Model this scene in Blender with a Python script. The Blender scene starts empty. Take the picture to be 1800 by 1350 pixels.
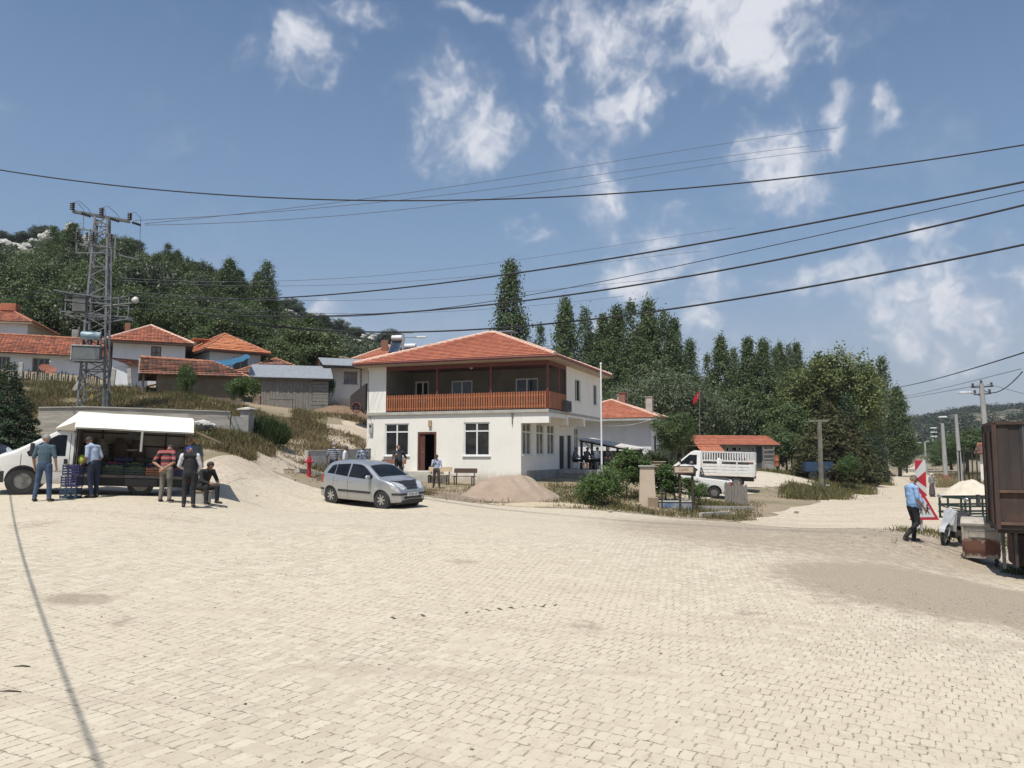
import bpy, bmesh, math, random
import numpy as np
from mathutils import Vector, Matrix
from mathutils.geometry import delaunay_2d_cdt
R = math.radians
rnd = random.Random(7)
SC = bpy.context.scene
COL = SC.collection
F = 1400.0; CZ = 2.2; TH = math.atan(125/1400.0)
CT, ST = math.cos(TH), math.sin(TH)

def W2(px, py, d):
    u = (px-900)/F; v = (675-py)/F
    k = d/(CT - v*ST)
    return Vector((u*k, d, CZ + k*(v*CT+ST)))

# ------------------------------------------------------------ ground height
_cp = [ # px, d, height relative to the eye
 (0,3,-2.15),(900,3,-2.25),(1800,3,-2.35),(-600,4,-2.1),(2400,4,-2.45),
 (0,6,-2.1),(900,6,-2.25),(1800,6,-2.45),(-600,9,-1.8),(2400,9,-2.6),
 (0,12,-1.75),(450,12,-1.95),(900,12,-2.12),(1350,12,-2.32),(1800,12,-2.6),
 (75,21,-1.2),(600,21,-1.66),(900,21,-1.85),(1250,21,-2.1),(1607,21.5,-2.31),(1720,21,-2.86),(1800,19,-2.9),
 (38,23,-1.02),(240,22.7,-1.18),(-400,23,-.7),(330,24.5,-1.16),(75,27,-.82),
 (300,27.5,-1.0),(450,27,-1.4),(650,27,-1.79),(900,27,-1.98),(1250,27,-2.28),(1600,27,-2.5),(1800,27,-2.6),
 (200,33.5,.8),(0,33,.8),(250,34,.95),(330,34.5,.95),(405,35.5,.95),(400,30,-.02),(330,29,-.1),(200,28.4,-.3),(400,27,-.75),(470,36,.3),(470,30.2,-.62),(480,31.5,-.72),(520,33,-.76),(545,34.5,-.8),(505,34.6,-.4),(440,30,-.3),(560,41,.35),(600,41,.2),
 (-500,40,4),(100,38.5,1.95),(405,40.5,1.9),(500,40,.55),(640,52,1.6),(560,46,1.0),(600,49,1.15),(500,46,1.6),(450,42,1.5),(575,50,1.75),
 (450,38,.8),(520,56,3.3),(600,60,3.6),(440,54,3.4),(640,58,2.9),(330,45,3.3),(80,52,5.0),(240,58,5.2),(-300,55,7),
 (650,45,-.75),(560,36,-.8),(543,34,-.82),(770,43,-1.38),(770,40,-1.62),(930,41.5,-1.45),(1030,46,-1.4),
 (740,32,-1.62),(1000,31,-2.06),(1200,30.5,-2.42),(1400,29,-2.6),
 (900,35,-1.95),(1040,40,-1.6),(1210,33,-2.36),(1215,42,-2.16),(1300,48,-2.15),(1300,75,-1.4),(1100,62,-1.3),(1380,65,-1.65),
 (1440,60,-2.6),(1480,55,-2.72),(1560,92,-3.3),(1610,200,-3.4),(1650,140,-3.6),(1690,105,-3.1),(1690,48,-2.45),(1640,57,-2.95),
 (1622,24,-2.32),(1680,24.5,-2.52),(1800,60,-2.5),(1800,110,-2.6),(2300,60,-2.4),
 (640,80,4.5),(800,70,.5),(900,100,0),(1100,100,-1.5),(1300,110,-2),(1500,110,-2.6),
 (0,80,9),(300,80,9),(450,75,7),(600,120,8),(0,150,15),(400,150,14),(900,180,1),(1300,200,-2),(1800,220,-1),
 (0,600,20),(600,600,12),(1200,600,0),(1800,600,0),(0,3000,20),(900,3000,5),(1800,3000,0),(-900,600,20),(2600,600,4),
]
def _tc(x, y):
    r = np.maximum(np.hypot(x, y), 3.0)
    az = np.clip(np.arctan2(x, y), -0.85, 0.85)
    return np.stack([az*2.0, np.log(r)], -1)
_P = np.array([((p-900)/F*d*.998, d, z+CZ) for p, d, z in _cp])
_T = _tc(_P[:, 0], _P[:, 1])
def _U(r2):
    return np.where(r2 > 1e-12, .5*r2*np.log(np.maximum(r2, 1e-12)), 0.)
_n = len(_T)
_K = _U(((_T[:, None]-_T[None])**2).sum(-1)) + np.eye(_n)*2e-3
_Q = np.hstack([np.ones((_n, 1)), _T])
_A = np.block([[_K, _Q], [_Q.T, np.zeros((3, 3))]])
_sol = np.linalg.solve(_A, np.concatenate([_P[:, 2], np.zeros(3)]))
def GZN(x, y):
    x = np.asarray(x, float); y = np.asarray(y, float)
    sh = x.shape; T = _tc(x.ravel(), y.ravel()); out = []
    for k in range(0, len(T), 20000):
        t = T[k:k+20000]
        out.append(_U(((t[:, None]-_T[None])**2).sum(-1)) @ _sol[:_n] + _sol[_n] + t @ _sol[_n+1:])
    return np.concatenate(out).reshape(sh)
def GZ(x, y):
    return float(GZN([x], [y])[0])
def G(px, d, dz=0.0):
    "ground point seen in photo column px at forward distance d"
    py = 850
    for _ in range(4):
        p = W2(px, py, d); z = GZ(p.x, p.y)
        s = (z-CZ)/d                       # tan of elevation
        v = (s*CT-ST)/(CT+s*ST)
        py = 675 - v*F
    return Vector((p.x, p.y, z+dz))

# ------------------------------------------------------------ mesh builder
def tri_poly(poly, step):
    "closed 2-D outline filled with a triangle grid"
    P = []
    for i in range(len(poly)):
        a = Vector(poly[i][:2]); b = Vector(poly[(i+1) % len(poly)][:2]); n = max(1, int((b-a).length/step)); P += [a.lerp(b, k/n) for k in range(n)]
    nb = len(P); xs = [p.x for p in P]; ys = [p.y for p in P]
    def ins(x, y):
        c = False; j = nb-1
        for i in range(nb):
            if (ys[i] > y) != (ys[j] > y) and x < (xs[j]-xs[i])*(y-ys[i])/(ys[j]-ys[i])+xs[i]: c = not c
            j = i
        return c
    pts = list(P); y = min(ys)
    while y < max(ys):
        x = min(xs)
        while x < max(xs):
            if ins(x, y): pts.append(Vector((x, y)))
            x += step
        y += step
    vs, es, fs, _, _, _ = delaunay_2d_cdt(pts, [(i, (i+1) % nb) for i in range(nb)], [list(range(nb))], 1, 1e-5)
    return vs, [f for f in fs if len(f) == 3]
class MB:
    def __init__(s):
        s.v = []; s.f = []; s.m = []; s.uv = []
    def add(s, vs, fs, mi=0, uvs=None):
        b = len(s.v); s.v.extend([tuple(p) for p in vs])
        for k, f in enumerate(fs):
            s.f.append([b+i for i in f]); s.m.append(mi)
            s.uv.append(uvs[k] if uvs else None)
        return s
    def poly(s, pts, mi=0, uv=None):
        return s.add(pts, [list(range(len(pts)))], mi, [uv] if uv else None)
    def box(s, a, b, mi=0):
        (x0, y0, z0), (x1, y1, z1) = a, b
        v = [(x0,y0,z0),(x1,y0,z0),(x1,y1,z0),(x0,y1,z0),(x0,y0,z1),(x1,y0,z1),(x1,y1,z1),(x0,y1,z1)]
        return s.add(v, [(0,3,2,1),(4,5,6,7),(0,1,5,4),(1,2,6,5),(2,3,7,6),(3,0,4,7)], mi)
    def bbox(s, a, b, bev=.02, mi=0):
        "box with chamfered edges"
        bm = bmesh.new(); bmesh.ops.create_cube(bm, size=1)
        c = [(a[i]+b[i])/2 for i in range(3)]; d = [abs(b[i]-a[i]) for i in range(3)]
        for v in bm.verts: v.co = Vector((v.co[i]*d[i]+c[i] for i in range(3)))
        bmesh.ops.bevel(bm, geom=bm.edges[:], offset=min(bev, min(d)*.45), segments=2, affect='EDGES', profile=.5)
        bm.verts.index_update()
        s.add([v.co for v in bm.verts], [[v.index for v in f.verts] for f in bm.faces], mi); bm.free()
        return s
    def bar(s, p, q, w, h=None, mi=0, up=(0,0,1)):
        p = Vector(p); q = Vector(q); h = w if h is None else h
        d = (q-p).normalized(); up = Vector(up)
        if abs(d.dot(up)) > .98: up = Vector((0,1,0))
        a = d.cross(up).normalized()*w/2; b = a.cross(d).normalized()*h/2
        v = [p-a-b,p+a-b,p+a+b,p-a+b,q-a-b,q+a-b,q+a+b,q-a+b]
        return s.add(v, [(0,1,2,3),(4,7,6,5),(0,4,5,1),(1,5,6,2),(2,6,7,3),(3,7,4,0)], mi)
    def tube(s, pts, r, n=8, mi=0, cap=True):
        pts = [Vector(p) for p in pts]; m = len(pts)
        rs = r if isinstance(r, (list, tuple)) else [r]*m
        vs = []; a = None
        for i in range(m):
            d = (pts[min(i+1, m-1)]-pts[max(i-1, 0)]).normalized()
            if a is None:
                a = d.orthogonal().normalized()
            a = (a - d*a.dot(d)).normalized(); b = d.cross(a)
            for k in range(n):
                t = 2*math.pi*k/n
                vs.append(pts[i]+(a*math.cos(t)+b*math.sin(t))*rs[i])
        fs = []
        for i in range(m-1):
            for k in range(n):
                k2 = (k+1) % n
                fs.append((i*n+k, i*n+k2, (i+1)*n+k2, (i+1)*n+k))
        if cap:
            fs.append(tuple(range(n-1, -1, -1))); fs.append(tuple((m-1)*n+k for k in range(n)))
        return s.add(vs, fs, mi)
    def lathe(s, prof, c=(0,0,0), ax=(0,0,1), n=20, mi=0):
        ax = Vector(ax).normalized(); a = ax.orthogonal().normalized(); b = ax.cross(a); c = Vector(c)
        vs = []
        for r, z in prof:
            for k in range(n):
                t = 2*math.pi*k/n
                vs.append(c+ax*z+(a*math.cos(t)+b*math.sin(t))*r)
        fs = []
        for i in range(len(prof)-1):
            for k in range(n):
                k2 = (k+1) % n
                fs.append((i*n+k, i*n+k2, (i+1)*n+k2, (i+1)*n+k))
        if prof[0][0] > 1e-4 and prof[0] != prof[-1]: fs.append(tuple(range(n-1,-1,-1)))
        if prof[-1][0] > 1e-4 and prof[0] != prof[-1]: fs.append(tuple((len(prof)-1)*n+k for k in range(n)))
        return s.add(vs, fs, mi)
    def ball(s, c, r, n=10, mi=0, sc=(1,1,1)):
        prof = [(math.sin(math.pi*i/n), -math.cos(math.pi*i/n)) for i in range(n+1)]
        vs = []; m = n*2
        for rr, z in prof:
            for k in range(m):
                t = 2*math.pi*k/m
                vs.append((c[0]+rr*math.cos(t)*r*sc[0], c[1]+rr*math.sin(t)*r*sc[1], c[2]+z*r*sc[2]))
        fs = [(i*m+k, i*m+(k+1)%m, (i+1)*m+(k+1)%m, (i+1)*m+k) for i in range(n) for k in range(m)]
        return s.add(vs, fs, mi)
    def prism(s, poly, y0, y1, mi=0, axis='y'):
        "poly in the xz plane (axis y) or xy plane (axis z) or yz plane (axis x), extruded"
        n = len(poly)
        def mk(p, t):
            return (p[0], t, p[1]) if axis == 'y' else ((p[0], p[1], t) if axis == 'z' else (t, p[0], p[1]))
        vs = [mk(p, y0) for p in poly]+[mk(p, y1) for p in poly]
        fs = [tuple(range(n)), tuple(range(2*n-1, n-1, -1))]
        fs += [(i, i+n, (i+1)%n+n, (i+1)%n) for i in range(n)]
        return s.add(vs, fs, mi)
    def build(s, name, mats, parent=None, smooth=False, sharp=None, fixn=True):
        if not isinstance(mats, (list, tuple)): mats = [mats]
        me = bpy.data.meshes.new(name)
        me.from_pydata(s.v, [], s.f)
        for m in mats: me.materials.append(m)
        me.polygons.foreach_set('material_index', s.m)
        if any(u is not None for u in s.uv):
            ul = me.uv_layers.new(name='UVMap'); arr = []
            for f, u in zip(s.f, s.uv):
                arr.extend([c for p in u for c in p] if u is not None else [0.]*(2*len(f)))
            ul.data.foreach_set('uv', arr)
        if fixn:
            bm = bmesh.new(); bm.from_mesh(me); bmesh.ops.recalc_face_normals(bm, faces=bm.faces[:]); bm.to_mesh(me); bm.free()
        if smooth:
            me.polygons.foreach_set('use_smooth', [True]*len(me.polygons))
            if sharp: me.set_sharp_from_angle(angle=R(sharp))
        me.update()
        o = bpy.data.objects.new(name, me); COL.objects.link(o)
        if parent is not None: o.parent = parent
        return o

def np_mesh(name, V, Fq, mats, parent=None, mi=None, smooth=False):
    me = bpy.data.meshes.new(name); n = Fq.shape[1]
    me.vertices.add(len(V)); me.vertices.foreach_set('co', np.ascontiguousarray(V, np.float32).ravel())
    me.loops.add(Fq.size); me.loops.foreach_set('vertex_index', np.ascontiguousarray(Fq, np.int32).ravel())
    me.polygons.add(len(Fq))
    me.polygons.foreach_set('loop_start', np.arange(0, Fq.size, n, dtype=np.int32))
    if mi is not None: me.polygons.foreach_set('material_index', np.ascontiguousarray(mi, np.int32))
    for m in (mats if isinstance(mats, (list, tuple)) else [mats]): me.materials.append(m)
    if smooth: me.polygons.foreach_set('use_smooth', [True]*len(Fq))
    me.update(calc_edges=True); me.validate()
    o = bpy.data.objects.new(name, me); COL.objects.link(o)
    if parent is not None: o.parent = parent
    return o

def thing(name, label, cat, loc=(0,0,0), rz=0.0, group=None):
    o = bpy.data.objects.new(name, None); COL.objects.link(o); o.empty_display_size = .3
    o.location = loc; o.rotation_euler = (0, 0, rz)
    return tag(o, label, cat, group)
def tag(o, label, cat, group=None, kind=None):
    if label: o['label'] = label
    if cat: o['category'] = cat
    if group: o['group'] = group
    if kind: o['kind'] = kind
    return o
def struct(o):
    o['kind'] = 'structure'; return o
def dup(root, loc, rz, label=None, scale=None):
    def cp(o, par):
        c = o.copy(); COL.objects.link(c)
        if par is not None: c.parent = par
        for k in ch.get(o.name, []): cp(k, c)
        return c
    ch = {}
    def walk(o):
        ch[o.name] = list(o.children)
        for k in o.children: walk(k)
    walk(root)
    c = cp(root, None); c.location = loc; c.rotation_euler = (0, 0, rz)
    if scale is not None: c.scale = scale
    if label: c['label'] = label
    return c

# ------------------------------------------------------------ materials
def new_mat(name):
    m = bpy.data.materials.new(name); m.use_nodes = True
    nt = m.node_tree; b = nt.nodes['Principled BSDF']
    return m, nt, b
def L(nt, a, b): nt.links.new(a, b)
def node(nt, t, **kw):
    n = nt.nodes.new(t)
    for k, v in kw.items(): setattr(n, k, v)
    return n
def math_n(nt, op, a, b=None, c=None, clamp=False):
    n = nt.nodes.new('ShaderNodeMath'); n.operation = op; n.use_clamp = clamp
    for i, x in enumerate((a, b, c)):
        if x is None: continue
        if isinstance(x, (int, float)): n.inputs[i].default_value = x
        else: nt.links.new(x, n.inputs[i])
    return n.outputs[0]
def mix_c(nt, f, a, b, bt='MIX'):
    n = nt.nodes.new('ShaderNodeMix'); n.data_type = 'RGBA'; n.blend_type = bt
    for i, x in ((0, f), (6, a), (7, b)):
        if isinstance(x, (int, float)): n.inputs[i].default_value = x
        elif isinstance(x, (tuple, list)): n.inputs[i].default_value = (*x[:3], 1)
        else: nt.links.new(x, n.inputs[i])
    return n.outputs[2]
def noise_n(nt, vec, scale, detail=4, rough=.55, dist=0):
    n = nt.nodes.new('ShaderNodeTexNoise')
    n.inputs['Scale'].default_value = scale; n.inputs['Detail'].default_value = detail
    n.inputs['Roughness'].default_value = rough; n.inputs['Distortion'].default_value = dist
    if vec is not None: nt.links.new(vec, n.inputs['Vector'])
    return n.outputs['Fac']
def ramp(nt, f, lo, hi, smooth=True):
    n = nt.nodes.new('ShaderNodeMapRange'); n.clamp = True
    if smooth: n.interpolation_type = 'SMOOTHSTEP'
    n.inputs[1].default_value = lo; n.inputs[2].default_value = hi
    nt.links.new(f, n.inputs[0]); return n.outputs[0]
def bump_n(nt, h, strength, dist=.02):
    n = nt.nodes.new('ShaderNodeBump'); n.inputs['Strength'].default_value = strength; n.inputs['Distance'].default_value = dist
    nt.links.new(h, n.inputs['Height']); return n.outputs['Normal']
def objco(nt): return nt.nodes.new('ShaderNodeTexCoord').outputs['Object']
_mc = {}
def M(name, c, c2=None, scale=3., rough=.8, metal=0., bump=0., bscale=None, lo=.35, hi=.65, stretch=None, coat=0., detail=5):
    "two-tone noisy surface"
    if name in _mc: return _mc[name]
    m, nt, b = new_mat(name)
    b.inputs['Roughness'].default_value = rough; b.inputs['Metallic'].default_value = metal
    if coat: b.inputs['Coat Weight'].default_value = coat; b.inputs['Coat Roughness'].default_value = .05
    co = objco(nt)
    if stretch:
        mp = node(nt, 'ShaderNodeMapping'); mp.inputs['Scale'].default_value = stretch; L(nt, co, mp.inputs[0]); co = mp.outputs[0]
    c2 = c2 or tuple(x*.8 for x in c)
    f = ramp(nt, noise_n(nt, co, scale, detail), lo, hi)
    L(nt, mix_c(nt, f, c, c2), b.inputs['Base Color'])
    if bump:
        L(nt, bump_n(nt, noise_n(nt, co, bscale or scale*6, 4), bump), b.inputs['Normal'])
    _mc[name] = m; return m
def srgb(r, g, b):
    f = lambda x: (x/255/12.92) if x/255 <= .04045 else ((x/255+.055)/1.055)**2.4
    return (f(r), f(g), f(b))
# ------------------------------------------------------------ camera, sun, sky
cam = bpy.data.cameras.new('camera'); cam.lens = 28.0; cam.sensor_width = 36.0; cam.clip_end = 9000; cam.clip_start = .1
camo = bpy.data.objects.new('camera', cam); COL.objects.link(camo)
camo.location = (0, 0, CZ); camo.rotation_euler = (math.pi/2+TH, 0, 0)
SC.camera = camo
SC.render.resolution_x, SC.render.resolution_y = 1024, 768
SC.view_settings.view_transform = 'Standard'; SC.view_settings.look = 'None'
SC.view_settings.exposure = 0.18; SC.view_settings.gamma = 1.0
SUN_EL = R(65); TS = Vector((-.43, -.90, 0)).normalized()
TS = Vector((TS.x*math.cos(SUN_EL), TS.y*math.cos(SUN_EL), math.sin(SUN_EL)))
sl = bpy.data.lights.new('sun', 'SUN'); sl.energy = 4.2; sl.angle = R(.53); sl.color = (1.0, .955, .88)
so = bpy.data.objects.new('sun', sl); COL.objects.link(so)
so.rotation_euler = TS.to_track_quat('Z', 'Y').to_euler(); so.location = (0, 0, 40)

def make_world():
    w = bpy.data.worlds.new("World"); SC.world = w; w.use_nodes = True; nt = w.node_tree
    bg = nt.nodes['Background']
    sky = node(nt, 'ShaderNodeTexSky'); sky.sky_type = 'NISHITA'; sky.sun_disc = False
    sky.sun_elevation = SUN_EL; sky.sun_rotation = math.atan2(TS.x, TS.y)
    sky.altitude = 900; sky.air_density = 1.15; sky.dust_density = 2.2; sky.ozone_density = 2.6
    co = node(nt, 'ShaderNodeTexCoord').outputs['Generated']
    sep = node(nt, 'ShaderNodeSeparateXYZ'); L(nt, co, sep.inputs[0])
    az = math_n(nt, 'ARCTAN2', sep.outputs[0], sep.outputs[1]); el = math_n(nt, 'ARCSINE', sep.outputs[2])
    cb = node(nt, 'ShaderNodeCombineXYZ'); L(nt, az, cb.inputs[0]); L(nt, el, cb.inputs[1])
    P = cb.outputs[0]
    # cloud cover laid out by direction (azimuth, elevation), generated here
    blobs = [(1290,40,120,105,1.35),(1225,70,60,70,1.0),(1055,60,75,70,1.0),(1090,160,70,55,1.0),(965,100,35,80,.75),(545,95,48,70,.95),
             (470,95,32,42,.55),(770,180,85,75,.95),(735,235,30,45,.5),(1345,285,85,85,.9),(1400,345,60,70,.85),(1035,340,60,85,.85),(985,300,55,60,.5),
             (1150,420,120,70,.75),(1060,490,45,25,.8),(1220,470,90,60,.6),(1592,175,24,28,.8),(1420,105,75,35,.6),(1480,215,28,50,.5),(1620,412,60,22,.7),
             (900,85,24,70,.55),(590,15,45,25,.6),(800,0,60,16,.6),(1210,600,38,36,1.0),(930,420,70,90,.45),(1060,600,60,30,.4),
             (1700,525,170,75,.92),(1745,577,52,17,.7),(1790,480,90,60,.8),(1640,590,100,35,.6),(552,556,42,26,1.25),(1500,600,90,40,.5),(1100,330,20,40,.4),
             (1440,500,90,50,.5),(870,480,60,40,.45),(1320,640,150,40,.45),(930,10,60,20,.5),(1130,10,60,40,.7),(1420,30,50,50,.5)]
    A0, A1, E0, E1 = -.95, .95, -.08, .92; NX, NY = 1520, 800
    rs = np.random.RandomState(11)
    def vnoise(fx, fy):
        gx, gy = int(fx)+3, int(fy)+3; g = rs.rand(gy, gx)
        X = np.linspace(0, fx, NX); Y = np.linspace(0, fy, NY); xi = X.astype(int); yi = Y.astype(int)
        tx = X-xi; ty = Y-yi; tx = tx**3*(tx*(6*tx-15)+10); ty = ty**3*(ty*(6*ty-15)+10)
        a_ = g[yi][:, xi]*(1-tx)+g[yi][:, xi+1]*tx; b_ = g[yi+1][:, xi]*(1-tx)+g[yi+1][:, xi+1]*tx
        return a_*(1-ty[:, None])+b_*ty[:, None]
    def fbm(f, oc, ax=1., g=.55):
        t = 0; w = 1; n = 0
        for k in range(oc): t = t+w*vnoise(f*ax*2**k, f*.53*2**k); n += w; w *= g
        return t/n
    AZ, EL = np.meshgrid(np.linspace(A0, A1, NX), np.linspace(E0, E1, NY))
    w1, w2 = fbm(9, 6)-.5, fbm(9, 6)-.5; w3, w4 = fbm(40, 5)-.5, fbm(40, 5)-.5
    AW = AZ+w1*.12+w3*.03; EW = EL+w2*.12+w4*.03
    tot = np.zeros_like(AZ)
    for bx, by, rx, ry, s in blobs:
        d = (W2(bx, by, 1.0)-Vector((0, 0, CZ))).normalized()
        a0, e0 = math.atan2(d.x, d.y), math.asin(d.z); k = 1/F*math.cos(a0)
        q = np.sqrt(((AW-a0)/(rx*k*1.3))**2+((EW-e0)/(ry*k*1.3))**2)
        q = np.clip((1.5-q)/1.5, 0, 1); tot = np.maximum(tot, s*q*q*(3-2*q))
    def warp(t, a, b, k):
        ix = np.clip((np.arange(NX)[None]+a*k).astype(int), 0, NX-1); iy = np.clip((np.arange(NY)[:, None]+b*k).astype(int), 0, NY-1)
        return t[iy, ix]
    f1 = warp(fbm(22, 8, .75, .62), w1, w2, 170); f2 = warp(fbm(70, 6, .8, .62), w3+w1*.5, w4+w2*.5, 60); rd = 1-np.abs(2*warp(fbm(15, 7, .8, .6), w2, w1, 150)-1)
    ss = lambda x, a, b: (lambda t: t*t*(3-2*t))(np.clip((x-a)/(b-a), 0, 1))
    dens = tot*1.15+(f1-.5)*2.6+(f2-.5)*1.5+(rd-.8)*.9-.42
    cov = ss(dens, -.08, 1.2)*.76*np.clip(tot*2.2, 0, 1)+ss(tot*1.0+(f1-.5)*1.5+(rd-.8)*.5, .05, .95)*.20
    cov = np.clip(cov, 0, 1)
    for _ in range(1):
        cov = (np.roll(cov, 1, 0)+np.roll(cov, -1, 0)+np.roll(cov, 1, 1)+np.roll(cov, -1, 1)+2*cov)/6
    img = bpy.data.images.new('cloud_cover', NX, NY, float_buffer=True); img.colorspace_settings.name = 'Non-Color'
    px = np.ones((NY, NX, 4), np.float32); px[..., 0] = cov; px[..., 1] = f2; px[..., 2] = tot
    img.pixels.foreach_set(px.ravel()); img.update(); img.pack()
    mp = node(nt, 'ShaderNodeMapping'); sx, sy = 1/(A1-A0), 1/(E1-E0)
    mp.inputs['Scale'].default_value = (sx, sy, 1); mp.inputs['Location'].default_value = (-A0*sx, -E0*sy, 0); L(nt, P, mp.inputs[0])
    it = node(nt, 'ShaderNodeTexImage'); it.image = img; it.extension = 'CLIP'; it.interpolation = 'Cubic'; L(nt, mp.outputs[0], it.inputs[0])
    si = node(nt, 'ShaderNodeSeparateColor'); L(nt, it.outputs['Color'], si.inputs[0])
    cf, fb2 = si.outputs[0], si.outputs[1]
    # sky radiance (physically bright) tinted to the photo's exposure, clouds of the same scale
    skc = mix_c(nt, 1.0, sky.outputs[0], (.93, 1.02, 1.09), 'MULTIPLY')
    hz = ramp(nt, el, .62, .0, smooth=False)
    skc = mix_c(nt, math_n(nt, 'MULTIPLY', hz, .85), skc, mix_c(nt, ramp(nt, el, .30, .02), (2.75, 3.95, 5.6), (4.4, 4.75, 5.5)))
    col = mix_c(nt, cf, skc, mix_c(nt, ramp(nt, fb2, .35, .65), (6.4, 6.7, 7.6), (7.6, 7.8, 8.4)))
    L(nt, col, bg.inputs[0]); bg.inputs[1].default_value = .088
make_world()

# ------------------------------------------------------------ ground, plaza, roads
def ground_mat():
    m, nt, b = new_mat('dry_soil'); b.inputs['Roughness'].default_value = .95
    co = objco(nt)
    n1 = noise_n(nt, co, .22, 6, .6); n2 = noise_n(nt, co, 1.7, 6, .65); n3 = noise_n(nt, co, 14, 5, .7)
    c = mix_c(nt, ramp(nt, n1, .42, .6), (.30, .235, .155), (.20, .175, .095))
    c = mix_c(nt, ramp(nt, n2, .45, .7), c, (.31, .255, .175))
    c = mix_c(nt, ramp(nt, n3, .5, .72), c, (.16, .125, .08))
    L(nt, c, b.inputs['Base Color'])
    L(nt, bump_n(nt, n3, .6, .05), b.inputs['Normal'])
    return m
def dust_mat(name, c1, c2, c3):
    m, nt, b = new_mat(name); b.inputs['Roughness'].default_value = .95
    co = objco(nt)
    mp = node(nt, 'ShaderNodeMapping'); mp.inputs['Scale'].default_value = (.6, 1.6, 1); mp.inputs['Rotation'].default_value = (0, 0, R(20)); L(nt, co, mp.inputs[0])
    n1 = noise_n(nt, mp.outputs[0], .5, 6, .6, .6); n2 = noise_n(nt, co, 6, 5, .65); n3 = noise_n(nt, co, 60, 3, .7)
    c = mix_c(nt, ramp(nt, n1, .45, .62), c1, c2)
    c = mix_c(nt, math_n(nt, 'MULTIPLY', ramp(nt, n2, .50, .66), .6), c, c3)
    c = mix_c(nt, math_n(nt, 'MULTIPLY', ramp(nt, n3, .55, .7), .35), c, c3)
    L(nt, c, b.inputs['Base Color']); L(nt, bump_n(nt, n3, .5, .02), b.inputs['Normal'])
    return m
def paver_mat():
    m, nt, b = new_mat('dusty_pavers'); b.inputs['Roughness'].default_value = .93
    co = objco(nt)
    wn = node(nt, 'ShaderNodeTexNoise'); wn.inputs['Scale'].default_value = 1.1; wn.inputs['Detail'].default_value = 3; L(nt, co, wn.inputs['Vector'])
    wv = node(nt, 'ShaderNodeVectorMath', operation='MULTIPLY_ADD'); L(nt, wn.outputs['Color'], wv.inputs[0])
    wv.inputs[1].default_value = (.10, .10, 0); L(nt, co, wv.inputs[2])
    sep = node(nt, 'ShaderNodeSeparateXYZ'); L(nt, wv.outputs[0], sep.inputs[0])
    ca, sa = math.cos(R(27)), math.sin(R(27))
    X = math_n(nt, 'SUBTRACT', math_n(nt, 'MULTIPLY', sep.outputs[0], ca), math_n(nt, 'MULTIPLY', sep.outputs[1], sa))
    Y = math_n(nt, 'ADD', math_n(nt, 'MULTIPLY', sep.outputs[0], sa), math_n(nt, 'MULTIPLY', sep.outputs[1], ca))
    zig = math_n(nt, 'PINGPONG', math_n(nt, 'MULTIPLY', Y, 1/.112), 1.0)
    X2 = math_n(nt, 'ADD', X, math_n(nt, 'MULTIPLY', zig, .008))
    zig2 = math_n(nt, 'PINGPONG', math_n(nt, 'MULTIPLY', X, 1/.062), 1.0)
    Y2 = math_n(nt, 'ADD', Y, math_n(nt, 'MULTIPLY', zig2, .012))
    cb = node(nt, 'ShaderNodeCombineXYZ'); L(nt, X2, cb.inputs[0]); L(nt, Y2, cb.inputs[1])
    br = node(nt, 'ShaderNodeTexBrick'); br.offset = .5; L(nt, cb.outputs[0], br.inputs['Vector'])
    br.inputs['Scale'].default_value = 1; br.inputs['Brick Width'].default_value = .115; br.inputs['Row Height'].default_value = .215
    br.inputs['Mortar Size'].default_value = .0068; br.inputs['Mortar Smooth'].default_value = .35; br.inputs['Bias'].default_value = 0
    br.inputs['Color1'].default_value = (.480, .415, .307, 1); br.inputs['Color2'].default_value = (.603, .535, .409, 1); br.inputs['Mortar'].default_value = (.550, .480, .359, 1)
    mort = br.outputs['Fac']
    n0 = noise_n(nt, co, .13, 4, .6); n1 = noise_n(nt, co, .9, 6, .65); n2 = noise_n(nt, co, 4.5, 5, .65); n3 = noise_n(nt, co, 42, 4, .7); n4 = noise_n(nt, co, 11, 6, .7)
    c = br.outputs['Color']
    c = mix_c(nt, ramp(nt, n0, .38, .62), c, (.564, .492, .370))
    c = mix_c(nt, math_n(nt, 'MULTIPLY', ramp(nt, n2, .44, .72), .5), c, (.414, .351, .259))
    # open joints, partly filled with pale dust; dirt gathers round them
    jv = math_n(nt, 'MULTIPLY', ramp(nt, n4, .38, .58), ramp(nt, math_n(nt, 'ADD', math_n(nt, 'MULTIPLY', n1, .7), math_n(nt, 'MULTIPLY', n0, .3)), .38, .55))
    jv = math_n(nt, 'MULTIPLY', math_n(nt, 'ADD', math_n(nt, 'MULTIPLY', jv, .92), .10), ramp(nt, noise_n(nt, co, 23, 3, .6), .40, .60))
    c = mix_c(nt, math_n(nt, 'MULTIPLY', mort, jv), c, (.105, .083, .053))
    br2 = node(nt, 'ShaderNodeTexBrick'); br2.offset = .5; L(nt, cb.outputs[0], br2.inputs['Vector'])
    br2.inputs['Scale'].default_value = 1; br2.inputs['Brick Width'].default_value = .115; br2.inputs['Row Height'].default_value = .215
    br2.inputs['Mortar Size'].default_value = .022; br2.inputs['Mortar Smooth'].default_value = 1.0
    spots = math_n(nt, 'MULTIPLY', math_n(nt, 'MULTIPLY', br2.outputs['Fac'], ramp(nt, noise_n(nt, co, 7, 5, .7), .50, .64)), .8)
    c = mix_c(nt, spots, c, (.20, .165, .11))
    # long pale tracks swept by tyres
    mp = node(nt, 'ShaderNodeMapping'); mp.inputs['Scale'].default_value = (.16, 1.5, 1); mp.inputs['Rotation'].default_value = (0, 0, R(8)); L(nt, co, mp.inputs[0])
    st = noise_n(nt, mp.outputs[0], .8, 5, .6, .5)
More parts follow.
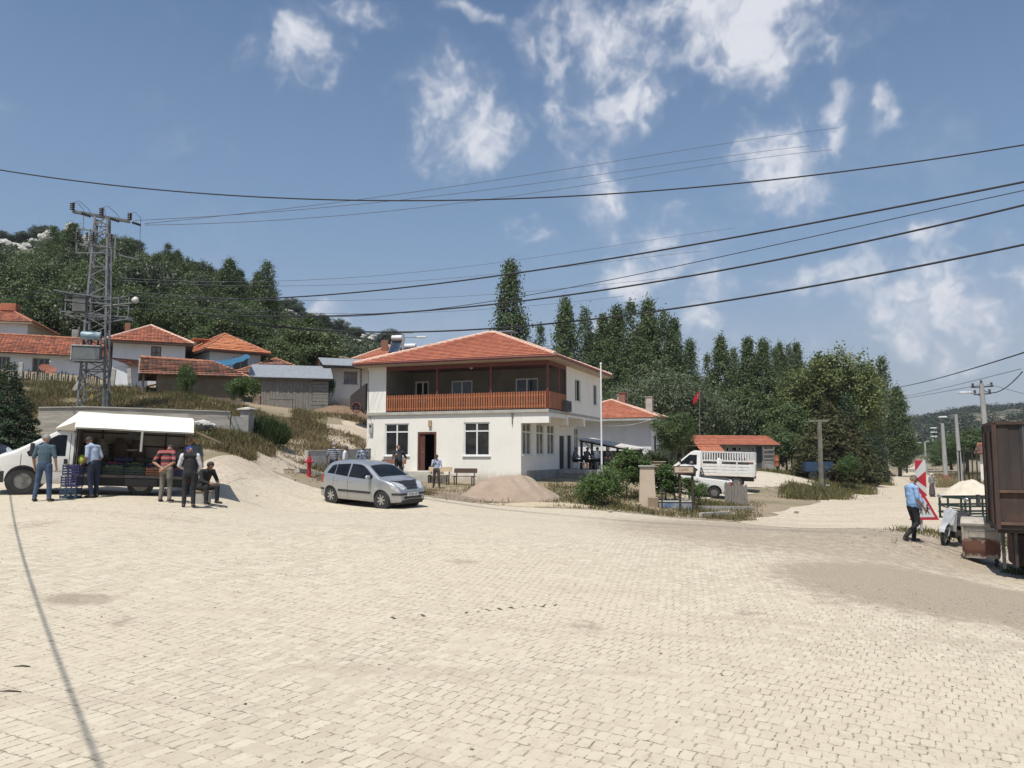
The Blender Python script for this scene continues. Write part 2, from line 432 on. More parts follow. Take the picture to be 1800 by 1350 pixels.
    c = mix_c(nt, math_n(nt, 'MULTIPLY', ramp(nt, st, .55, .72), .42), c, (.397, .330, .247))
    # patches of grey-brown gravel and spilt soil
    at = node(nt, 'ShaderNodeAttribute'); at.attribute_name = 'spilt_soil'
    tot = at.outputs['Fac']
    gc = mix_c(nt, ramp(nt, n3, .35, .65), (.22, .172, .123), (.40, .325, .24))
    c = mix_c(nt, math_n(nt, 'MULTIPLY', ramp(nt, math_n(nt, 'ADD', tot, math_n(nt, 'SUBTRACT', math_n(nt, 'ADD', math_n(nt, 'MULTIPLY', n2, .9), math_n(nt, 'MULTIPLY', n3, .5)), .75)), .28, .75), .85), c, gc)
    c = mix_c(nt, math_n(nt, 'MULTIPLY', ramp(nt, n3, .54, .72), .42), c, (.25, .205, .15))
    L(nt, c, b.inputs['Base Color'])
    h = math_n(nt, 'ADD', math_n(nt, 'MULTIPLY', math_n(nt, 'MULTIPLY', mort, jv), -1.0), math_n(nt, 'ADD', math_n(nt, 'MULTIPLY', n3, .35), math_n(nt, 'MULTIPLY', n2, .4)))
    L(nt, bump_n(nt, h, .55, .012), b.inputs['Normal'])
    return m

def polar_ground():
    az = np.concatenate([np.linspace(-math.pi, -1.0, 30)[:-1], np.linspace(-1.0, 1.0, 300), np.linspace(1.0, math.pi, 30)[1:]])
    r = np.concatenate([[.3], np.exp(np.linspace(math.log(2), math.log(5000), 230))])
    A, Rr = np.meshgrid(az, r); X = Rr*np.sin(A); Y = Rr*np.cos(A); Z = GZN(X, Y)
    V = np.stack([X, Y, Z], -1).reshape(-1, 3); nA = len(az)
    i, j = np.meshgrid(np.arange(len(r)-1), np.arange(nA-1), indexing='ij')
    q = np.stack([i*nA+j, i*nA+j+1, (i+1)*nA+j+1, (i+1)*nA+j], -1).reshape(-1, 4)[:, ::-1]
    struct(np_mesh('ground', V, q, ground_mat(), smooth=True))
polar_ground()

def sheet(name, poly, step, lift, mat, jit=0.0):
    "sheet draped on the ground inside a closed xy outline with a ragged edge"
    Q = []; rs = random.Random(len(poly))
    for i in range(len(poly)):
        a = Vector(poly[i][:2]); b = Vector(poly[(i+1) % len(poly)][:2]); n = max(1, int((b-a).length/.8)) if jit else 1
        nrm = Vector((-(b-a).y, (b-a).x)).normalized() if (b-a).length > 0 else Vector((0, 0)); Q += [a.lerp(b, k/n)+nrm*rs.gauss(0, jit)*min(1, max(.3, a.length/45)) for k in range(n)]
    vs, fs = tri_poly(Q, step)
    X = np.array([v.x for v in vs]); Y = np.array([v.y for v in vs]); Z = GZN(X, Y)+lift
    return struct(np_mesh(name, np.stack([X, Y, Z], -1), np.array(fs), mat, smooth=True))
edge_pts = [(480,31.5),(560,31.2),(650,31.6),(740,31.8),(880,31.2),(1000,30.8),(1100,30.5),(1200,30.2),(1290,29.6)]
plz = [(-30,-9),(-30,24)]+[G(p, d)[:2] for p, d in [(-300,26.5),(0,27.2),(200,27.0),(340,26.8),(420,28.0)]+edge_pts+[(1400,29.2),(1520,28),(1620,26.8),(1730,25.5)]]+[(22,24),(30,22),(30,-9)]
plaza = sheet('plaza', plz, .33, .02, paver_mat())
def foot(px, py):
    for d in np.arange(3, 60, .1):
        p = W2(px, py, d)
        if p.z <= GZ(p.x, p.y): return p
    return p
def soil_patches(o, lst):
    n = len(o.data.vertices); co = np.zeros(n*3); o.data.vertices.foreach_get('co', co); co = co.reshape(-1, 3); tot = np.zeros(n)
    for px, py, wpx, hpy, s in lst:
        a = foot(px, py); q = foot(px+wpx, py); r1 = foot(px, py-hpy); rx = (q-a).length; ry = max((r1-a).length, .3)
        e = np.hypot((co[:, 0]-a.x)/rx, (co[:, 1]-a.y)/ry); tot = np.maximum(tot, s*np.clip((1.35-e)/.75, 0, 1))
    o.data.attributes.new('spilt_soil', 'FLOAT', 'POINT').data.foreach_set('value', tot)
soil_patches(plaza, [(140,1059,75,13,.8),(210,1100,35,10,.7),(1035,1106,50,13,.7),(815,992,45,7,.6),(1315,1082,45,10,.6),(1660,1045,165,34,1.0),(1800,1072,190,30,1.0),
  (1560,1030,90,20,.75),(1500,1015,60,10,.5),(1640,985,60,18,.3),(1180,965,40,7,.5),(620,1045,25,5,.4),(540,1130,50,7,.4),(10,1075,30,8,.6),(320,915,120,8,.45),(60,925,60,10,.5),
  (1400,935,260,14,.7),(1560,915,150,12,.6),(1010,965,60,8,.4),(300,1108,18,5,.5),(1450,1062,50,10,.6)])
road_m = dust_mat('road_dust', (.506,.431,.322), (.564,.489,.368), (.28,.225,.16))
lroad = [G(p, d)[:2] for p, d in [(310,26.0),(400,26.6),(470,29.5),(505,33),(545,36.5),(600,41),(650,46),(690,55),(700,66),(665,64),(640,55.5),(580,51),(530,45.5),(495,40.5),(450,34),(405,30.4),(345,28.4)]]
sheet('dirt_road', lroad, .4, .024, dust_mat('lane_dust', (.46,.385,.29), (.52,.44,.335), (.26,.205,.15)), .22)
rroad = [G(p, d)[:2] for p, d in [(1290,29.4),(1340,28.4),(1400,27.8),(1520,26.6),(1620,25.4),(1730,24.6),(1780,33),(1790,45),(1720,60),(1700,80),(1672,105),(1640,135),(1618,180),(1606,230),(1590,230),(1588,170),(1576,130),(1560,107),(1530,76),(1482,53.5),(1442,43.5),(1395,39),(1340,33.5)]]
sheet('dirt_road', rroad, .45, .024, road_m, .28)
yard = [G(p, d)[:2] for p, d in [(1120,47),(1200,40),(1300,43.5),(1330,52),(1420,58),(1420,66),(1340,70),(1150,64)]]
sheet('yard', yard, 1.0, .03, dust_mat('yard_dust', (.564,.494,.385), (.506,.431,.328), (.35,.295,.22)), .3)

def open_joint():
    "broken zigzag joint running across the middle of the paving"
    rs = random.Random(12); m = MB(); pts = []
    for i in range(64):
        px = 668+i*5.2; py = 1091-(px-668)*.083+(2.6 if i % 2 else -1.8); p = foot(px, py); pts.append(Vector((p.x, p.y, p.z+.026)))
    for a, b in zip(pts[:-1], pts[1:]):
        k = (a.x-pts[0].x)/(pts[-1].x-pts[0].x); w = rs.uniform(.012, .034)*(1.8 if .55 < k < .85 else 1.0)*(0 if rs.random() < (.08 if .3 < k < .9 else .4) else 1)
        if w < .002: continue
        n = Vector((-(b-a).y, (b-a).x, 0)).normalized(); m.poly([a-n*w*.5, b-n*w*.8, b+n*w*.7, a+n*w*.6])
    struct(m.build('open_joint', M('joint_soil', (.06,.05,.032), (.11,.09,.06), 14, .95)))
open_joint()
# ------------------------------------------------------------ building helpers
def clip_v(poly, v, keep_above):
    out = []
    for i in range(len(poly)):
        a, b = poly[i], poly[(i+1) % len(poly)]
        ia = (a[1] >= v) if keep_above else (a[1] <= v); ib = (b[1] >= v) if keep_above else (b[1] <= v)
        if ia: out.append(a)
        if ia != ib:
            t = (v-a[1])/(b[1]-a[1]); out.append((a[0]+(b[0]-a[0])*t, v))
    return out
def tile_plane(mb, pts, mi=0, course=.34, lift=.045, jit=0.0, under=.07, sag=0.0, rs=None):
    "clay tile courses on a roof plane; pts[0]-pts[1] is the eave"
    rs = rs or rnd
    A, B = Vector(pts[0]), Vector(pts[1]); U = (B-A).normalized()
    N = None
    for p in pts[2:]:
        n = U.cross(Vector(p)-A)
        if n.length > 1e-6: N = n.normalized(); break
    if N.z < 0: N = -N
    Vd = N.cross(U).normalized()
    if Vd.z < 0: Vd = -Vd
    P2 = [((Vector(p)-A).dot(U), (Vector(p)-A).dot(Vd)) for p in pts]
    vmax = max(p[1] for p in P2); n = max(1, int(round(vmax/course)))
    for k in range(n):
        v0, v1 = vmax*k/n, vmax*(k+1)/n+.02
        q = clip_v(clip_v(P2, v0, True), v1, False)
        if len(q) < 3: continue
        # split in u so that single courses undulate a little
        j0 = rs.uniform(-jit, jit)
        P3 = []
        for (u, v) in q:
            t = (v-v0)/(v1-v0)
            dz = sag*math.sin(u*1.3+k*.4)*.5+sag*math.sin(u*.45)
            P3.append(A+U*u+Vd*v+N*(.012+lift*(1-t)+j0*(1-t)+dz))
        mb.poly(P3, mi, q)
        lo = [p for p in q if abs(p[1]-v0) < 1e-5]
        if len(lo) >= 2:
            u0, u1 = min(p[0] for p in lo), max(p[0] for p in lo)
            f = lambda u: sag*math.sin(u*1.3+k*.4)*.5+sag*math.sin(u*.45)
            a, b = A+U*u0+Vd*v0, A+U*u1+Vd*v0
            mb.poly([a-N*.01, b-N*.01, b+N*(.012+lift+j0+f(u1)), a+N*(.012+lift+j0+f(u0))], mi, [(u0, v0-.02), (u1, v0-.02), (u1, v0), (u0, v0)])
def ridge_cap(mb, a, b, r=.10, mi=0, seg=.38):
    a = Vector(a); b = Vector(b); n = max(1, int((b-a).length/seg))
    for k in range(n):
        p = a.lerp(b, k/n); q = a.lerp(b, (k+1.12)/n)
        mb.tube([p+Vector((0,0,.03)), q+Vector((0,0,.015))], [r*1.12*rnd.uniform(.93,1.07), r*.95], 8, mi)

def tile_mat(name, c1, c2, c3, dark, lichen=0.0):
    m, nt, b = new_mat(name); b.inputs['Roughness'].default_value = .85
    uv = node(nt, 'ShaderNodeUVMap').outputs[0]
    sep = node(nt, 'ShaderNodeSeparateXYZ'); L(nt, uv, sep.inputs[0])
    fu = math_n(nt, 'FLOOR', math_n(nt, 'MULTIPLY', sep.outputs[0], 1/.24)); fv = math_n(nt, 'FLOOR', math_n(nt, 'MULTIPLY', sep.outputs[1], 1/.34))
    cb = node(nt, 'ShaderNodeCombineXYZ'); L(nt, fu, cb.inputs[0]); L(nt, fv, cb.inputs[1])
    wn = node(nt, 'ShaderNodeTexWhiteNoise'); wn.noise_dimensions = '2D'; L(nt, cb.outputs[0], wn.inputs[0])
    c = mix_c(nt, ramp(nt, wn.outputs['Value'], 0, 1, False), c1, c2)
    wn2 = node(nt, 'ShaderNodeTexWhiteNoise'); wn2.noise_dimensions = '3D'
    cb2 = node(nt, 'ShaderNodeCombineXYZ'); L(nt, fv, cb2.inputs[0]); L(nt, fu, cb2.inputs[1]); cb2.inputs[2].default_value = 4; L(nt, cb2.outputs[0], wn2.inputs[0])
    c = mix_c(nt, math_n(nt, 'MULTIPLY', ramp(nt, wn2.outputs['Value'], .58, .85), dark), c, c3)
    co = objco(nt)
    c = mix_c(nt, math_n(nt, 'MULTIPLY', ramp(nt, noise_n(nt, co, 1.1, 6, .65), .42, .7), max(dark*.8, lichen)), c, c3)
    c = mix_c(nt, math_n(nt, 'MULTIPLY', ramp(nt, noise_n(nt, co, 25, 4, .7), .5, .75), .3), c, c3)
    L(nt, c, b.inputs['Base Color'])
    h = math_n(nt, 'ABSOLUTE', math_n(nt, 'SINE', math_n(nt, 'MULTIPLY', sep.outputs[0], math.pi/.24)))
    h2 = math_n(nt, 'ADD', h, math_n(nt, 'MULTIPLY', noise_n(nt, co, 30, 3), .3))
    L(nt, bump_n(nt, h2, .9, .05), b.inputs['Normal'])
    return m
T_new = tile_mat('new_clay_tile', (.43,.15,.083), (.53,.20,.115), (.32,.11,.065), .5)
T_mid = tile_mat('weathered_clay_tile', (.36,.115,.06), (.47,.165,.085), (.16,.07,.048), .85)
T_old = tile_mat('old_brown_tile', (.235,.105,.068), (.33,.145,.09), (.10,.068,.05), .95)
T_org = tile_mat('orange_clay_tile', (.52,.185,.08), (.62,.255,.115), (.33,.115,.06), .6)
RIDGE = M('ridge_mortar', (.62,.38,.28), (.70,.52,.42), 6, .9, bump=.3)
RIDGE_OLD = M('old_ridge_tile', (.34,.13,.075), (.45,.22,.14), 5, .9, bump=.3)
def render_wall(name, c, c2, dirt):
    m, nt, b = new_mat(name); co = objco(nt); b.inputs['Roughness'].default_value = .9; sep = node(nt, 'ShaderNodeSeparateXYZ'); L(nt, co, sep.inputs[0])
    mp = node(nt, 'ShaderNodeMapping'); mp.inputs['Scale'].default_value = (2.2, 2.2, .25); L(nt, co, mp.inputs[0])
    k = mix_c(nt, ramp(nt, noise_n(nt, co, .8, 6, .6), .42, .75), c, c2); k = mix_c(nt, math_n(nt, 'MULTIPLY', ramp(nt, noise_n(nt, mp.outputs[0], 1.4, 6, .65), .56, .78), .45), k, tuple(x*.72 for x in c2))
    z = math_n(nt, 'ADD', sep.outputs[2], math_n(nt, 'MULTIPLY', math_n(nt, 'SUBTRACT', noise_n(nt, co, 2.5, 6, .7), .5), 1.1)); k = mix_c(nt, math_n(nt, 'MULTIPLY', ramp(nt, z, .12, -.55), .75), k, dirt)
    L(nt, k, b.inputs['Base Color']); L(nt, bump_n(nt, noise_n(nt, co, 22, 4), .15), b.inputs['Normal']); return m
WHITE = render_wall('white_render', (.85,.82,.745), (.80,.765,.685), (.42,.34,.25))
WHITE2 = render_wall('limewash', (.66,.675,.70), (.57,.58,.60), (.35,.30,.24))
BLUEW = M('pale_blue_render', (.42,.52,.58), (.52,.58,.6), 1.2, .9, bump=.2)
MUD = M('mud_plaster', (.26,.205,.14), (.20,.155,.10), 1.4, .95, bump=.5, bscale=9)
CONC = M('grey_concrete', (.36,.345,.31), (.27,.255,.225), 1.6, .92, bump=.35, bscale=25)
CONC_L = M('light_concrete', (.47,.45,.40), (.38,.36,.32), 2.0, .92, bump=.3, bscale=25)
SOFF = M('painted_soffit', (.46,.36,.27), (.40,.31,.23), 3, .8)
CEILB = M('brown_boarded_ceiling', (.17,.075,.055), (.13,.06,.045), 3, .7, stretch=(1,8,1))
DKRED = M('dark_red_paint', (.17,.045,.035), (.13,.035,.03), 4, .5)
ORANGE = M('orange_wood_stain', (.42,.15,.06), (.33,.11,.045), 5, .55, stretch=(1,1,.3))
PVC = M('white_window_frame', (.78,.78,.76), (.72,.72,.70), 5, .4)
FRAMEG = M('grey_wood_frame', (.30,.28,.26), (.22,.2,.18), 8, .8)
FRAMEBR = M('brown_wood_frame', (.12,.075,.055), (.09,.055,.04), 8, .7)
DOORB = M('brown_door_leaf', (.10,.042,.03), (.14,.06,.04), 6, .45, stretch=(1,1,.2))
DARKROOM = M('dark_interior', (.02,.02,.021), (.03,.03,.03), 3, .9)
ZINC = M('galvanised_sheet', (.40,.42,.43), (.32,.34,.35), 2.5, .45, metal=.35, stretch=(6,.4,1), bump=.15, bscale=3)
PLANK = M('grey_weathered_planks', (.34,.315,.275), (.14,.125,.105), 9, .95, stretch=(9,9,.5), bump=.6, bscale=20, lo=.3, hi=.7)
PLANKD = M('dark_weathered_wood', (.10,.085,.07), (.06,.05,.042), 6, .95, stretch=(6,6,.6), bump=.5)
RUBBLE = M('rubble_stone', (.36,.27,.20), (.20,.14,.11), 5, .95, bump=.9, bscale=8)
BRICK = M('red_brick', (.30,.14,.09), (.22,.11,.08), 7, .95, bump=.5)
GALV = M('galvanised_steel', (.23,.24,.24), (.155,.16,.16), 6, .55, metal=.4)
STEELD = M('dark_steel', (.05,.05,.052), (.08,.075,.07), 6, .6, metal=.3)
BLACK = M('black_rubber', (.022,.022,.023), (.032,.03,.03), 9, .75)
BLKPL = M('black_plastic', (.03,.03,.032), (.024,.024,.025), 9, .5)
def glass_mat(name, c, r=.06):
    m, nt, b = new_mat(name); co = objco(nt)
    n = noise_n(nt, co, 1.7, 3)
    L(nt, mix_c(nt, ramp(nt, n, .35, .65), c, tuple(x*1.9+.004 for x in c)), b.inputs['Base Color'])
    b.inputs['Roughness'].default_value = r; b.inputs['Specular IOR Level'].default_value = .6
    return m
GLASS = glass_mat('window_glass', (.018,.019,.02)); CARGL = glass_mat('car_glass', (.006,.007,.008), .06); CARGL.node_tree.nodes['Principled BSDF'].inputs['Specular IOR Level'].default_value = .28
CURT = glass_mat('curtained_glass', (.13,.125,.115), .15)

def wall_face(mb, O, U, Nn, w, h, ops=(), dep=.14, mi=0, top=None):
    "wall rectangle with real openings; O bottom-left corner seen from outside, ops = (u0,u1,z0,z1)"
    O = Vector(O); U = Vector(U); Nn = Vector(Nn); Z = Vector((0, 0, 1))
    us = sorted({0, w, *[x for o in ops for x in o[:2]]}); zs = sorted({0, h, *[x for o in ops for x in o[2:4]]})
    for i in range(len(us)-1):
        for j in range(len(zs)-1):
            uc, zc = (us[i]+us[i+1])/2, (zs[j]+zs[j+1])/2
            if any(o[0] < uc < o[1] and o[2] < zc < o[3] for o in ops): continue
            mb.poly([O+U*us[i]+Z*zs[j], O+U*us[i+1]+Z*zs[j], O+U*us[i+1]+Z*zs[j+1], O+U*us[i]+Z*zs[j+1]], mi)
    for u0, u1, z0, z1 in [o[:4] for o in ops]:
        c = [O+U*u0+Z*z0, O+U*u1+Z*z0, O+U*u1+Z*z1, O+U*u0+Z*z1]
        for k in range(4):
            a, b = c[k], c[(k+1) % 4]
            mb.poly([a, b, b-Nn*dep, a-Nn*dep], mi)
def window(par, O, U, Nn, u0, u1, z0, z1, fm=None, gm=None, mull=(.5,), tran=(), fw=.055, dep=.09, sill=True, sillm=None, name='window'):
    "framed window set in an opening, with its pane (and sill) as sub-parts"
    O = Vector(O); U = Vector(U); Nn = Vector(Nn); Z = Vector((0, 0, 1)); fm = fm or PVC; gm = gm or GLASS
    w, h = u1-u0, z1-z0; B = O+U*u0+Z*z0-Nn*dep
    f = MB()
    def fr(a0, a1, b0, b1, d0=.0, d1=.05):
        p = [B+U*a+Z*b+Nn*d for d in (d0, d1) for a, b in ((a0,b0),(a1,b0),(a1,b1),(a0,b1))]
        f.add(p, [(0,3,2,1),(4,5,6,7),(0,1,5,4),(1,2,6,5),(2,3,7,6),(3,0,4,7)])
    e = .003
    fr(e, fw, e, h-e); fr(w-fw, w-e, e, h-e); fr(fw, w-fw, e, fw); fr(fw, w-fw, h-fw, h-e)
    xs = [fw]+[w*t for t in mull]+[w-fw]
    for t in mull: fr(w*t-fw*.55, w*t+fw*.55, fw, h-fw, .004, .054)
    for t in tran:
        for k in range(len(xs)-1):
            fr(xs[k]+(fw*.55 if k else 0), xs[k+1]-(fw*.55 if k < len(xs)-2 else 0), h*t-fw*.5, h*t+fw*.5, .002, .05)
    o = f.build(name, fm, par)
    g = MB().poly([B+Nn*.02+U*fw*.5+Z*fw*.5, B+Nn*.02+U*(w-fw*.5)+Z*fw*.5, B+Nn*.02+U*(w-fw*.5)+Z*(h-fw*.5), B+Nn*.02+U*fw*.5+Z*(h-fw*.5)])
    g.build('pane', gm, o)
    if sill:
        s = MB(); p0 = O+U*(u0-.07)+Z*(z0-.05)
        pts = [p0+a*U+b*Z+c*Nn for c in (.003, .07) for a, b in ((0,0),(w+.14,0),(w+.14,.047),(0,.047))]
        s.add(pts, [(0,3,2,1),(4,5,6,7),(0,1,5,4),(1,2,6,5),(2,3,7,6),(3,0,4,7)]); s.build('sill', sillm or fm, o)
    return o
def hip_roof(par, x0, x1, y0, y1, ze, rise, tm, rm, oh=.5, ridge=None, course=.34, jit=0., sag=0., cap=.10, fascia=None, soff=None, fh=.14):
    x0 -= oh; x1 += oh; y0 -= oh; y1 += oh
    W, D = x1-x0, y1-y0; xm, ym = (x0+x1)/2, (y0+y1)/2
    rl = abs(W-D) if ridge is None else ridge
    if W >= D: a, b = (xm-rl/2, ym, ze+rise), (xm+rl/2, ym, ze+rise)
    else: a, b = (xm, ym-rl/2, ze+rise), (xm, ym+rl/2, ze+rise)
    c = [(x0,y0,ze),(x1,y0,ze),(x1,y1,ze),(x0,y1,ze)]
    mb = MB()
    if rl < .05: planes = [[c[0],c[1],a],[c[1],c[2],a],[c[2],c[3],a],[c[3],c[0],a]]
    elif W >= D: planes = [[c[0],c[1],b,a],[c[1],c[2],b],[c[2],c[3],a,b],[c[3],c[0],a]]
    else: planes = [[c[0],c[1],a],[c[1],c[2],b,a],[c[2],c[3],b],[c[3],c[0],a,b]]
    for p in planes: tile_plane(mb, p, 0, course, .045, jit, sag=sag)
    r = mb.build('roof', tm, par, fixn=False)
    k = MB()
    for p in ((c[0],a),(c[1],a if W < D or rl < .05 else b),(c[2],b),(c[3],a if W >= D or rl < .05 else b)): ridge_cap(k, p[0], p[1], cap)
    if rl > .1: ridge_cap(k, a, b, cap)
    k.build('ridge_cap', rm, r, smooth=True, sharp=40)
    s = MB(); t = .05
    s.box((x0+.02,y0+.02,ze-fh), (x1-.02,y1-.02,ze-.012), 0)
    s.build('eave_board', soff or SOFF, r)
    return r
def gable_roof(par, x0, x1, y0, y1, ze, rise, tm, rm, oh=.4, ohx=.3, course=.29, jit=0., sag=0., wallm=None, cap=.1, soff=None):
    ym = (y0+y1)/2; k = rise/((y1-y0)/2); ee = ze-k*oh
    a0, a1 = x0-ohx, x1+ohx
    mb = MB()
    tile_plane(mb, [(a0,y0-oh,ee),(a1,y0-oh,ee),(a1,ym,ze+rise),(a0,ym,ze+rise)], 0, course, .045, jit, sag=sag)
    tile_plane(mb, [(a1,y1+oh,ee),(a0,y1+oh,ee),(a0,ym,ze+rise),(a1,ym,ze+rise)], 0, course, .045, jit, sag=sag)
    r = mb.build('roof', tm, par, fixn=False)
    c = MB(); ridge_cap(c, (a0,ym,ze+rise), (a1,ym,ze+rise), cap); c.build('ridge_cap', rm, r, smooth=True, sharp=40)
    s = MB(); th = .09
    prof = [(y0-oh+.01,ee-.012),(ym,ze+rise-.014),(y1+oh-.01,ee-.012),(y1+oh-.01,ee-th),(ym,ze+rise-th-.03),(y0-oh+.01,ee-th)]
    s.prism(prof, a0+.01, a1-.01, 0, 'x'); s.build('eave_board', soff or FRAMEBR, r)
    if wallm:
        for x in (x0, x1): g = MB(); g.prism([(y0,ze-.1),(ym,ze+rise-.12),(y1,ze-.1)], x-(.01 if x == x0 else .12), x+(.12 if x == x0 else .01), 0, 'x'); g.build('gable', wallm, par)
    return r
def house_frame(A, B, py_eave, wall_h, name, label, group=None, cat='house', dA=None):
    a = W2(A[0], py_eave, A[1]); b = W2(B[0], 800, B[1])
    ang = math.atan2(b.y-a.y, b.x-a.x); w = math.hypot(b.x-a.x, b.y-a.y)
    t = thing(name, label, cat, (a.x, a.y, a.z-wall_h), ang, group)
    return t, w
X_, Y_ = Vector((1,0,0)), Vector((0,1,0))
def box_walls(t, w, d, h, mat, front=(), left=(), right=(), below=1.5, name='wall'):
    mb = MB()
    sh = lambda ops: [(o[0],o[1],o[2]+below,o[3]+below) for o in ops]
    wall_face(mb, (0,0,-below), X_, -Y_, w, h+below, sh(front)); wall_face(mb, (w,0,-below), Y_, X_, d, h+below, sh(right))
    wall_face(mb, (0,d,-below), -Y_, -X_, d, h+below, [(d-o[1],d-o[0],o[2],o[3]) for o in sh(left)]); wall_face(mb, (w,d,-below), -X_, Y_, w, h+below)
    mb.poly([(0,0,h-.02),(w,0,h-.02),(w,d,h-.02),(0,d,h-.02)])
    return mb.build(name, mat, t, fixn=False)
# ------------------------------------------------------------ main two-storey building
def main_building():
    ang = -R(21.16); c, s = math.cos(ang), math.sin(ang)
    Rf = Vector((.47, 41.5)); Ud = Vector((c, s)); Vd = Vector((-s, c))
    W1 = 9.25; ov = 1.5; DP = 10.4
    FL = Rf-Ud*W1
    z0 = CZ-.84
    t = thing('village_hall', 'white two-storey building with red hip roof, open corner balcony and orange slat railing', 'building', (FL.x, FL.y, z0), ang)
    def uF(px):  # u on the front plane for photo column
        p = (px-900)/F; return (p*FL.y-FL.x)/(Ud.x-p*Ud.y)
    def vR(px, u0):  # depth on a right-hand plane
        Q = FL+Ud*u0; p = (px-900)/F; return (p*Q.y-Q.x)/(Vd.x-p*Vd.y)
    zf = lambda py, d: CZ-(py-800)/F*d-z0
    H1 = 3.05; H2 = 5.78; W2u = W1+ov          # first-floor slab bottom, eaves
    # ---- ground floor
    dwin = (.80, 2.58)
    f1 = (uF(677), uF(719), *dwin); f2 = (uF(815.5), uF(861), *dwin); dr = (uF(734.5), uF(767.5), 0.0, 2.10)
    rw = [(vR(a, W1), vR(b, W1)) for a, b in ((918.5,934),(943,956),(962,974.5),(1009,1016))]
    rw = [(a, b, .85, 2.58) for a, b in rw]; rd = [(vR(983, W1), vR(992, W1), .02, 2.0), (vR(997, W1), vR(1004, W1), .02, 2.05)]
    mb = MB()
    bel = 1.6; sh = lambda ops: [(o[0], o[1], o[2]+bel, o[3]+bel) for o in ops]
    wall_face(mb, (0,0,-bel), X_, -Y_, W1, H1+bel, sh([f1, f2, dr])); wall_face(mb, (W1,0,-bel), Y_, X_, DP, H1+bel, sh(rw+rd))
    wall_face(mb, (0,DP,-bel), -Y_, -X_, DP, H1+bel); wall_face(mb, (W1,DP,-bel), -X_, Y_, W1, H1+bel)
    mb.build('ground_floor_wall', WHITE, t, fixn=False)
    pl = MB(); pl.box((W1+.003,.9,-1.55), (W1+.05,DP-.1,.02)); pl.build('plinth', CONC, t)
    fl = MB(); fl.box((.16,.16,-.4), (W1-.16,DP-.16,-.02)); fl.box((.16,3.5,-.02), (W1-.16,3.6,H1-.05)); fl.build('interior', DARKROOM, t)
    for o in (f1, f2): window(t, (0,0,0), X_, -Y_, *o, mull=(.5,), tran=(.74,), fw=.075)
    for o in rw: window(t, (W1,0,0), Y_, X_, *o, mull=(.48,), tran=(.70,), fw=.07, gm=CURT)
    # front door, standing open
    d = MB(); u0, u1 = dr[:2]
    d.box((u0+.002,.0,0), (u0+.12,.13,2.095)); d.box((u1-.12,.0,0), (u1-.002,.13,2.095)); d.box((u0+.12,0,1.98), (u1-.12,.13,2.095))
    fo = d.build('door_frame', DOORB, t)
    l = MB(); l.bbox((u0+.12,.06,.02), (u0+.42,.11,1.97), .01); l.build('door_leaf', DOORB, fo)
    h = MB(); h.tube([(u0+.36,.05,1.0),(u0+.36,.01,1.0),(u0+.28,.01,1.0)], .012, 6); h.build('handle', GALV, fo)
    st = MB(); st.bbox((u0-.55,-.75,-.20), (u1+.45,-.004,-.03), .02); st.bbox((u0-.75,-1.1,-.75), (u1+.7,-.004,-.202), .02); st.build('door_step', CONC_L, t)
    lp = MB(); lp.bbox((uF(754),-.12,2.38), (uF(759.5),-.003,2.74), .03); lp.build('wall_lamp', M('lamp_ochre', (.55,.38,.17), (.3,.28,.25), 9, .5), t)
    mt = MB(); mt.bbox((uF(650.5),-.14,2.05), (uF(656.5),-.003,2.62), .015); mtr = mt.build('meter_box', M('meter_grey', (.42,.42,.40), rough=.6), t)
    mm = MB(); mm.box((uF(652),-.146,2.38), (uF(655),-.1405,2.52)); mm.build('meter_dial', BLKPL, mtr)
    cbm = MB(); cbm.tube([(uF(654),-.03,2.62),(uF(651),-.03,2.95),(uF(647.5),-.03,3.5),(uF(646.5),-.03,5.6)], .014, 6); cbm.build('service_cable', GALV, t)
    for o in rd:
        q = MB(); q.box((W1-.13,o[0]+.004,.03), (W1-.06,o[1]-.004,o[3]-.01)); q.build('side_door', M('dark_door', (.035,.035,.04), rough=.4), t)
    # ---- slab and cantilever beams
    sb = MB(); sb.box((-.0,-.10,H1+.002), (W2u+.06,3.17,H1+.16)); sb.box((-.001,3.17,H1+.002), (W2u,DP,H1+.16)); sb.build('balcony_slab', CONC_L, t)
    bm = MB(); bm.bbox((W1+.003,0.0,H1-.56), (W2u+.03,.32,H1), .015); bm.bbox((W1+.003,.32,H1-.22), (W2u+.02,3.1,H1-.003), .01)
    bm.bbox((W1+.003,3.1,H1-.58), (W2u+.03,3.42,H1), .015); bm.bbox((W1+.003,6.55,H1-.52), (W2u+.01,6.85,H1), .015)
    bm.box((W1+.003,3.42,H1-.10), (W2u,6.55,H1-.002)); bm.box((W1+.003,6.85,H1-.10), (W2u,DP,H1-.002)); bm.build('cantilever_beam', WHITE, t)
    dp = MB(); dp.tube([(uF(901),-.06,H1+.02),(uF(901),-.06,H1-.62)], .025, 8); dp.box((uF(899),-.10,H1-.1), (uF(903),-.002,H1-.04)); dp.build('drain_pipe', GALV, t)
    # ---- first floor
    zb = H1+.16; hh = H2-zb; BD = 3.17; pu = uF(678)
    mb = MB()
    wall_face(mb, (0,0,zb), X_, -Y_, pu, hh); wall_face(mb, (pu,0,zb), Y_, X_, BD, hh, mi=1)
    def uB(px):
        Q = FL+Vd*3.17; p = (px-900)/F; return (p*Q.y-Q.x)/(Ud.x-p*Ud.y)
    o1 = (uB(729), uB(753), 0.02, 2.0); wz = (.62, 1.95)
    bw = [(uB(793), uB(830), *wz), (uB(906), uB(946), *wz)]
    wall_face(mb, (pu,BD,zb), X_, -Y_, W2u-pu, hh, [(a-pu, b-pu, c1, d1) for a, b, c1, d1 in [o1]+bw], mi=1)
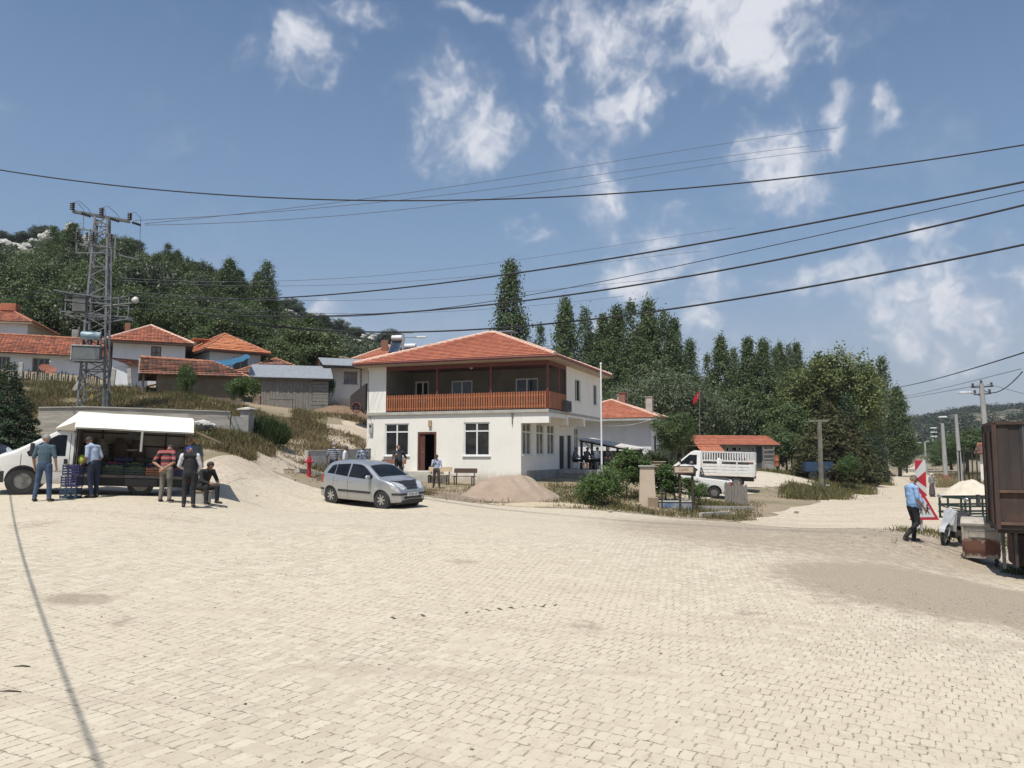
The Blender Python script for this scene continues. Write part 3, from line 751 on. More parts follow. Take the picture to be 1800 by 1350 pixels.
    rr = [(vR(1011, W2u)-BD, vR(1021, W2u)-BD, .72, 2.02), (vR(1043, W2u)-BD, vR(1050, W2u)-BD, .72, 2.02)]
    wall_face(mb, (W2u,BD,zb), Y_, X_, DP-BD, hh, rr)
    wall_face(mb, (0,DP,zb), -Y_, -X_, DP, hh); wall_face(mb, (W2u,DP,zb), -X_, Y_, W2u, hh)
    mb.build('first_floor_wall', [WHITE, M('balcony_shade_render', (.20,.185,.155), (.165,.15,.125), 1.2, .9)], t, fixn=False)  # inner balcony walls: shade put into the colour as a darker render
    inn = MB(); inn.box((.2,BD+.5,zb+.02), (W2u-.2,BD+.55,H2-.1)); inn.build('interior', DARKROOM, t)
    for a, b, c1, d1 in bw: window(t, (0,BD,zb), X_, -Y_, a, b, c1, d1, mull=(.5,), fw=.07, sill=False)
    dd = window(t, (0,BD,zb), X_, -Y_, *o1, mull=(.55,), tran=(.40,), fw=.09, sill=False, name='balcony_door')
    for a, b, c1, d1 in rr: window(t, (W2u,BD,zb), Y_, X_, a, b, c1, d1, mull=(.35,), fw=.06)
    # posts and railing
    pc = [uF(767), uF(862), W2u-.06]; sp = [1.9, BD-.06]
    for u in pc:
        q = MB(); q.box((u-.05,.03,zb), (u+.05,.13,H2-.02)); q.build('post', DKRED, t)
    for v in sp:
        q = MB(); q.box((W2u-.11,v-.05,zb), (W2u-.01,v+.05,H2-.02)); q.build('post', DKRED, t)
    rl = MB(); n = 66; w = (W2u-.13-pu)
    for k in range(n):
        u = pu+.04+w*(k+.5)/n; hw = w/n*.30; j = rnd.uniform(-.006, .006)
        rl.prism([(u-hw,zb+.06),(u+hw,zb+.06),(u+hw,zb+.90+j),(u+hw*.5,zb+.94+j),(u-hw*.5,zb+.94+j),(u-hw,zb+.90+j)], -.03, -.004)
    rl.box((pu+.01,-.003,zb+.15), (W2u-.13,.026,zb+.21)); rl.box((pu+.01,-.003,zb+.72), (W2u-.13,.026,zb+.78))
    rl.build('railing', ORANGE, t)
    r2 = MB(); n = 20
    for k in range(n):
        v = .10+(BD-.2)*(k+.5)/n; hw = (BD-.2)/n*.40
        r2.prism([(v-hw,zb+.06),(v+hw,zb+.06),(v+hw,zb+.90),(v+hw*.5,zb+.94),(v-hw*.5,zb+.94),(v-hw,zb+.90)], W2u+.003, W2u+.03, 0, 'x')
    r2.box((W2u-.03,.10,zb+.15), (W2u+.002,BD-.1,zb+.21)); r2.box((W2u-.03,.10,zb+.72), (W2u+.002,BD-.1,zb+.78)); r2.build('railing', ORANGE, t)
    ac = MB(); ac.bbox((W2u+.033,BD-.85,zb-.02), (W2u+.33,BD-.08,zb+.58), .03); aco = ac.build('air_conditioner', M('ac_grey', (.13,.13,.135), rough=.6), t)
    ag = MB(); ag.lathe([(.0,0),(.22,0),(.22,.012),(.19,.014),(.19,.004),(0,.004)], (W2u+.331,BD-.5,zb+.28), (1,0,0), 20); ag.build('fan_grille', BLKPL, aco)
    ce = MB(); ce.box((pu,.0,H2-.07), (W2u,BD,H2-.02)); ce.build('balcony_ceiling', CEILB, t)
    fb = MB(); fb.box((pu+.003,.02,H2-.24), (W2u,.14,H2-.072)); fb.box((W2u-.13,.141,H2-.24), (W2u-.003,BD-.003,H2-.072)); fb.build('header_beam', DKRED, t)
    cl = MB(); cl.lathe([(.10,0),(.10,.05),(.05,.09),(0,.1)], (uF(787)+.7,1.5,H2-.072), (0,0,-1), 14); cl.build('ceiling_lamp', PVC, t)
    hip_roof(t, 0, W2u, 0, DP, H2+.17, 2.25, T_new, RIDGE, oh=.58, ridge=.5, fh=.19, soff=SOFF, cap=.11)
    gt = MB(); e = .58
    gt.tube([(-e-.05,-e-.06,H2+.12),(W2u+e+.05,-e-.06,H2+.10)], .06, 8); gt.tube([(W2u+e+.06,-e-.05,H2+.10),(W2u+e+.06,DP+e,H2+.12)], .05, 8)
    gt.build('gutter', DKRED, t, smooth=True, sharp=50)
    vt = MB(); vt.bbox((W2u*.5+.2,DP*.5+.3,H2+2.5), (W2u*.5+1.3,DP*.5+1.2,H2+2.56), .01)
    for a in ((.35,.45),(1.15,.45),(.35,1.05),(1.15,1.05)): vt.box((W2u*.5+a[0]-.03,DP*.5+a[1]-.03,H2+1.7), (W2u*.5+a[0]+.03,DP*.5+a[1]+.03,H2+2.499))
    vt.build('chimney_cover', M('blue_grey_sheet', (.25,.33,.4), rough=.5), t)
    # ---- porch terrace and steps at the right-hand side
    z = -.0
    ps = MB(); v0 = vR(980, W1); ps.bbox((W1+.051,v0,-1.5), (W1+2.9,DP+1.5,-.02), .02)
    po = ps.build('porch', CONC_L, t)
    stp = MB()
    for k in range(4): stp.bbox((W1+.06,v0-.28*(k+1),-1.6), (W1+1.9,v0-.28*k-.003,-.02-.17*(k+1)), .01)
    stp.build('steps', CONC, t)
    pw = MB(); pw.bbox((W1+1.905,v0-.9,-1.55), (W1+2.15,v0-.003,.0), .02); pw.bbox((W1+1.905,v0-1.6,-1.55), (W1+2.15,v0-.903,-.45), .02); pw.build('step_wall', CONC_L, t)
    return t, FL, Ud, Vd, z0, W1, DP, uF, vR
VH = main_building()
def vh_pt(u, v, z=0):
    p = VH[1]+VH[2]*u+VH[3]*v; return Vector((p.x, p.y, VH[4]+z))
# ------------------------------------------------------------ village houses on the slope
def windows_front(t, ops, fm=None, gm=None, **k):
    for o in ops: window(t, (0,0,0), X_, -Y_, *o, fm=fm, gm=gm, **k)
GRP_H = 'village houses on the slope'
def slope_houses():
    # long whitewashed house at the left edge
    t, w = house_frame((-60,55.5), (188,59.5), 611, 2.55, 'village_house', 'long low whitewashed house with weathered tile roof behind the lattice tower', GRP_H)
    px = lambda p, d0=55.5, d1=59.5, a=-60, b=188: w*((p-a)/(b-a))*1.0
    ops = [(px(-8), px(13), .95, 2.05), (px(50), px(80), 1.0, 2.05), (px(-50), px(-30), 1.0, 2.05)]
    box_walls(t, w, 6, 2.55, WHITE2, front=ops); windows_front(t, ops, FRAMEG, mull=(.35,.68), fw=.07)
    gable_roof(t, 0, w, 0, 6, 2.55, 1.45, T_mid, RIDGE_OLD, oh=.5, ohx=.25, jit=.012, sag=.03, wallm=WHITE2)
    c = MB(); c.bbox((px(117)-.25,3.3,3.6), (px(117)+.25,3.8,4.75), .03); c.build('chimney', CONC, t)
    # roof corner further up
    t, w = house_frame((-90,66), (36,67.5), 562, 3.0, 'village_house', 'upslope house showing only a tiled roof corner at the left edge', GRP_H)
    box_walls(t, w, 7, 3.0, WHITE2); hip_roof(t, 0, w, 0, 7, 3.0, 1.9, T_mid, RIDGE_OLD, oh=.5, jit=.012, sag=.02)
    c = MB(); c.bbox((w-2.6,1.4,4.2), (w-1.4,2.6,4.85), .04); c.build('roof_hatch', T_mid, t)
    # two-storey white house
    t, w = house_frame((199,57.5), (319,59.5), 599, 3.6, 'village_house', 'white two-storey house with pyramid tile roof right of the lattice tower', GRP_H)
    o = (w*.52, w*.66, 2.1, 3.35)
    box_walls(t, w, 7, 3.6, WHITE2, front=[o]); window(t, (0,0,0), X_, -Y_, *o, fm=FRAMEBR, gm=CURT, mull=(.5,), tran=(.62,), fw=.07)
    hip_roof(t, 0, w, 0, 7.5, 3.6, 1.75, T_mid, RIDGE, oh=.6, ridge=1.0, jit=.01, sag=.015, soff=FRAMEBR)
    c = MB(); c.bbox((.6,3.6,4.7), (1.0,4.0,5.5), .03); c.build('chimney', BRICK, t)
    # corner house with fresh orange tiles
    ang = R(38); a = W2(369, 615, 61); h = 2.4
    t = thing('village_house', 'pale blue house with bright orange tile roof and propped roof hatch', 'house', (a.x, a.y, a.z-h), ang, GRP_H)
    w, dp = 4.0, 7.6
    ops = [(w*.45, w*.75, .9, 2.0)]
    box_walls(t, w, dp, h, BLUEW, front=ops); windows_front(t, ops, FRAMEG, mull=(.5,), fw=.06)
    hip_roof(t, 0, w, 0, dp, h, 1.75, T_org, RIDGE_OLD, oh=.6, ridge=2.0, jit=.02, sag=.03, soff=FRAMEBR)
    c = MB(); c.bbox((.1,4.4,h+1.35), (1.3,5.5,h+1.46), .02); c.box((.2,4.5,h+.9), (.3,4.6,h+1.349)); c.box((1.05,5.3,h+.9), (1.15,5.4,h+1.349)); c.build('roof_hatch', T_mid, t)
    # mud shed with open gable porch
    t, w = house_frame((277,45.5), (424,47.5), 655, 1.6, 'mud_shed', 'brown mud-plastered shed under sagging old tiles with an open wooden gable', GRP_H, 'shed')
    box_walls(t, w, 4, 1.6, MUD); mb = MB(); zr = 2.55; e = 1.48
    tile_plane(mb, [(-.95,-.35,e),(w+.3,-.35,e),(w*.66,2,zr),(-.95,2,zr+.1)], jit=.03, sag=.06, course=.27); tile_plane(mb, [(w+.3,-.35,e),(w+.3,4.3,e),(w*.66,2,zr)], jit=.03, sag=.03, course=.27); tile_plane(mb, [(w+.3,4.35,e),(-.95,4.35,e),(-.95,2,zr+.1),(w*.66,2,zr)], jit=.03, sag=.05, course=.27)
    rf = mb.build('roof', T_old, t, fixn=False); c = MB(); ridge_cap(c, (-.95,2,zr+.1), (w*.66,2,zr), .1); ridge_cap(c, (w*.66,2,zr), (w+.3,-.35,e), .1); c.build('ridge_cap', RIDGE_OLD, rf, smooth=True, sharp=40)
    p = MB()
    for y in (.1, 3.8): p.bar((-.72,y,-.9), (-.74,y,1.55), .13, .13)
    p.bar((-.74,-.2,1.5), (-.74,4.2,1.5), .1, .12); p.bar((-.96,-.25,1.45), (-.96,2,2.58), .09, .1); p.bar((-.96,4.25,1.45), (-.96,2,2.58), .09, .1)
    p.build('timber_gable', PLANK, t)
    q = MB()
    for k in range(26): 
        y = rnd.uniform(.3, 3.6); z = rnd.uniform(-.7, .9); q.bar((-.55,y,z), (-.06,y+rnd.uniform(-.3,.3),z+rnd.uniform(-.2,.2)), rnd.uniform(.06,.12))
    q.build('stored_firewood', PLANKD, t)
    # little lean-to left of it
    t, w = house_frame((226,50.5), (254,51.5), 641, 1.5, 'garden_shed', 'tiny shed with one slope of old tiles below the two-storey house', GRP_H, 'shed')
    box_walls(t, w, 2, 1.5, WHITE2, name='wall'); mb = MB(); tile_plane(mb, [(-.3,-.35,1.45),(w+.3,-.35,1.45),(w+.3,2.2,2.1),(-.3,2.2,2.1)], jit=.03, sag=.04, course=.3); mb.build('roof', T_old, t, fixn=False)
    # brown tiled house behind the barn
    t, w = house_frame((424,61), (540,62.5), 656, 2.4, 'village_house', 'house with brownish hip roof rising behind the wooden barn', GRP_H)
    box_walls(t, w, 6, 2.4, MUD); hip_roof(t, 0, w, 0, 6.5, 2.4, 1.55, T_old, RIDGE_OLD, oh=.5, ridge=.6, jit=.02, sag=.035, soff=FRAMEBR)
    # plank barn
    t, w = house_frame((460,55), (575,56.2), 663, 2.34, 'wooden_barn', 'grey plank barn with smooth sheet metal roof above the dirt lane', GRP_H, 'barn'); t.scale = (1.2,)*3; w /= 1.2
    dp = 3.6; b = MB(); b.box((.06,.06,-.6), (w-.06,dp,1.92)); b.build('wall', PLANKD, t)
    x = 0; k = 0; pm = MB()
    while x < w-.9:
        ww = rnd.uniform(.12, .22)
        pm.box((x+.006,-.012*(k % 2)-rnd.uniform(.002,.02),-.45+rnd.uniform(-.05,.1)), (min(x+ww,w-.9)-.006,.058,1.9+rnd.uniform(-.04,.02))); x += ww; k += 1
    for z in np.arange(-.4, 1.8, .2): pm.box((w-.9,-.02-rnd.uniform(0,.02),z+.01), (w-.0,.058,z+.2-.006))
    for j in range(9): pm.box((-.02-rnd.uniform(0,.02),.06+j*.4,-.5), (.058,.06+j*.4+.38,1.9+j*.07))
    pm.build('plank_cladding', PLANK, t)
    for nm, x0, x1, z1 in (('barn_door', .55, 1.75, .85), ('barn_door', 2.75, 3.45, .55)):
        d = MB(); n = 5
        for j in range(n): d.box((x0+(x1-x0)*j/n+.005,-.06,-.42), (x0+(x1-x0)*(j+1)/n-.005,-.034,z1-rnd.uniform(0,.03)))
        d.box((x0,-.075,z1-.16), (x1,-.061,z1-.06)); d.build(nm, PLANK, t)
    rf = MB(); zf, zb = 1.98, 3.0
    rf.prism([(-.30,zf-.06),(-.30,zf-.03),(dp+.35,zb+.12),(dp+.35,zb+.09)], -.75, w+.25, 0, 'x'); rr = rf.build('roof', ZINC, t)
    e = MB(); e.box((-.70,-.28,zf-.14), (w+.2,-.20,zf-.065)); e.build('eave_beam', PLANKD, rr)
    sw = MB(); sw.prism([(.06,-.6),(.06,1.9),(dp,2.95),(dp,-.6)], .06, .10, 0, 'x'); sw.build('side_wall', PLANKD, t)
    fd = MB(); fd.bbox((-.45,-.06,-.7), (.0-.03,.3,.95), .05); fd.build('stone_pier', RUBBLE, t)
    # white house with a metal porch roof
    t, w = house_frame((577,61), (672,62.5), 637, 2.6, 'village_house', 'white house with flat grey sheet metal porch roof between barn and hall', GRP_H)
    o = (w*.28, w*.52, 1.0, 1.95)
    box_walls(t, w, 5, 2.35, WHITE, front=[o]); window(t, (0,0,0), X_, -Y_, *o, fm=FRAMEG, gm=CURT, mull=(.33,.67), fw=.06)
    rf = MB(); rf.prism([(-1.15,2.26),(-1.15,2.30),(1.9,3.18),(1.9,3.14)], -.55, w+.4, 0, 'x'); r2 = rf.build('roof', ZINC, t)
    b = MB(); b.box((-.4,-1.08,2.08), (w+.3,-.98,2.25)); b.box((-.5,-.9,2.3), (w+.3,1.85,2.36)); b.build('eave_beam', PLANKD, r2)
    rb = MB(); tile_plane(rb, [(w+.3,5.3,2.3),(-.5,5.3,2.3),(-.5,1.95,3.2),(w+.3,1.95,3.2)], jit=.02); rb.build('back_roof', T_org, t, fixn=False)
    g = MB(); g.prism([(-.9,2.0),(1.9,3.1),(5,2.3),(5,1.2),(-.9,1.2)], -.42, -.32, 0, 'x'); g.box((-.32,.0,-1), (-.06,4.9,1.25)); g.build('gable', PLANKD, t)
    for x in (w*.55,): 
        p = MB(); p.box((x-.07,-1.06,-1.5), (x+.07,-.92,2.07)); p.build('porch_post', PLANKD, t)
    # tiled house peeping above the hall roof on the left
    t, w = house_frame((622,70), (760,72), 634, 3.0, 'village_house', 'red roofed house peeping over the left side of the hall roof', GRP_H)
    box_walls(t, w, 8, 3.0, WHITE2); hip_roof(t, 0, w, 0, 8, 3.0, 1.95, T_new, RIDGE, oh=.4, ridge=.5)
    c = MB(); c.bbox((2.7,2.2,3.6), (3.3,2.8,5.25), .04); cc = c.build('chimney', BRICK, t)
    p = MB(); p.tube([(3,2.5,5.25),(3,2.5,5.75)], .11, 10); p.lathe([(.0,.22),(.24,.05),(.24,0),(0,.0)], (3,2.5,5.76), (0,0,1), 12); p.build('chimney_pot', STEELD, cc)
    base = t.matrix_basis
    HWM = M('heater_tank_white', (.75,.76,.77), rough=.3); PANEL = glass_mat('solar_panel', (.02,.03,.05), .1)
    def heater(label, d, px0, px1, py0, py1):
        a = W2((px0+px1)/2, py1, d); k = d/F
        w_ = (px1-px0)*k; hh = (py1-py0)*k
        t = thing('solar_water_heater', label, 'water heater', a, R(-8), 'solar water heaters on the roofs')
        m = MB(); m.lathe([(0,-w_/2),(.22,-w_/2),(.25,-w_/2+.05),(.25,w_/2-.05),(.22,w_/2),(0,w_/2)], (0,.4,hh-.28), (1,0,0), 20); m.build('tank', HWM, t, smooth=True, sharp=40)
        p = MB(); p.add([(-w_/2,-.7,.08),(w_/2,-.7,.08),(w_/2,.35,hh*.62),(-w_/2,.35,hh*.62),(-w_/2,-.66,.02),(w_/2,-.66,.02),(w_/2,.39,hh*.62-.06),(-w_/2,.39,hh*.62-.06)], [(0,1,2,3),(7,6,5,4),(0,4,5,1),(1,5,6,2),(2,6,7,3),(3,7,4,0)]); p.build('collector_panel', PANEL, t)
        f = MB()
        for x in (-w_/2, w_/2): f.bar((x,.45,-1.0), (x,.45,hh-.3), .04); f.bar((x,-.75,-.6), (x,-.7,.1), .04); f.bar((x,-.7,.05), (x,.42,hh*.7), .035)
        f.build('stand', GALV, t)
    heater('white water tank above dark collector panel on the peeping roof', 73, 686, 705, 587, 622)
    heater('solar heater half hidden behind the front hip of the hall roof', 75, 709, 729, 602, 624)
slope_houses()

def south_side():
    # second white building right of the hall
    ang = -R(21.16); c, s = math.cos(ang), math.sin(ang); U = Vector((c, s)); V = Vector((-s, c))
    rc = W2(1144, 735, 62); w, dp = 8.2, 8.4; wh = 4.3
    o = Vector((rc.x, rc.y))-U*w
    t = thing('white_house', 'white hip-roofed house with rubble stone base beyond the bare flagpole', 'house', (o.x, o.y, rc.z-wh), ang)
    ops = [(1.2, 2.1, 1.7, 3.0)]
    box_walls(t, w, dp, wh, WHITE2, right=ops)
    for q in ops: window(t, (w,0,0), Y_, X_, *q, fm=FRAMEBR, gm=GLASS, mull=(.5,), fw=.06)
    hip_roof(t, 0, w, 0, dp, wh, 1.75, T_new, RIDGE, oh=.95, ridge=.4, soff=M('pale_soffit', (.42,.42,.40)), fh=.2)
    b = MB(); b.bbox((.0,-.07,-1.4), (w+.07,-.003,.85), .02); b.bbox((w+.003,-.0,-1.4), (w+.07,dp,.85), .02); b.build('stone_base', RUBBLE, t)
    for x, y, z0, h, m_ in ((4.9,3.2,5.3,1.25,BRICK),(4.4,4.6,5.5,1.0,CONC),(6.9,4.4,4.9,1.35,CONC_L)):
        q = MB(); q.bbox((x,y,z0-.6), (x+.55,y+.5,z0+h), .03); q.box((x-.05,y-.05,z0+h+.001), (x+.6,y+.55,z0+h+.07)); q.build('chimney', m_, t)
    an = MB(); an.tube([(5.6,3.4,5.0),(5.6,3.4,7.1)], .02, 6); an.tube([(5.2,3.4,6.9),(6.0,3.4,6.7)], .012, 5); an.build('antenna', GALV, t)
    # lean-to woodshed between the two
    a = W2(1020, 771, 53); b2 = W2(1114, 789, 50)
    t = thing('lean_to', 'makeshift lean-to with sloping corrugated roof stacked with planks beside the hall', 'shed', (a.x, a.y, a.z-2.3), math.atan2(b2.y-a.y, b2.x-a.x))
    w = math.hypot(b2.x-a.x, b2.y-a.y); dz = b2.z-a.z
    r = MB(); r.add([(0,-.3,2.3),(w,-.3,2.3+dz),(w,1.3,2.37+dz),(0,1.3,2.37),(0,-.3,2.24),(w,-.3,2.24+dz),(w,1.3,2.31+dz),(0,1.3,2.31)], [(0,1,2,3),(7,6,5,4),(0,4,5,1),(1,5,6,2),(2,6,7,3),(3,7,4,0)]); r.build('roof', M('weathered_sheet', (.62,.62,.59), (.42,.34,.30), 2, .7, stretch=(1,5,1)), t)
    f = MB()
    for x in (.1, w*.52, w-.25):
        for y in (0, 1.1): f.bar((x,y,-1.5), (x,y,2.2+.06*y+dz*x/w), .12)
    f.bar((0,-.05,2.16), (w,-.05,2.16+dz), .1); f.bar((w-.2,-.5,2.12+dz*.95), (w-.2,1.3,2.24+dz), .09); f.build('frame', PLANKD, t)
    wl = MB(); wl.box((.1,1.2,-1.5), (w*.95,1.26,1.5)); wl.build('back_wall', M('grey_boards', (.25,.235,.215), (.17,.16,.145), 3, .9, stretch=(1,1,8)), t)
    t2 = thing('timber_stack', 'stack of pale planks lying under the lean-to', 'timber stack', vh_pt(13.4, 8.6, -.35), R(-12))
    for k in range(9):
        m = MB(); m.bar((-1.6+rnd.uniform(-.2,.2),rnd.uniform(-.25,.25),.10+k*.09), (1.6+rnd.uniform(-.2,.2),rnd.uniform(-.25,.25),.10+k*.09+rnd.uniform(-.03,.03)), .2, .05); m.build('plank', M('sawn_timber', (.44,.37,.27), (.33,.27,.2), 5, .9, stretch=(.4,6,6)), t2)
    m = MB(); m.box((-1.0,-.2,-1.2), (-.8,.2,.075)); m.box((.8,-.2,-1.2), (1.0,.2,.075)); m.build('bearer', PLANKD, t2)
    p = MB(); a, b2 = W2(1028, 777, 49.5), W2(1071, 823, 48.2); p.tube([a, (a+b2)/2+Vector((0,0,-.03)), b2], [.035,.04,.045], 8)
    tag(p.build('leaning_pole', M('peeled_pole', (.42,.36,.24), (.3,.25,.17), 8, .8), smooth=True), 'peeled wooden pole leaning diagonally in front of the lean-to', 'pole')
    # long low stable block with red tiles
    t, w = house_frame((1262,75), (1362,76.5), 779.5, 2.35, 'outbuilding', 'long low outbuilding with bright red tile roof and small white-framed openings', None, 'outbuilding')
    f = lambda p: w*(p-1262)/100
    ops = [(f(1276), f(1281.5), 1.55, 2.05), (f(1286), f(1295), 1.6, 2.05), (f(1297.5), f(1303), 1.6, 2.05), (f(1321.5), f(1326), 1.6, 2.05), (f(1343), f(1349), 1.6, 2.05)]
    dr = (f(1329), f(1339), 0, 2.1)
    box_walls(t, w, 3.6, 2.35, M('peeling_blue_grey_wall', (.42,.42,.42), (.32,.30,.28), 1.8, .95, bump=.3), front=ops+[dr])
    windows_front(t, ops, PVC, GLASS, mull=(), fw=.06)
    d = MB(); d.box((dr[0]+.02,.06,.02), (dr[1]-.02,.11,2.08)); d.build('door', M('dark_green_door', (.06,.075,.075), (.09,.1,.1)), t)
    d = MB(); d.box((f(1287),-.05,0), (f(1296),-.003,1.52)); d.build('door', M('grey_blue_door', (.36,.39,.43)), t)
    bp = MB(); bp.bbox((f(1297),-.09,-.3), (f(1322),-.004,1.2), .02); bp.build('brick_infill', BRICK, t)
    bp = MB(); bp.bbox((f(1266),-.07,-.3), (f(1282),-.004,1.1), .02); bp.build('stone_infill', RUBBLE, t)
    mb = MB(); x0 = f(1219); x1 = w+.35
    tile_plane(mb, [(x0,-.55,2.22),(x1,-.55,2.22),(x1,1.9,3.15),(x0,1.9,3.15)], jit=.012, sag=.02); tile_plane(mb, [(x1,4.2,2.25),(x0,4.2,2.25),(x0,1.9,3.15),(x1,1.9,3.15)])
    tile_plane(mb, [(x0,-1.6,1.55),(f(1259),-1.6,1.55),(f(1259),-.5,2.2),(x0,-.5,2.2)], jit=.02, sag=.02)
    r = mb.build('roof', T_new, t, fixn=False)
    e = MB(); e.box((x0,-.5,2.10), (x1,4.1,2.2)); e.bar((x0,-1.55,1.48), (f(1259),-1.55,1.48), .08); e.build('eave_board', PLANK, r)
    ps = MB()
    for x in (f(1224), f(1240), f(1257)): ps.bar((x,-1.4,-.4), (x,-1.4,1.45), .1)
    ps.bar((f(1243),-1.3,1.3), (f(1258),.0,.1), .06); ps.build('porch_post', PLANK, t)
    bk = MB(); bk.box((x0,2.2,-.4), (f(1262),2.3,2.2)); bk.build('porch_wall', PLANKD, t)
    # pallet frame and red pump beside it
    a = W2(1352, 812, 73); t = thing('wooden_rack', 'wooden slatted rack standing against the outbuilding end', 'rack', (a.x, a.y, a.z-.35), 0)
    m = MB()
    for z in (.25, .65, 1.05, 1.45): m.bar((-.45,0,z), (.45,0,z), .05, .16)
    m.build('slat', PLANK, t); m = MB(); m.bar((-.48,.06,-.3), (-.48,.06,1.7), .08); m.bar((.48,.06,-.3), (.48,.06,1.7), .08); m.build('upright', PLANK, t)
    a = W2(1366, 815, 72); t = thing('rusty_barrel', 'rust-orange upright drum beside the slatted rack', 'barrel', (a.x, a.y, a.z-.25), 0)
    m = MB(); m.lathe([(0,0),(.2,0),(.21,.03),(.2,.06),(.2,.5),(.215,.52),(.2,.54),(.2,1.0),(.21,1.03),(.19,1.04),(0,1.04)], (0,0,0), (0,0,1), 18); m.build('drum', M('rust_orange', (.42,.15,.06), (.25,.09,.05), 5, .9), t, smooth=True, sharp=40)
    m = MB(); m.bar((-.1,-.12,-.5), (-.1,-.12,.02), .05); m.bar((.1,-.12,-.5), (.1,-.12,.02), .05); m.bar((0,.14,-.5), (0,.14,.02), .05); m.build('leg', STEELD, t)
    # white cottage half hidden by the trailer
    t, w = house_frame((1722,88), (1850,84), 794, 3.0, 'cottage', 'small white cottage half hidden behind the rusty trailer', None, 'house')
    box_walls(t, w, 5, 3.0, WHITE); gable_roof(t, 0, w, 0, 5, 3.0, .9, T_old, RIDGE_OLD, oh=.5, ohx=.5, wallm=WHITE)
    # roadside steel shelter
    a = W2(1701, 792, 74)
    g = GZ(a.x, a.y); h = a.z-g
    t = thing('steel_shelter', 'dark open steel shelter frame beside the white gravel heap', 'shelter', (a.x, a.y, g), R(5))
    m = MB(); m.bbox((-.85,-.5,h-.08), (.75,.9,h), .01); m.build('roof', M('dark_green_sheet', (.04,.055,.045), rough=.5), t)
    for x, y in ((-.7,-.4),(-.3,.8),(.1,-.4),(.55,-.4),(.55,.8)):
        m = MB(); m.bar((x,y,-.3), (x,y,h-.081), .09); m.build('post', STEELD, t)
south_side()

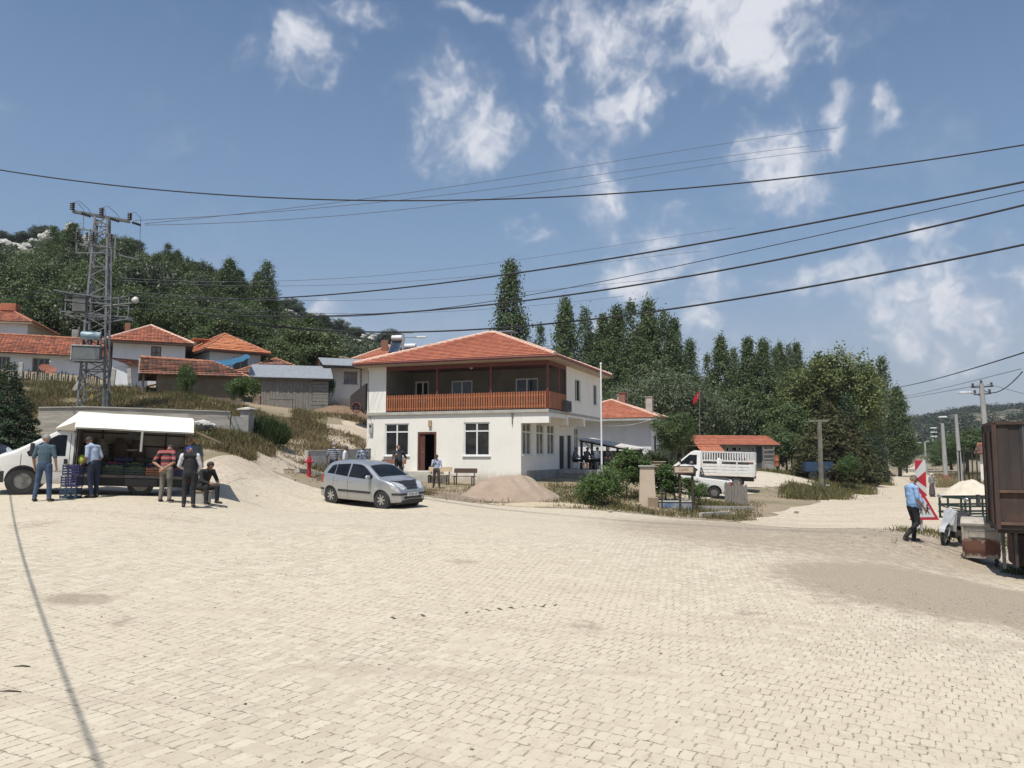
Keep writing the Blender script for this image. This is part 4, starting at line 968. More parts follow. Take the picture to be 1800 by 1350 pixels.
def walls_and_bits():
    # retaining wall behind the van
    p = [W2(px, py, d) for px, py, d in ((68,717.5,33.6),(150,716,34),(250,719,34.6),(330,722,35.2),(405,724.5,36))]
    t = thing('retaining_wall', 'board-marked concrete retaining wall behind the market van', 'wall', (0,0,0))
    m = MB()
    for a, b in zip(p[:-1], p[1:]):
        d = (b-a); n = Vector((-d.y, d.x, 0)).normalized()*.3
        m.add([a, b, b+n, a+n, a-Vector((0,0,3)), b-Vector((0,0,3)), b+n-Vector((0,0,3)), a+n-Vector((0,0,3))], [(0,1,2,3),(4,7,6,5),(0,4,5,1),(1,5,6,2),(2,6,7,3),(3,7,4,0)])
    m.build('wall_face', M('shuttered_concrete', (.50,.46,.39), (.34,.31,.26), 2.2, .95, bump=.5, bscale=8, stretch=(.5,.5,4)), t)
    m = MB()
    for a, b in zip(p[:-1], p[1:]):
        d = (b-a); n = Vector((-d.y, d.x, 0)).normalized()*.3; u = Vector((0,0,.05))
        m.add([a-n*.15, b-n*.15, b+n*1.05, a+n*1.05, a-n*.15+u, b-n*.15+u, b+n*1.05+u, a+n*1.05+u], [(0,3,2,1),(4,5,6,7),(0,1,5,4),(1,2,6,5),(2,3,7,6),(3,0,4,7)])
    m.build('coping', CONC_L, t)
    # lower wall stub, gate pier
    a = W2(405, 731, 36.1); b = W2(426, 733, 36.4); m = MB(); m.bar(a-Vector((0,0,.6)), b-Vector((0,0,.6)), .25, 1.2)
    tag(m.build('wall_stub', CONC_L), 'short low stub of concrete wall left of the capped pier', 'wall')
    a = W2(435, 716, 36.5); t = thing('gate_pier', 'square grey pier with a pale pyramid cap at the bank edge', 'pier', (a.x, a.y, a.z-.75), R(-15))
    m = MB(); m.bbox((-.22,-.22,-.9), (.22,.22,.62), .02); m.build('shaft', CONC, t)
    m = MB(); m.prism([(-.33,-.33),(.33,-.33),(.33,.33),(-.33,.33)], .622, .68, 0, 'z'); m.add([(-.33,-.33,.681),(.33,-.33,.681),(.33,.33,.681),(-.33,.33,.681),(0,0,.77)], [(0,1,4),(1,2,4),(2,3,4),(3,0,4)]); m.build('cap', M('pale_cap', (.60,.56,.47)), t)
    # low concrete wall near the hydrant with kerb
    q = [W2(px, py, d) for px, py, d in ((541,793.5,36),(600,792,37.5),(652,790,40))]
    t = thing('low_wall', 'low rendered concrete wall with a weathered coping left of the hall', 'wall', (0,0,0)); m = MB(); k2 = MB()
    for a, b in zip(q[:-1], q[1:]):
        d = (b-a); n = Vector((-d.y, d.x, 0)).normalized()*.22; z = Vector((0,0,1.6)); u = Vector((0,0,.05))
        m.add([a, b, b+n, a+n, a-z, b-z, b+n-z, a+n-z], [(0,1,2,3),(4,7,6,5),(0,4,5,1),(1,5,6,2),(2,6,7,3),(3,7,4,0)])
        k2.add([a-n*.1, b-n*.1, b+n*1.1, a+n*1.1, a-n*.1+u, b-n*.1+u, b+n*1.1+u, a+n*1.1+u], [(0,3,2,1),(4,5,6,7),(0,1,5,4),(1,2,6,5),(2,3,7,6),(3,0,4,7)])
    m.build('wall_face', CONC_L, t); k2.build('coping', CONC_L, t)
    m = MB(); pts = [G(px, d) for px, d in ((522,33.6),(540,34.6),(565,35),(590,35.4))]
    for a, b in zip(pts[:-1], pts[1:]): m.bar(a+Vector((0,0,-.08)), b+Vector((0,0,-.12)), .2, .5)
    struct(m.build('kerb', CONC_L))
    m = MB(); pts = [G(px, d) for px, d in edge_pts]
    for a, b in zip(pts[:-1], pts[1:]):
        n = int((b-a).length/.9)
        for k in range(n):
            p0 = a.lerp(b, k/n); p1 = a.lerp(b, (k+.97)/n); z = rnd.uniform(-.10, -.02); p0.z = GZ(p0.x, p0.y)+z; p1.z = GZ(p1.x, p1.y)+z+rnd.uniform(-.03,.03)
            if rnd.random() < .65: m.bar(p0, p1, .13, .22)
    struct(m.build('kerb', M('buried_kerb', (.27,.225,.165), (.38,.33,.26), 1.2, .95, bump=.4)))
    # hydrant
    g = G(543, 33.6); t = thing('fire_hydrant', 'red pillar fire hydrant on the verge behind the silver car', 'hydrant', g)
    RED = M('hydrant_red', (.42,.02,.03), (.33,.015,.022), 6, .45)
    m = MB(); m.lathe([(0,-.1),(.12,-.1),(.12,.03),(.085,.05),(.08,.5),(.10,.52),(.10,.72),(.085,.75),(.07,.82),(0,.87)], (0,0,0), (0,0,1), 18); m.build('barrel', RED, t, smooth=True, sharp=35)
    for d in ((1,0,0),(-1,0,0),(0,-1,0)):
        m = MB(); m.lathe([(0,.09),(.05,.09),(.05,.15),(.06,.155),(.06,.19),(0,.19)], (0,0,.62), d, 12); m.build('outlet', RED, t, smooth=True, sharp=35)
    m = MB(); m.lathe([(0,.86),(.035,.86),(.03,.93),(0,.93)], (0,0,0), (0,0,1), 6); m.build('cap_nut', RED, t)
    # tarpaulin beside the orange roof
    P = [W2(px, py, d) for px, py, d in ((374,640,54),(392,631,55.5),(432,622,57),(439,628,55.5),(400,645,53))]
    m = MB(); n = 10; tl, tr, br, bl = W2(378,634,56), W2(436,622,58), W2(440,629,54.5), W2(378,646,53)
    vs = []
    for i in range(n+1):
        for j in range(7):
            p = tl.lerp(tr, i/n).lerp(bl.lerp(br, i/n), j/6); vs.append(p+Vector((0,0,-.12*math.sin(math.pi*i/n)+.05*math.sin(i*2.3+j))))
    k = len(vs); vs += [v-Vector((0,0,.03)) for v in vs]
    fs = []
    for i in range(n):
        for j in range(6):
            q = (i*7+j, i*7+j+1, (i+1)*7+j+1, (i+1)*7+j); fs += [q, tuple(x+k for x in reversed(q))]
    m.add(vs, fs); TP = m.build('tarpaulin', M('blue_tarp', (.025,.14,.24), (.02,.10,.18), 2, .5), smooth=True)
    tag(TP, 'blue tarpaulin stretched below the orange roofed house', 'tarpaulin')
    # dark old cart beside the hall
    g = W2(634, 727, 53); t = thing('farm_cart', 'dark wooden farm cart with sloping top and red wheel at the hall corner', 'cart', (g.x, g.y, g.z), R(-20))
    m = MB(); m.prism([(-.45,.25),(.7,.25),(.7,1.95),(.4,1.75),(-.45,1.15)], -.6, .6); m.build('body', M('tarred_boards', (.035,.03,.028), (.06,.05,.045), 5, .9, stretch=(1,1,6)), t)
    for y in (-.7, .6):
        m = MB(); m.lathe([(.30,-.04),(.36,-.04),(.36,.04),(.30,.04),(.30,-.04)], (.05,y+.05,.36), (0,1,0), 20); wh = m.build('wheel', M('faded_red_rim', (.20,.05,.04)), t)
        m = MB()
        for a in range(4): m.bar((.05+.31*math.cos(a*.785),y+.05,.36+.31*math.sin(a*.785)), (.05-.31*math.cos(a*.785),y+.05,.36-.31*math.sin(a*.785)), .04)
        m.build('spoke', STEELD, wh)
    # small red-brown plate sign on a stake and leaning stones above the bank
    a = W2(84, 648, 50.5); t = thing('satellite_dish', 'rust-coloured satellite dish tilted up in front of the long white house', 'satellite dish', a, R(15))
    m = MB(); N_ = Vector((.35,-.55,.75)).normalized(); m.lathe([(0,.10),(.25,.085),(.42,.04),(.5,0),(.48,-.01),(.40,.025),(.24,.07),(0,.085)], (0,0,0), -N_, 24); m.build('reflector', M('rust_dish', (.30,.105,.055), (.22,.08,.05), 4, .85), t, smooth=True, sharp=50)
    m = MB(); m.tube([(0,0,-.05),(0,.1,-.6),(0,.1,-1.6)], .03, 8); m.build('mast', GALV, t)
    m = MB(); m.tube([(0,0,-.3),N_*.55], .015, 6); m.ball(N_*.56, .05, 6); m.build('feed_arm', PVC, t)
    # stake fence in front of the long house
    t = thing('stake_fence', 'rickety dark stake fence along the top of the grassy bank', 'fence', (0,0,0)); m = MB(); r = MB(); last = None
    for k in range(58):
        px = -30+k*3.6; py = 664+px*.075; d = 49+px*.012; a = W2(px, py, d)
        h = rnd.uniform(.35, .75); m.bar(a-Vector((0,0,.6)), a+Vector((rnd.uniform(-.06,.06),0,h)), .05)
        if last is not None and k % 3 == 0: r.tube([last+Vector((0,-.03,.3)), a+Vector((0,-.03,.28))], .012, 5); last = a
        if last is None: last = a
    m.build('stake', PLANKD, t); r.build('wire', GALV, t)
    for px, py0, py1, d, lean, lb in ((36,637,655,49,.05,'pale stone post leaning beside the stake fence'),(135,667,680,46,.5,'white plank lying askew by the lattice tower foot'),(228,648,664,49,-.1,'pale stone post beside the small garden shed'),(198,648,672,49,.06,'white gate post below the two-storey house')):
        a = W2(px, py1, d); h = (py1-py0)*d/F; m = MB(); m.bbox((-.12,-.1,-.4), (.12,.1,h), .02); o = m.build('stone_post', M('bleached_stone', (.52,.49,.43), (.4,.37,.32), 5), None); o.location = a; o.rotation_euler = (0, lean, .3)
        tag(o, lb, 'post', 'pale posts on the bank')
walls_and_bits()
# ------------------------------------------------------------ hills
def hill_mat(name, soil, soil2, scrub, rock, rk=.62, sc=1.0):
    m, nt, b = new_mat(name); b.inputs['Roughness'].default_value = .95; co = objco(nt)
    n1 = noise_n(nt, co, .035*sc, 7, .6); n2 = noise_n(nt, co, .16*sc, 6, .65); n3 = noise_n(nt, co, .9*sc, 5, .7)
    c = mix_c(nt, ramp(nt, n2, .4, .6), soil, soil2); c = mix_c(nt, ramp(nt, n1, .40, .55), c, scrub)
    c = mix_c(nt, ramp(nt, math_n(nt, 'ADD', math_n(nt, 'MULTIPLY', n1, .4), math_n(nt, 'MULTIPLY', n2, .6)), rk, rk+.05), c, rock)
    c = mix_c(nt, math_n(nt, 'MULTIPLY', ramp(nt, n3, .5, .7), .5), c, tuple(x*.6 for x in soil))
    L(nt, c, b.inputs['Base Color']); L(nt, bump_n(nt, n3, .8, .8), b.inputs['Normal']); return m
class Hill:
    def __init__(s, prof, d0, dr, back, pw):
        s.px = np.array([p[0] for p in prof], float); s.py = np.array([p[1] for p in prof], float); s.d0, s.dr, s.back, s.pw = d0, dr, back, pw
        rs = np.random.RandomState(3); s.ph = rs.rand(6)*6
    def z(s, x, y):
        x = np.asarray(x, float); y = np.asarray(y, float)
        px = 900+x/np.maximum(y, 1)*F; py = np.interp(px, s.px, s.py)
        zr = CZ-(py-800)/F*s.dr; g0 = GZN(x/np.maximum(y, 1)*s.d0, np.full_like(y, s.d0))
        t = np.clip((y-s.d0)/(s.dr-s.d0), 0, 1); up = g0-.5+(zr-g0)*t**s.pw
        wob = (np.sin(x*.11+s.ph[0])+np.sin(y*.09+s.ph[1])+.6*np.sin(x*.23+y*.19+s.ph[2]))*.012*s.dr/2*t*(1-t)*1.5
        dn = np.clip((y-s.dr)/s.back, 0, 2); return up+wob-dn*dn*(zr-g0)*.6-dn*4
HL = Hill([(-1500,470),(-300,425),(0,420),(60,414),(140,424),(210,436),(280,462),(340,480),(400,500),(480,530),(520,556),(560,577),(620,594),(690,607),(760,640),(900,720),(1000,790)], 84, 250, 160, .85)
HR = Hill([(900,800),(1100,792),(1300,775),(1450,756),(1560,748),(1600,741),(1650,733),(1700,723),(1800,717),(2000,700),(2600,690)], 300, 700, 400, .8)
def hill_obj(name, H, p0, p1, d1, n, mat):
    P, D = np.meshgrid(np.linspace(p0, p1, n), np.linspace(H.d0, d1, n)); X = (P-900)/F*D; Z = H.z(X, D)
    V = np.stack([X, D, Z], -1).reshape(-1, 3); i, j = np.meshgrid(np.arange(n-1), np.arange(n-1), indexing='ij')
    struct(np_mesh(name, V, np.stack([i*n+j, i*n+j+1, (i+1)*n+j+1, (i+1)*n+j], -1).reshape(-1, 4), mat, smooth=True))
hill_obj('hill', HL, -1400, 1000, 480, 150, hill_mat('rocky_scrub_slope', (.25,.20,.13), (.17,.15,.085), (.06,.075,.03), (.55,.53,.48), .60))
hill_obj('hill', HR, 900, 2600, 1300, 130, hill_mat('far_scrub_slope', (.25,.20,.145), (.20,.165,.115), (.055,.07,.04), (.35,.3,.25), .66, .4))
def HZ(x, y):
    g = GZ(x, y)
    return max(g, float(HL.z([x], [y])[0])) if 84 < y < 480 else g

# ------------------------------------------------------------ foliage
def leaf_mat(name, c1, c2, c3=None, tr=.25, rough=.5):
    m, nt, b = new_mat(name); co = objco(nt); b.inputs['Roughness'].default_value = rough; b.inputs['Specular IOR Level'].default_value = .35
    oi = node(nt, 'ShaderNodeObjectInfo')
    vm = node(nt, 'ShaderNodeVectorMath', operation='SNAP'); L(nt, co, vm.inputs[0]); vm.inputs[1].default_value = (.3,.3,.3)
    wn = node(nt, 'ShaderNodeTexWhiteNoise'); L(nt, vm.outputs[0], wn.inputs[0])
    c = mix_c(nt, ramp(nt, wn.outputs['Value'], 0, 1, False), c1, c2)
    c = mix_c(nt, math_n(nt, 'MULTIPLY', ramp(nt, noise_n(nt, co, .45, 4, .6), .5, .7), .6), c, c3 or tuple(x*1.35 for x in c2))
    c = mix_c(nt, math_n(nt, 'MULTIPLY', oi.outputs['Random'], .30), c, c3 or c2)
    L(nt, c, b.inputs['Base Color'])
    t = node(nt, 'ShaderNodeBsdfTranslucent'); L(nt, mix_c(nt, .5, c, (.12,.15,.045)), t.inputs[0])
    mx = node(nt, 'ShaderNodeMixShader'); mx.inputs[0].default_value = tr; L(nt, b.outputs[0], mx.inputs[1]); L(nt, t.outputs[0], mx.inputs[2])
    L(nt, mx.outputs[0], nt.nodes['Material Output'].inputs[0]); return m
LF_POP = leaf_mat('poplar_leaf', (.067,.101,.039), (.101,.143,.053), (.136,.178,.067), .26)
LF_LIGHT = leaf_mat('pale_poplar_leaf', (.115,.145,.045), (.155,.185,.06), (.20,.225,.085), .3)
LF_BROAD = leaf_mat('walnut_leaf', (.064,.101,.037), (.098,.140,.051), (.132,.175,.064), .26)
LF_DARK = leaf_mat('oak_scrub_leaf', (.044,.062,.03), (.064,.086,.038), (.088,.108,.05), .15)
LF_WIL = leaf_mat('willow_leaf', (.095,.125,.068), (.13,.165,.09), (.17,.20,.115), .25)
LF_SPR = leaf_mat('spruce_needle', (.029,.055,.026), (.046,.075,.035), (.065,.098,.047), .1, .6)
LF_BRN = leaf_mat('dry_conifer_needle', (.055,.058,.022), (.08,.078,.03), (.11,.09,.04), .15, .7)
LF_BUSH = leaf_mat('bush_leaf', (.046,.091,.023), (.078,.137,.033), (.130,.182,.052), .3)
LF_FARW = leaf_mat('far_wood_leaf', (.03,.043,.024), (.045,.058,.032), (.06,.07,.04), .1)
LF_BROOM = leaf_mat('broom_stem', (.035,.062,.02), (.055,.088,.028), (.09,.115,.045), .2)
BARK = M('grey_bark', (.17,.145,.12), (.10,.085,.07), 3, .95, bump=.7, bscale=8, stretch=(1,1,.25))
BARKP = M('pale_bark', (.36,.35,.31), (.22,.21,.18), 2, .9, bump=.5, stretch=(1,1,.3))
rng = np.random.RandomState(5)
def leaves(C, Nrm, size, asp=.7, jit=.35, rs=None):
    rs = rs or rng; n = len(C)
    Nr = Nrm+rs.normal(0, .75, (n, 3)); Nr /= np.linalg.norm(Nr, axis=1, keepdims=True)+1e-9
    A = np.cross(Nr, rs.normal(0, 1, (n, 3))); A /= np.linalg.norm(A, axis=1, keepdims=True)+1e-9; B = np.cross(Nr, A)
    s = size*(1+rs.uniform(-jit, jit, (n, 1))); A = A*s*.5; B = B*s*.5*asp
    V = np.stack([C-A, C-B+A*.15, C+A, C+B+A*.15], 1).reshape(-1, 3); return V, np.arange(n*4).reshape(-1, 4)
def poplar_pts(H, Rr, ncl, per, rs, base=.06, fork=0):
    t = rs.beta(1.1, 1.15, ncl)*(1-base)+base
    prof = np.interp(t, [0,.06,.18,.4,.65,.85,.95,1], [.25,.6,.9,1,.80,.45,.20,.04])
    tops = [(0, 0, 1.0)]+[(Rr*.45*math.cos(a), Rr*.45*math.sin(a), rs.uniform(.8, .93)) for a in rs.uniform(0, 6.28, fork)]
    a = rs.uniform(0, 6.283, ncl); rr = Rr*prof*np.sqrt(rs.uniform(.18, 1, ncl))*rs.uniform(.8, 1.12, ncl)
    k = rs.randint(0, len(tops), ncl); tx = np.array([tops[i][0] for i in k]); ty = np.array([tops[i][1] for i in k]); tz = np.array([tops[i][2] for i in k])
    C = np.stack([rr*np.cos(a)+tx*t, rr*np.sin(a)+ty*t, H*t*tz], 1)
    sg = np.array([Rr*.15, Rr*.15, H*.022]); P = np.repeat(C, per, 0)+rs.normal(0, 1, (ncl*per, 3))*sg
    O = np.repeat(np.stack([np.cos(a), np.sin(a), np.full(ncl, .5)], 1), per, 0)*.9; O[:, 2] += .2; return P, O
def broad_pts(H, Rr, ncl, per, rs, base=.22, lobes=9, dens=.5):
    cz = H*(base+(1-base)*.5); hz = H*(1-base)*.5; LB = []
    for i in range(lobes):
        a = rs.uniform(0, 6.28); e = rs.uniform(-.6, .95); r = rs.uniform(.35, .62)
        LB.append((Rr*r*math.cos(a)*math.cos(e), Rr*r*math.sin(a)*math.cos(e), cz+hz*.58*math.sin(e), rs.uniform(.38, .58)))
    LB.append((0, 0, cz, .6)); k = rs.randint(0, len(LB), ncl); LB = np.array(LB)
    d = rs.normal(0, 1, (ncl, 3)); d[:, 2] = np.abs(d[:, 2])*np.where(rs.rand(ncl) < .75, 1, -1); d /= np.linalg.norm(d, axis=1, keepdims=True)
    rad = rs.uniform(.72, 1.08, (ncl, 1)); C = LB[k, :3]+d*rad*LB[k, 3:4]*np.array([Rr, Rr, hz])
    P = np.repeat(C, per, 0)+rs.normal(0, 1, (ncl*per, 3))*Rr*.085; return P, np.repeat(d, per, 0)+np.array([0, 0, .35])
def willow_pts(H, Rr, ncl, per, rs):
    P, O = broad_pts(H, Rr, ncl, per, rs, .15, 11); i = np.arange(len(P)) % per
    P[:, 2] -= i/per*H*.10; return P, O
def spruce_pts(H, Rr, tiers, per, rs, droop=.25):
    Ps, Os = [], []
    for k in range(tiers):
        t = (k+.5)/tiers; z = H*(.06+.94*t); r = Rr*(1-t)**.85*rs.uniform(.85, 1.1)+.04*Rr; nb = max(5, int(13*(1-t)+5)); ph = rs.uniform(0, 6.28)
        for j in range(nb):
            a = ph+6.283*j/nb+rs.normal(0, .15); L_ = r*rs.uniform(.75, 1.12); n = max(4, int(per*L_/Rr*1.2)); u = np.sqrt(rs.uniform(.02, 1, n))
            w = rs.normal(0, .11, n)*Rr*(1.15-u*.6); zz = z-droop*L_*u**1.5+.35*H/tiers*rs.normal(0, 1, n)+.12*L_*u+rs.normal(0, .12)
            Ps.append(np.stack([np.cos(a)*L_*u-np.sin(a)*w, np.sin(a)*L_*u+np.cos(a)*w, zz], 1)); Os.append(np.tile([np.cos(a)*.5, np.sin(a)*.5, .9], (n, 1)))
    return np.concatenate(Ps), np.concatenate(Os)
def trunk_mb(H, r, limbs, rs, spread=.4, z0=.3):
    m = MB(); pts = [(0, 0, -.8)]+[(rs.normal(0, .012)*H*k/6, rs.normal(0, .012)*H*k/6, H*.92*k/6) for k in range(1, 7)]
    m.tube(pts, [r*1.3]+[r*(1-.9*k/6) for k in range(1, 7)], 8)
    for i in range(limbs):
        t = z0+(.85-z0)*i/limbs; a = i*2.4+rs.uniform(-.4, .4); L_ = H*spread*(1-t*.5)*rs.uniform(.6, 1); p = Vector((0, 0, H*t*.9))
        q = p+Vector((math.cos(a)*L_*.5, math.sin(a)*L_*.5, L_*.45)); e = q+Vector((math.cos(a)*L_*.35, math.sin(a)*L_*.35, L_*.5)); m.tube([p, q, e], [r*(1-t)*.55, r*(1-t)*.35, r*.06], 6)
    return m
PROTO = {}
def proto(kind, seed, maker, lsize, lm, H, trunk=None, asp=.7, bark=None):
    rs = np.random.RandomState(seed); P, O = maker(rs); V, Fq = leaves(P, O, lsize, asp, rs=rs)
    me = np_mesh('crown', V, Fq, lm); tr = trunk(rs).build('trunk', bark or BARK, None, smooth=True) if trunk else None
    PROTO.setdefault(kind, []).append((me.data, tr.data if tr else None, H)); bpy.data.objects.remove(me)
    if tr: bpy.data.objects.remove(tr)
for s in range(5): proto('poplar', 20+s, lambda rs, s=s: poplar_pts(20, 2.5, 420, 44, rs, fork=(0,2,0,1,0)[s]), .27, LF_POP, 20, lambda rs: trunk_mb(20, .26, 9, rs, .12))
for s in range(2): proto('slim_poplar', 40+s, lambda rs: poplar_pts(20, 1.9, 200, 34, rs), .28, LF_WIL, 20, lambda rs: trunk_mb(20, .30, 10, rs, .12), bark=BARKP)
for s in range(2): proto('pale_poplar', 50+s, lambda rs: broad_pts(16, 5.2, 480, 36, rs, .10, 14), .32, LF_LIGHT, 16, lambda rs: trunk_mb(16, .28, 10, rs, .3), bark=BARKP)
for s in range(4): proto('leafy', 60+s, lambda rs: broad_pts(10, 4.2, 420, 46, rs, .12, 12), .26, LF_BROAD, 10, lambda rs: trunk_mb(10, .22, 8, rs, .35))
for s in range(3): proto('scrub_oak', 70+s, lambda rs: broad_pts(8, 3.6, 280, 36, rs, .08, 10), .28, LF_DARK, 8, lambda rs: trunk_mb(8, .2, 6, rs, .35))
for s in range(3): proto('willow', 80+s, lambda rs: willow_pts(12, 5.2, 420, 24, rs), .36, LF_WIL, 12, lambda rs: trunk_mb(12, .3, 8, rs, .35), asp=.35)
for s in range(2): proto('spruce', 90+s, lambda rs: spruce_pts(8, 2.6, 30, 62, rs, .38), .24, LF_SPR, 8, lambda rs: trunk_mb(8, .16, 0, rs), asp=.35)
for s in range(2): proto('dry_conifer', 95+s, lambda rs: spruce_pts(8, 3.2, 24, 60, rs, .2), .30, LF_BRN, 8, lambda rs: trunk_mb(8, .16, 0, rs), asp=.4)
for s in range(2): proto('bush', 100+s, lambda rs: broad_pts(2, 1.35, 300, 24, rs, .0, 13), .10, LF_BUSH, 2, lambda rs: trunk_mb(1.6, .04, 7, rs, .5, .1))
for s in range(2): proto('sapling', 105+s, lambda rs: broad_pts(3.2, 1.2, 150, 18, rs, .18, 8), .17, LF_BUSH, 3.2, lambda rs: trunk_mb(2.9, .05, 7, rs, .35, .3), asp=.55)
_ti = [0]
def tree(kind, p, H, Wd, name, label, cat, group=None, rz=None, k=None):
    ps = PROTO[kind]; cm, tm, H0 = ps[(_ti[0] if k is None else k) % len(ps)]; _ti[0] += 1
    co = [float(np.percentile([abs(v.co.x) for v in cm.vertices], 97.5))] if not hasattr(tree, 'c') or cm.name not in tree.c else [tree.c[cm.name]]
    tree.c = getattr(tree, 'c', {}); tree.c[cm.name] = co[0]
    t = thing(name, label, cat, p, rnd.uniform(0, 6.28) if rz is None else rz, group); s = H/H0; w = Wd/(2*co[0])
    for nm, me in (('crown', cm), ('trunk', tm)):
        if me is None: continue
        o = bpy.data.objects.new(nm, me); COL.objects.link(o); o.parent = t; o.scale = (w, w, s)
    return t
def tree_px(kind, px, top, wpx, d, name, label, cat, group=None, base=None, rz=None, k=None):
    x = (px-900)/F*d; z = HZ(x, d) if base is None else W2(px, base, d).z; zt = W2(px, top, d).z
    return tree(kind, (x, d, z), zt-z, wpx*d/F, name, label, cat, group, rz, k)
GP = 'poplars in the tall tree line'
tree_px('poplar', 897, 468, 66, 95, 'poplar_tree', 'tallest lone dark poplar rising behind the hall roof ridge', 'tree', k=0)
for px, top, w, d in [(950,572,44,105),(995,528,60,92),(1030,540,52,98),(1062,560,54,95),(1087,546,60,98),(1112,533,62,95),(1142,530,62,97),(1170,545,60,95),(1187,566,46,98),(1215,603,42,110),(1246,625,40,98),(1270,594,50,95),(1293,612,40,99),(1318,600,46,96),(1345,603,50,94),(1365,614,44,100),(1374,606,36,112),(1390,605,36,112),(1404,608,34,113),(1445,636,56,105),(1075,600,60,90),(1130,600,66,90)]:
    tree_px('poplar', px, top, w, d, 'poplar_tree', 'dark green poplar standing in the tall tree line right of the hall', 'tree', GP)
tree_px('pale_poplar', 1425, 634, 105, 90, 'poplar_tree', 'yellow-green broad poplar above the concrete crossbar post', 'tree')
tree_px('pale_poplar', 1484, 617, 125, 86, 'poplar_tree', 'largest yellow-green poplar, right of the crossbar post', 'tree')
tree_px('slim_poplar', 1532, 640, 40, 120, 'poplar_tree', 'slim grey poplar just right of the yellow-green trees', 'tree')
tree_px('slim_poplar', 1554, 629, 42, 122, 'poplar_tree', 'slim grey poplar with a bare pale trunk side', 'tree')
tree_px('poplar', 1578, 682, 48, 112, 'poplar_tree', 'last dark poplar at the right end of the tree line by the road', 'tree')
for px, top, w, d in [(1150,632,130,82),(1210,650,130,84),(1262,690,100,86),(1100,660,90,80)]:
    tree_px('willow', px, top, w, d, 'willow_tree', 'feathery grey-green willow in front of the poplars near the red flag', 'tree', 'willows behind the white house')
for px, top, w, d in [(1310,680,90,88),(1355,690,90,88),(1400,705,90,86),(1250,720,70,84),(1215,735,60,82),(1380,745,70,80)]:
    tree_px('leafy', px, top, w, d, 'leafy_tree', 'dark bushy tree filling the foot of the poplar row', 'tree', 'bushy trees under the poplars')
tree_px('spruce', 1490, 690, 96, 74, 'spruce_tree', 'big blue-green spruce overhanging the left road edge', 'tree', k=0)
tree_px('dry_conifer', 1455, 705, 120, 70, 'conifer_tree', 'olive brown conifer right behind the concrete crossbar post', 'tree', k=0)
tree_px('dry_conifer', 1490, 725, 100, 73, 'conifer_tree', 'brownish conifer between the crossbar post and the spruce', 'tree', k=1)
tree_px('spruce', 1528, 722, 54, 98, 'spruce_tree', 'smaller spruce further along the left road edge', 'tree', k=1)
for px, top, w, d in [(1590,770,46,140),(1612,782,50,190),(1640,776,70,170),(1668,770,60,150),(1695,762,80,125),(1725,752,90,112),(1655,792,60,135),(1600,795,40,180)]:
    tree_px('leafy', px, top, w, d, 'leafy_tree', 'green bushy tree beside the far road bend', 'tree', 'trees by the far road bend')
tree_px('leafy', 1187, 722, 74, 58, 'leafy_tree', 'dark tree growing against the right side of the white house', 'tree', base=825)
tree_px('scrub_oak', 1150, 790, 60, 56, 'leafy_tree', 'low dark bush at the foot of the rubble stone base', 'bush', base=835)
# wooded slope on the left
for px, top, w, d, lb in [(395,457,50,98,'taller of the two left poplars breaking the hill skyline'),(462,459,52,96,'poplar at the right end of the wooded slope above the barn')]:
    tree_px('poplar', px, top, w, d, 'poplar_tree', lb, 'tree')
for px, top, w, d in [(413,478,40,102),(447,482,40,101),(284,430,38,116),(301,442,36,120),(78,397,46,122),(112,396,48,118),(96,408,40,124),(150,414,40,121),(265,448,38,112),(325,462,36,118)]:
    tree_px('poplar', px, top, w, d, 'poplar_tree', 'poplar among the wooded slope above the village roofs', 'tree', 'poplars on the wooded slope')
rr = random.Random(4)
for d, tops in [(76, [(-60,520),(0,515),(100,505),(200,500),(300,525),(400,560),(470,575),(560,600)]), (90, [(-60,488),(0,482),(100,468),(200,458),(300,480),(400,530),(470,552),(560,590)]), (107, [(-60,465),(0,460),(100,446),(160,440),(200,436),(300,455),(400,505),(470,535),(545,575)]), (126, [(-60,450),(20,448),(100,436),(150,428),(200,424),(300,452),(380,487),(440,515)])]:
    px = -55 if d < 100 else -45
    lim = {76:545, 90:545, 107:510, 126:430}[d]
    while px < lim:
        top = np.interp(px, [t[0] for t in tops], [t[1] for t in tops])+rr.uniform(-14, 14); dd = d+rr.uniform(-6, 6)
        tree_px('leafy' if rr.random() < .72 else 'scrub_oak', px, top, rr.uniform(62, 92)*80/dd*1.05, dd, 'leafy_tree', 'bushy tree in the dense wood climbing the hill behind the village', 'tree', 'trees of the hillside wood'); px += rr.uniform(26, 40)*82/dd
tree_px('leafy', 537, 556, 96, 70, 'walnut_tree', 'rounded walnut tree rising right behind the barn roof', 'tree', k=1)
tree_px('leafy', 497, 592, 76, 67, 'walnut_tree', 'bright walnut tree between orange roof and barn roof', 'tree', k=2)
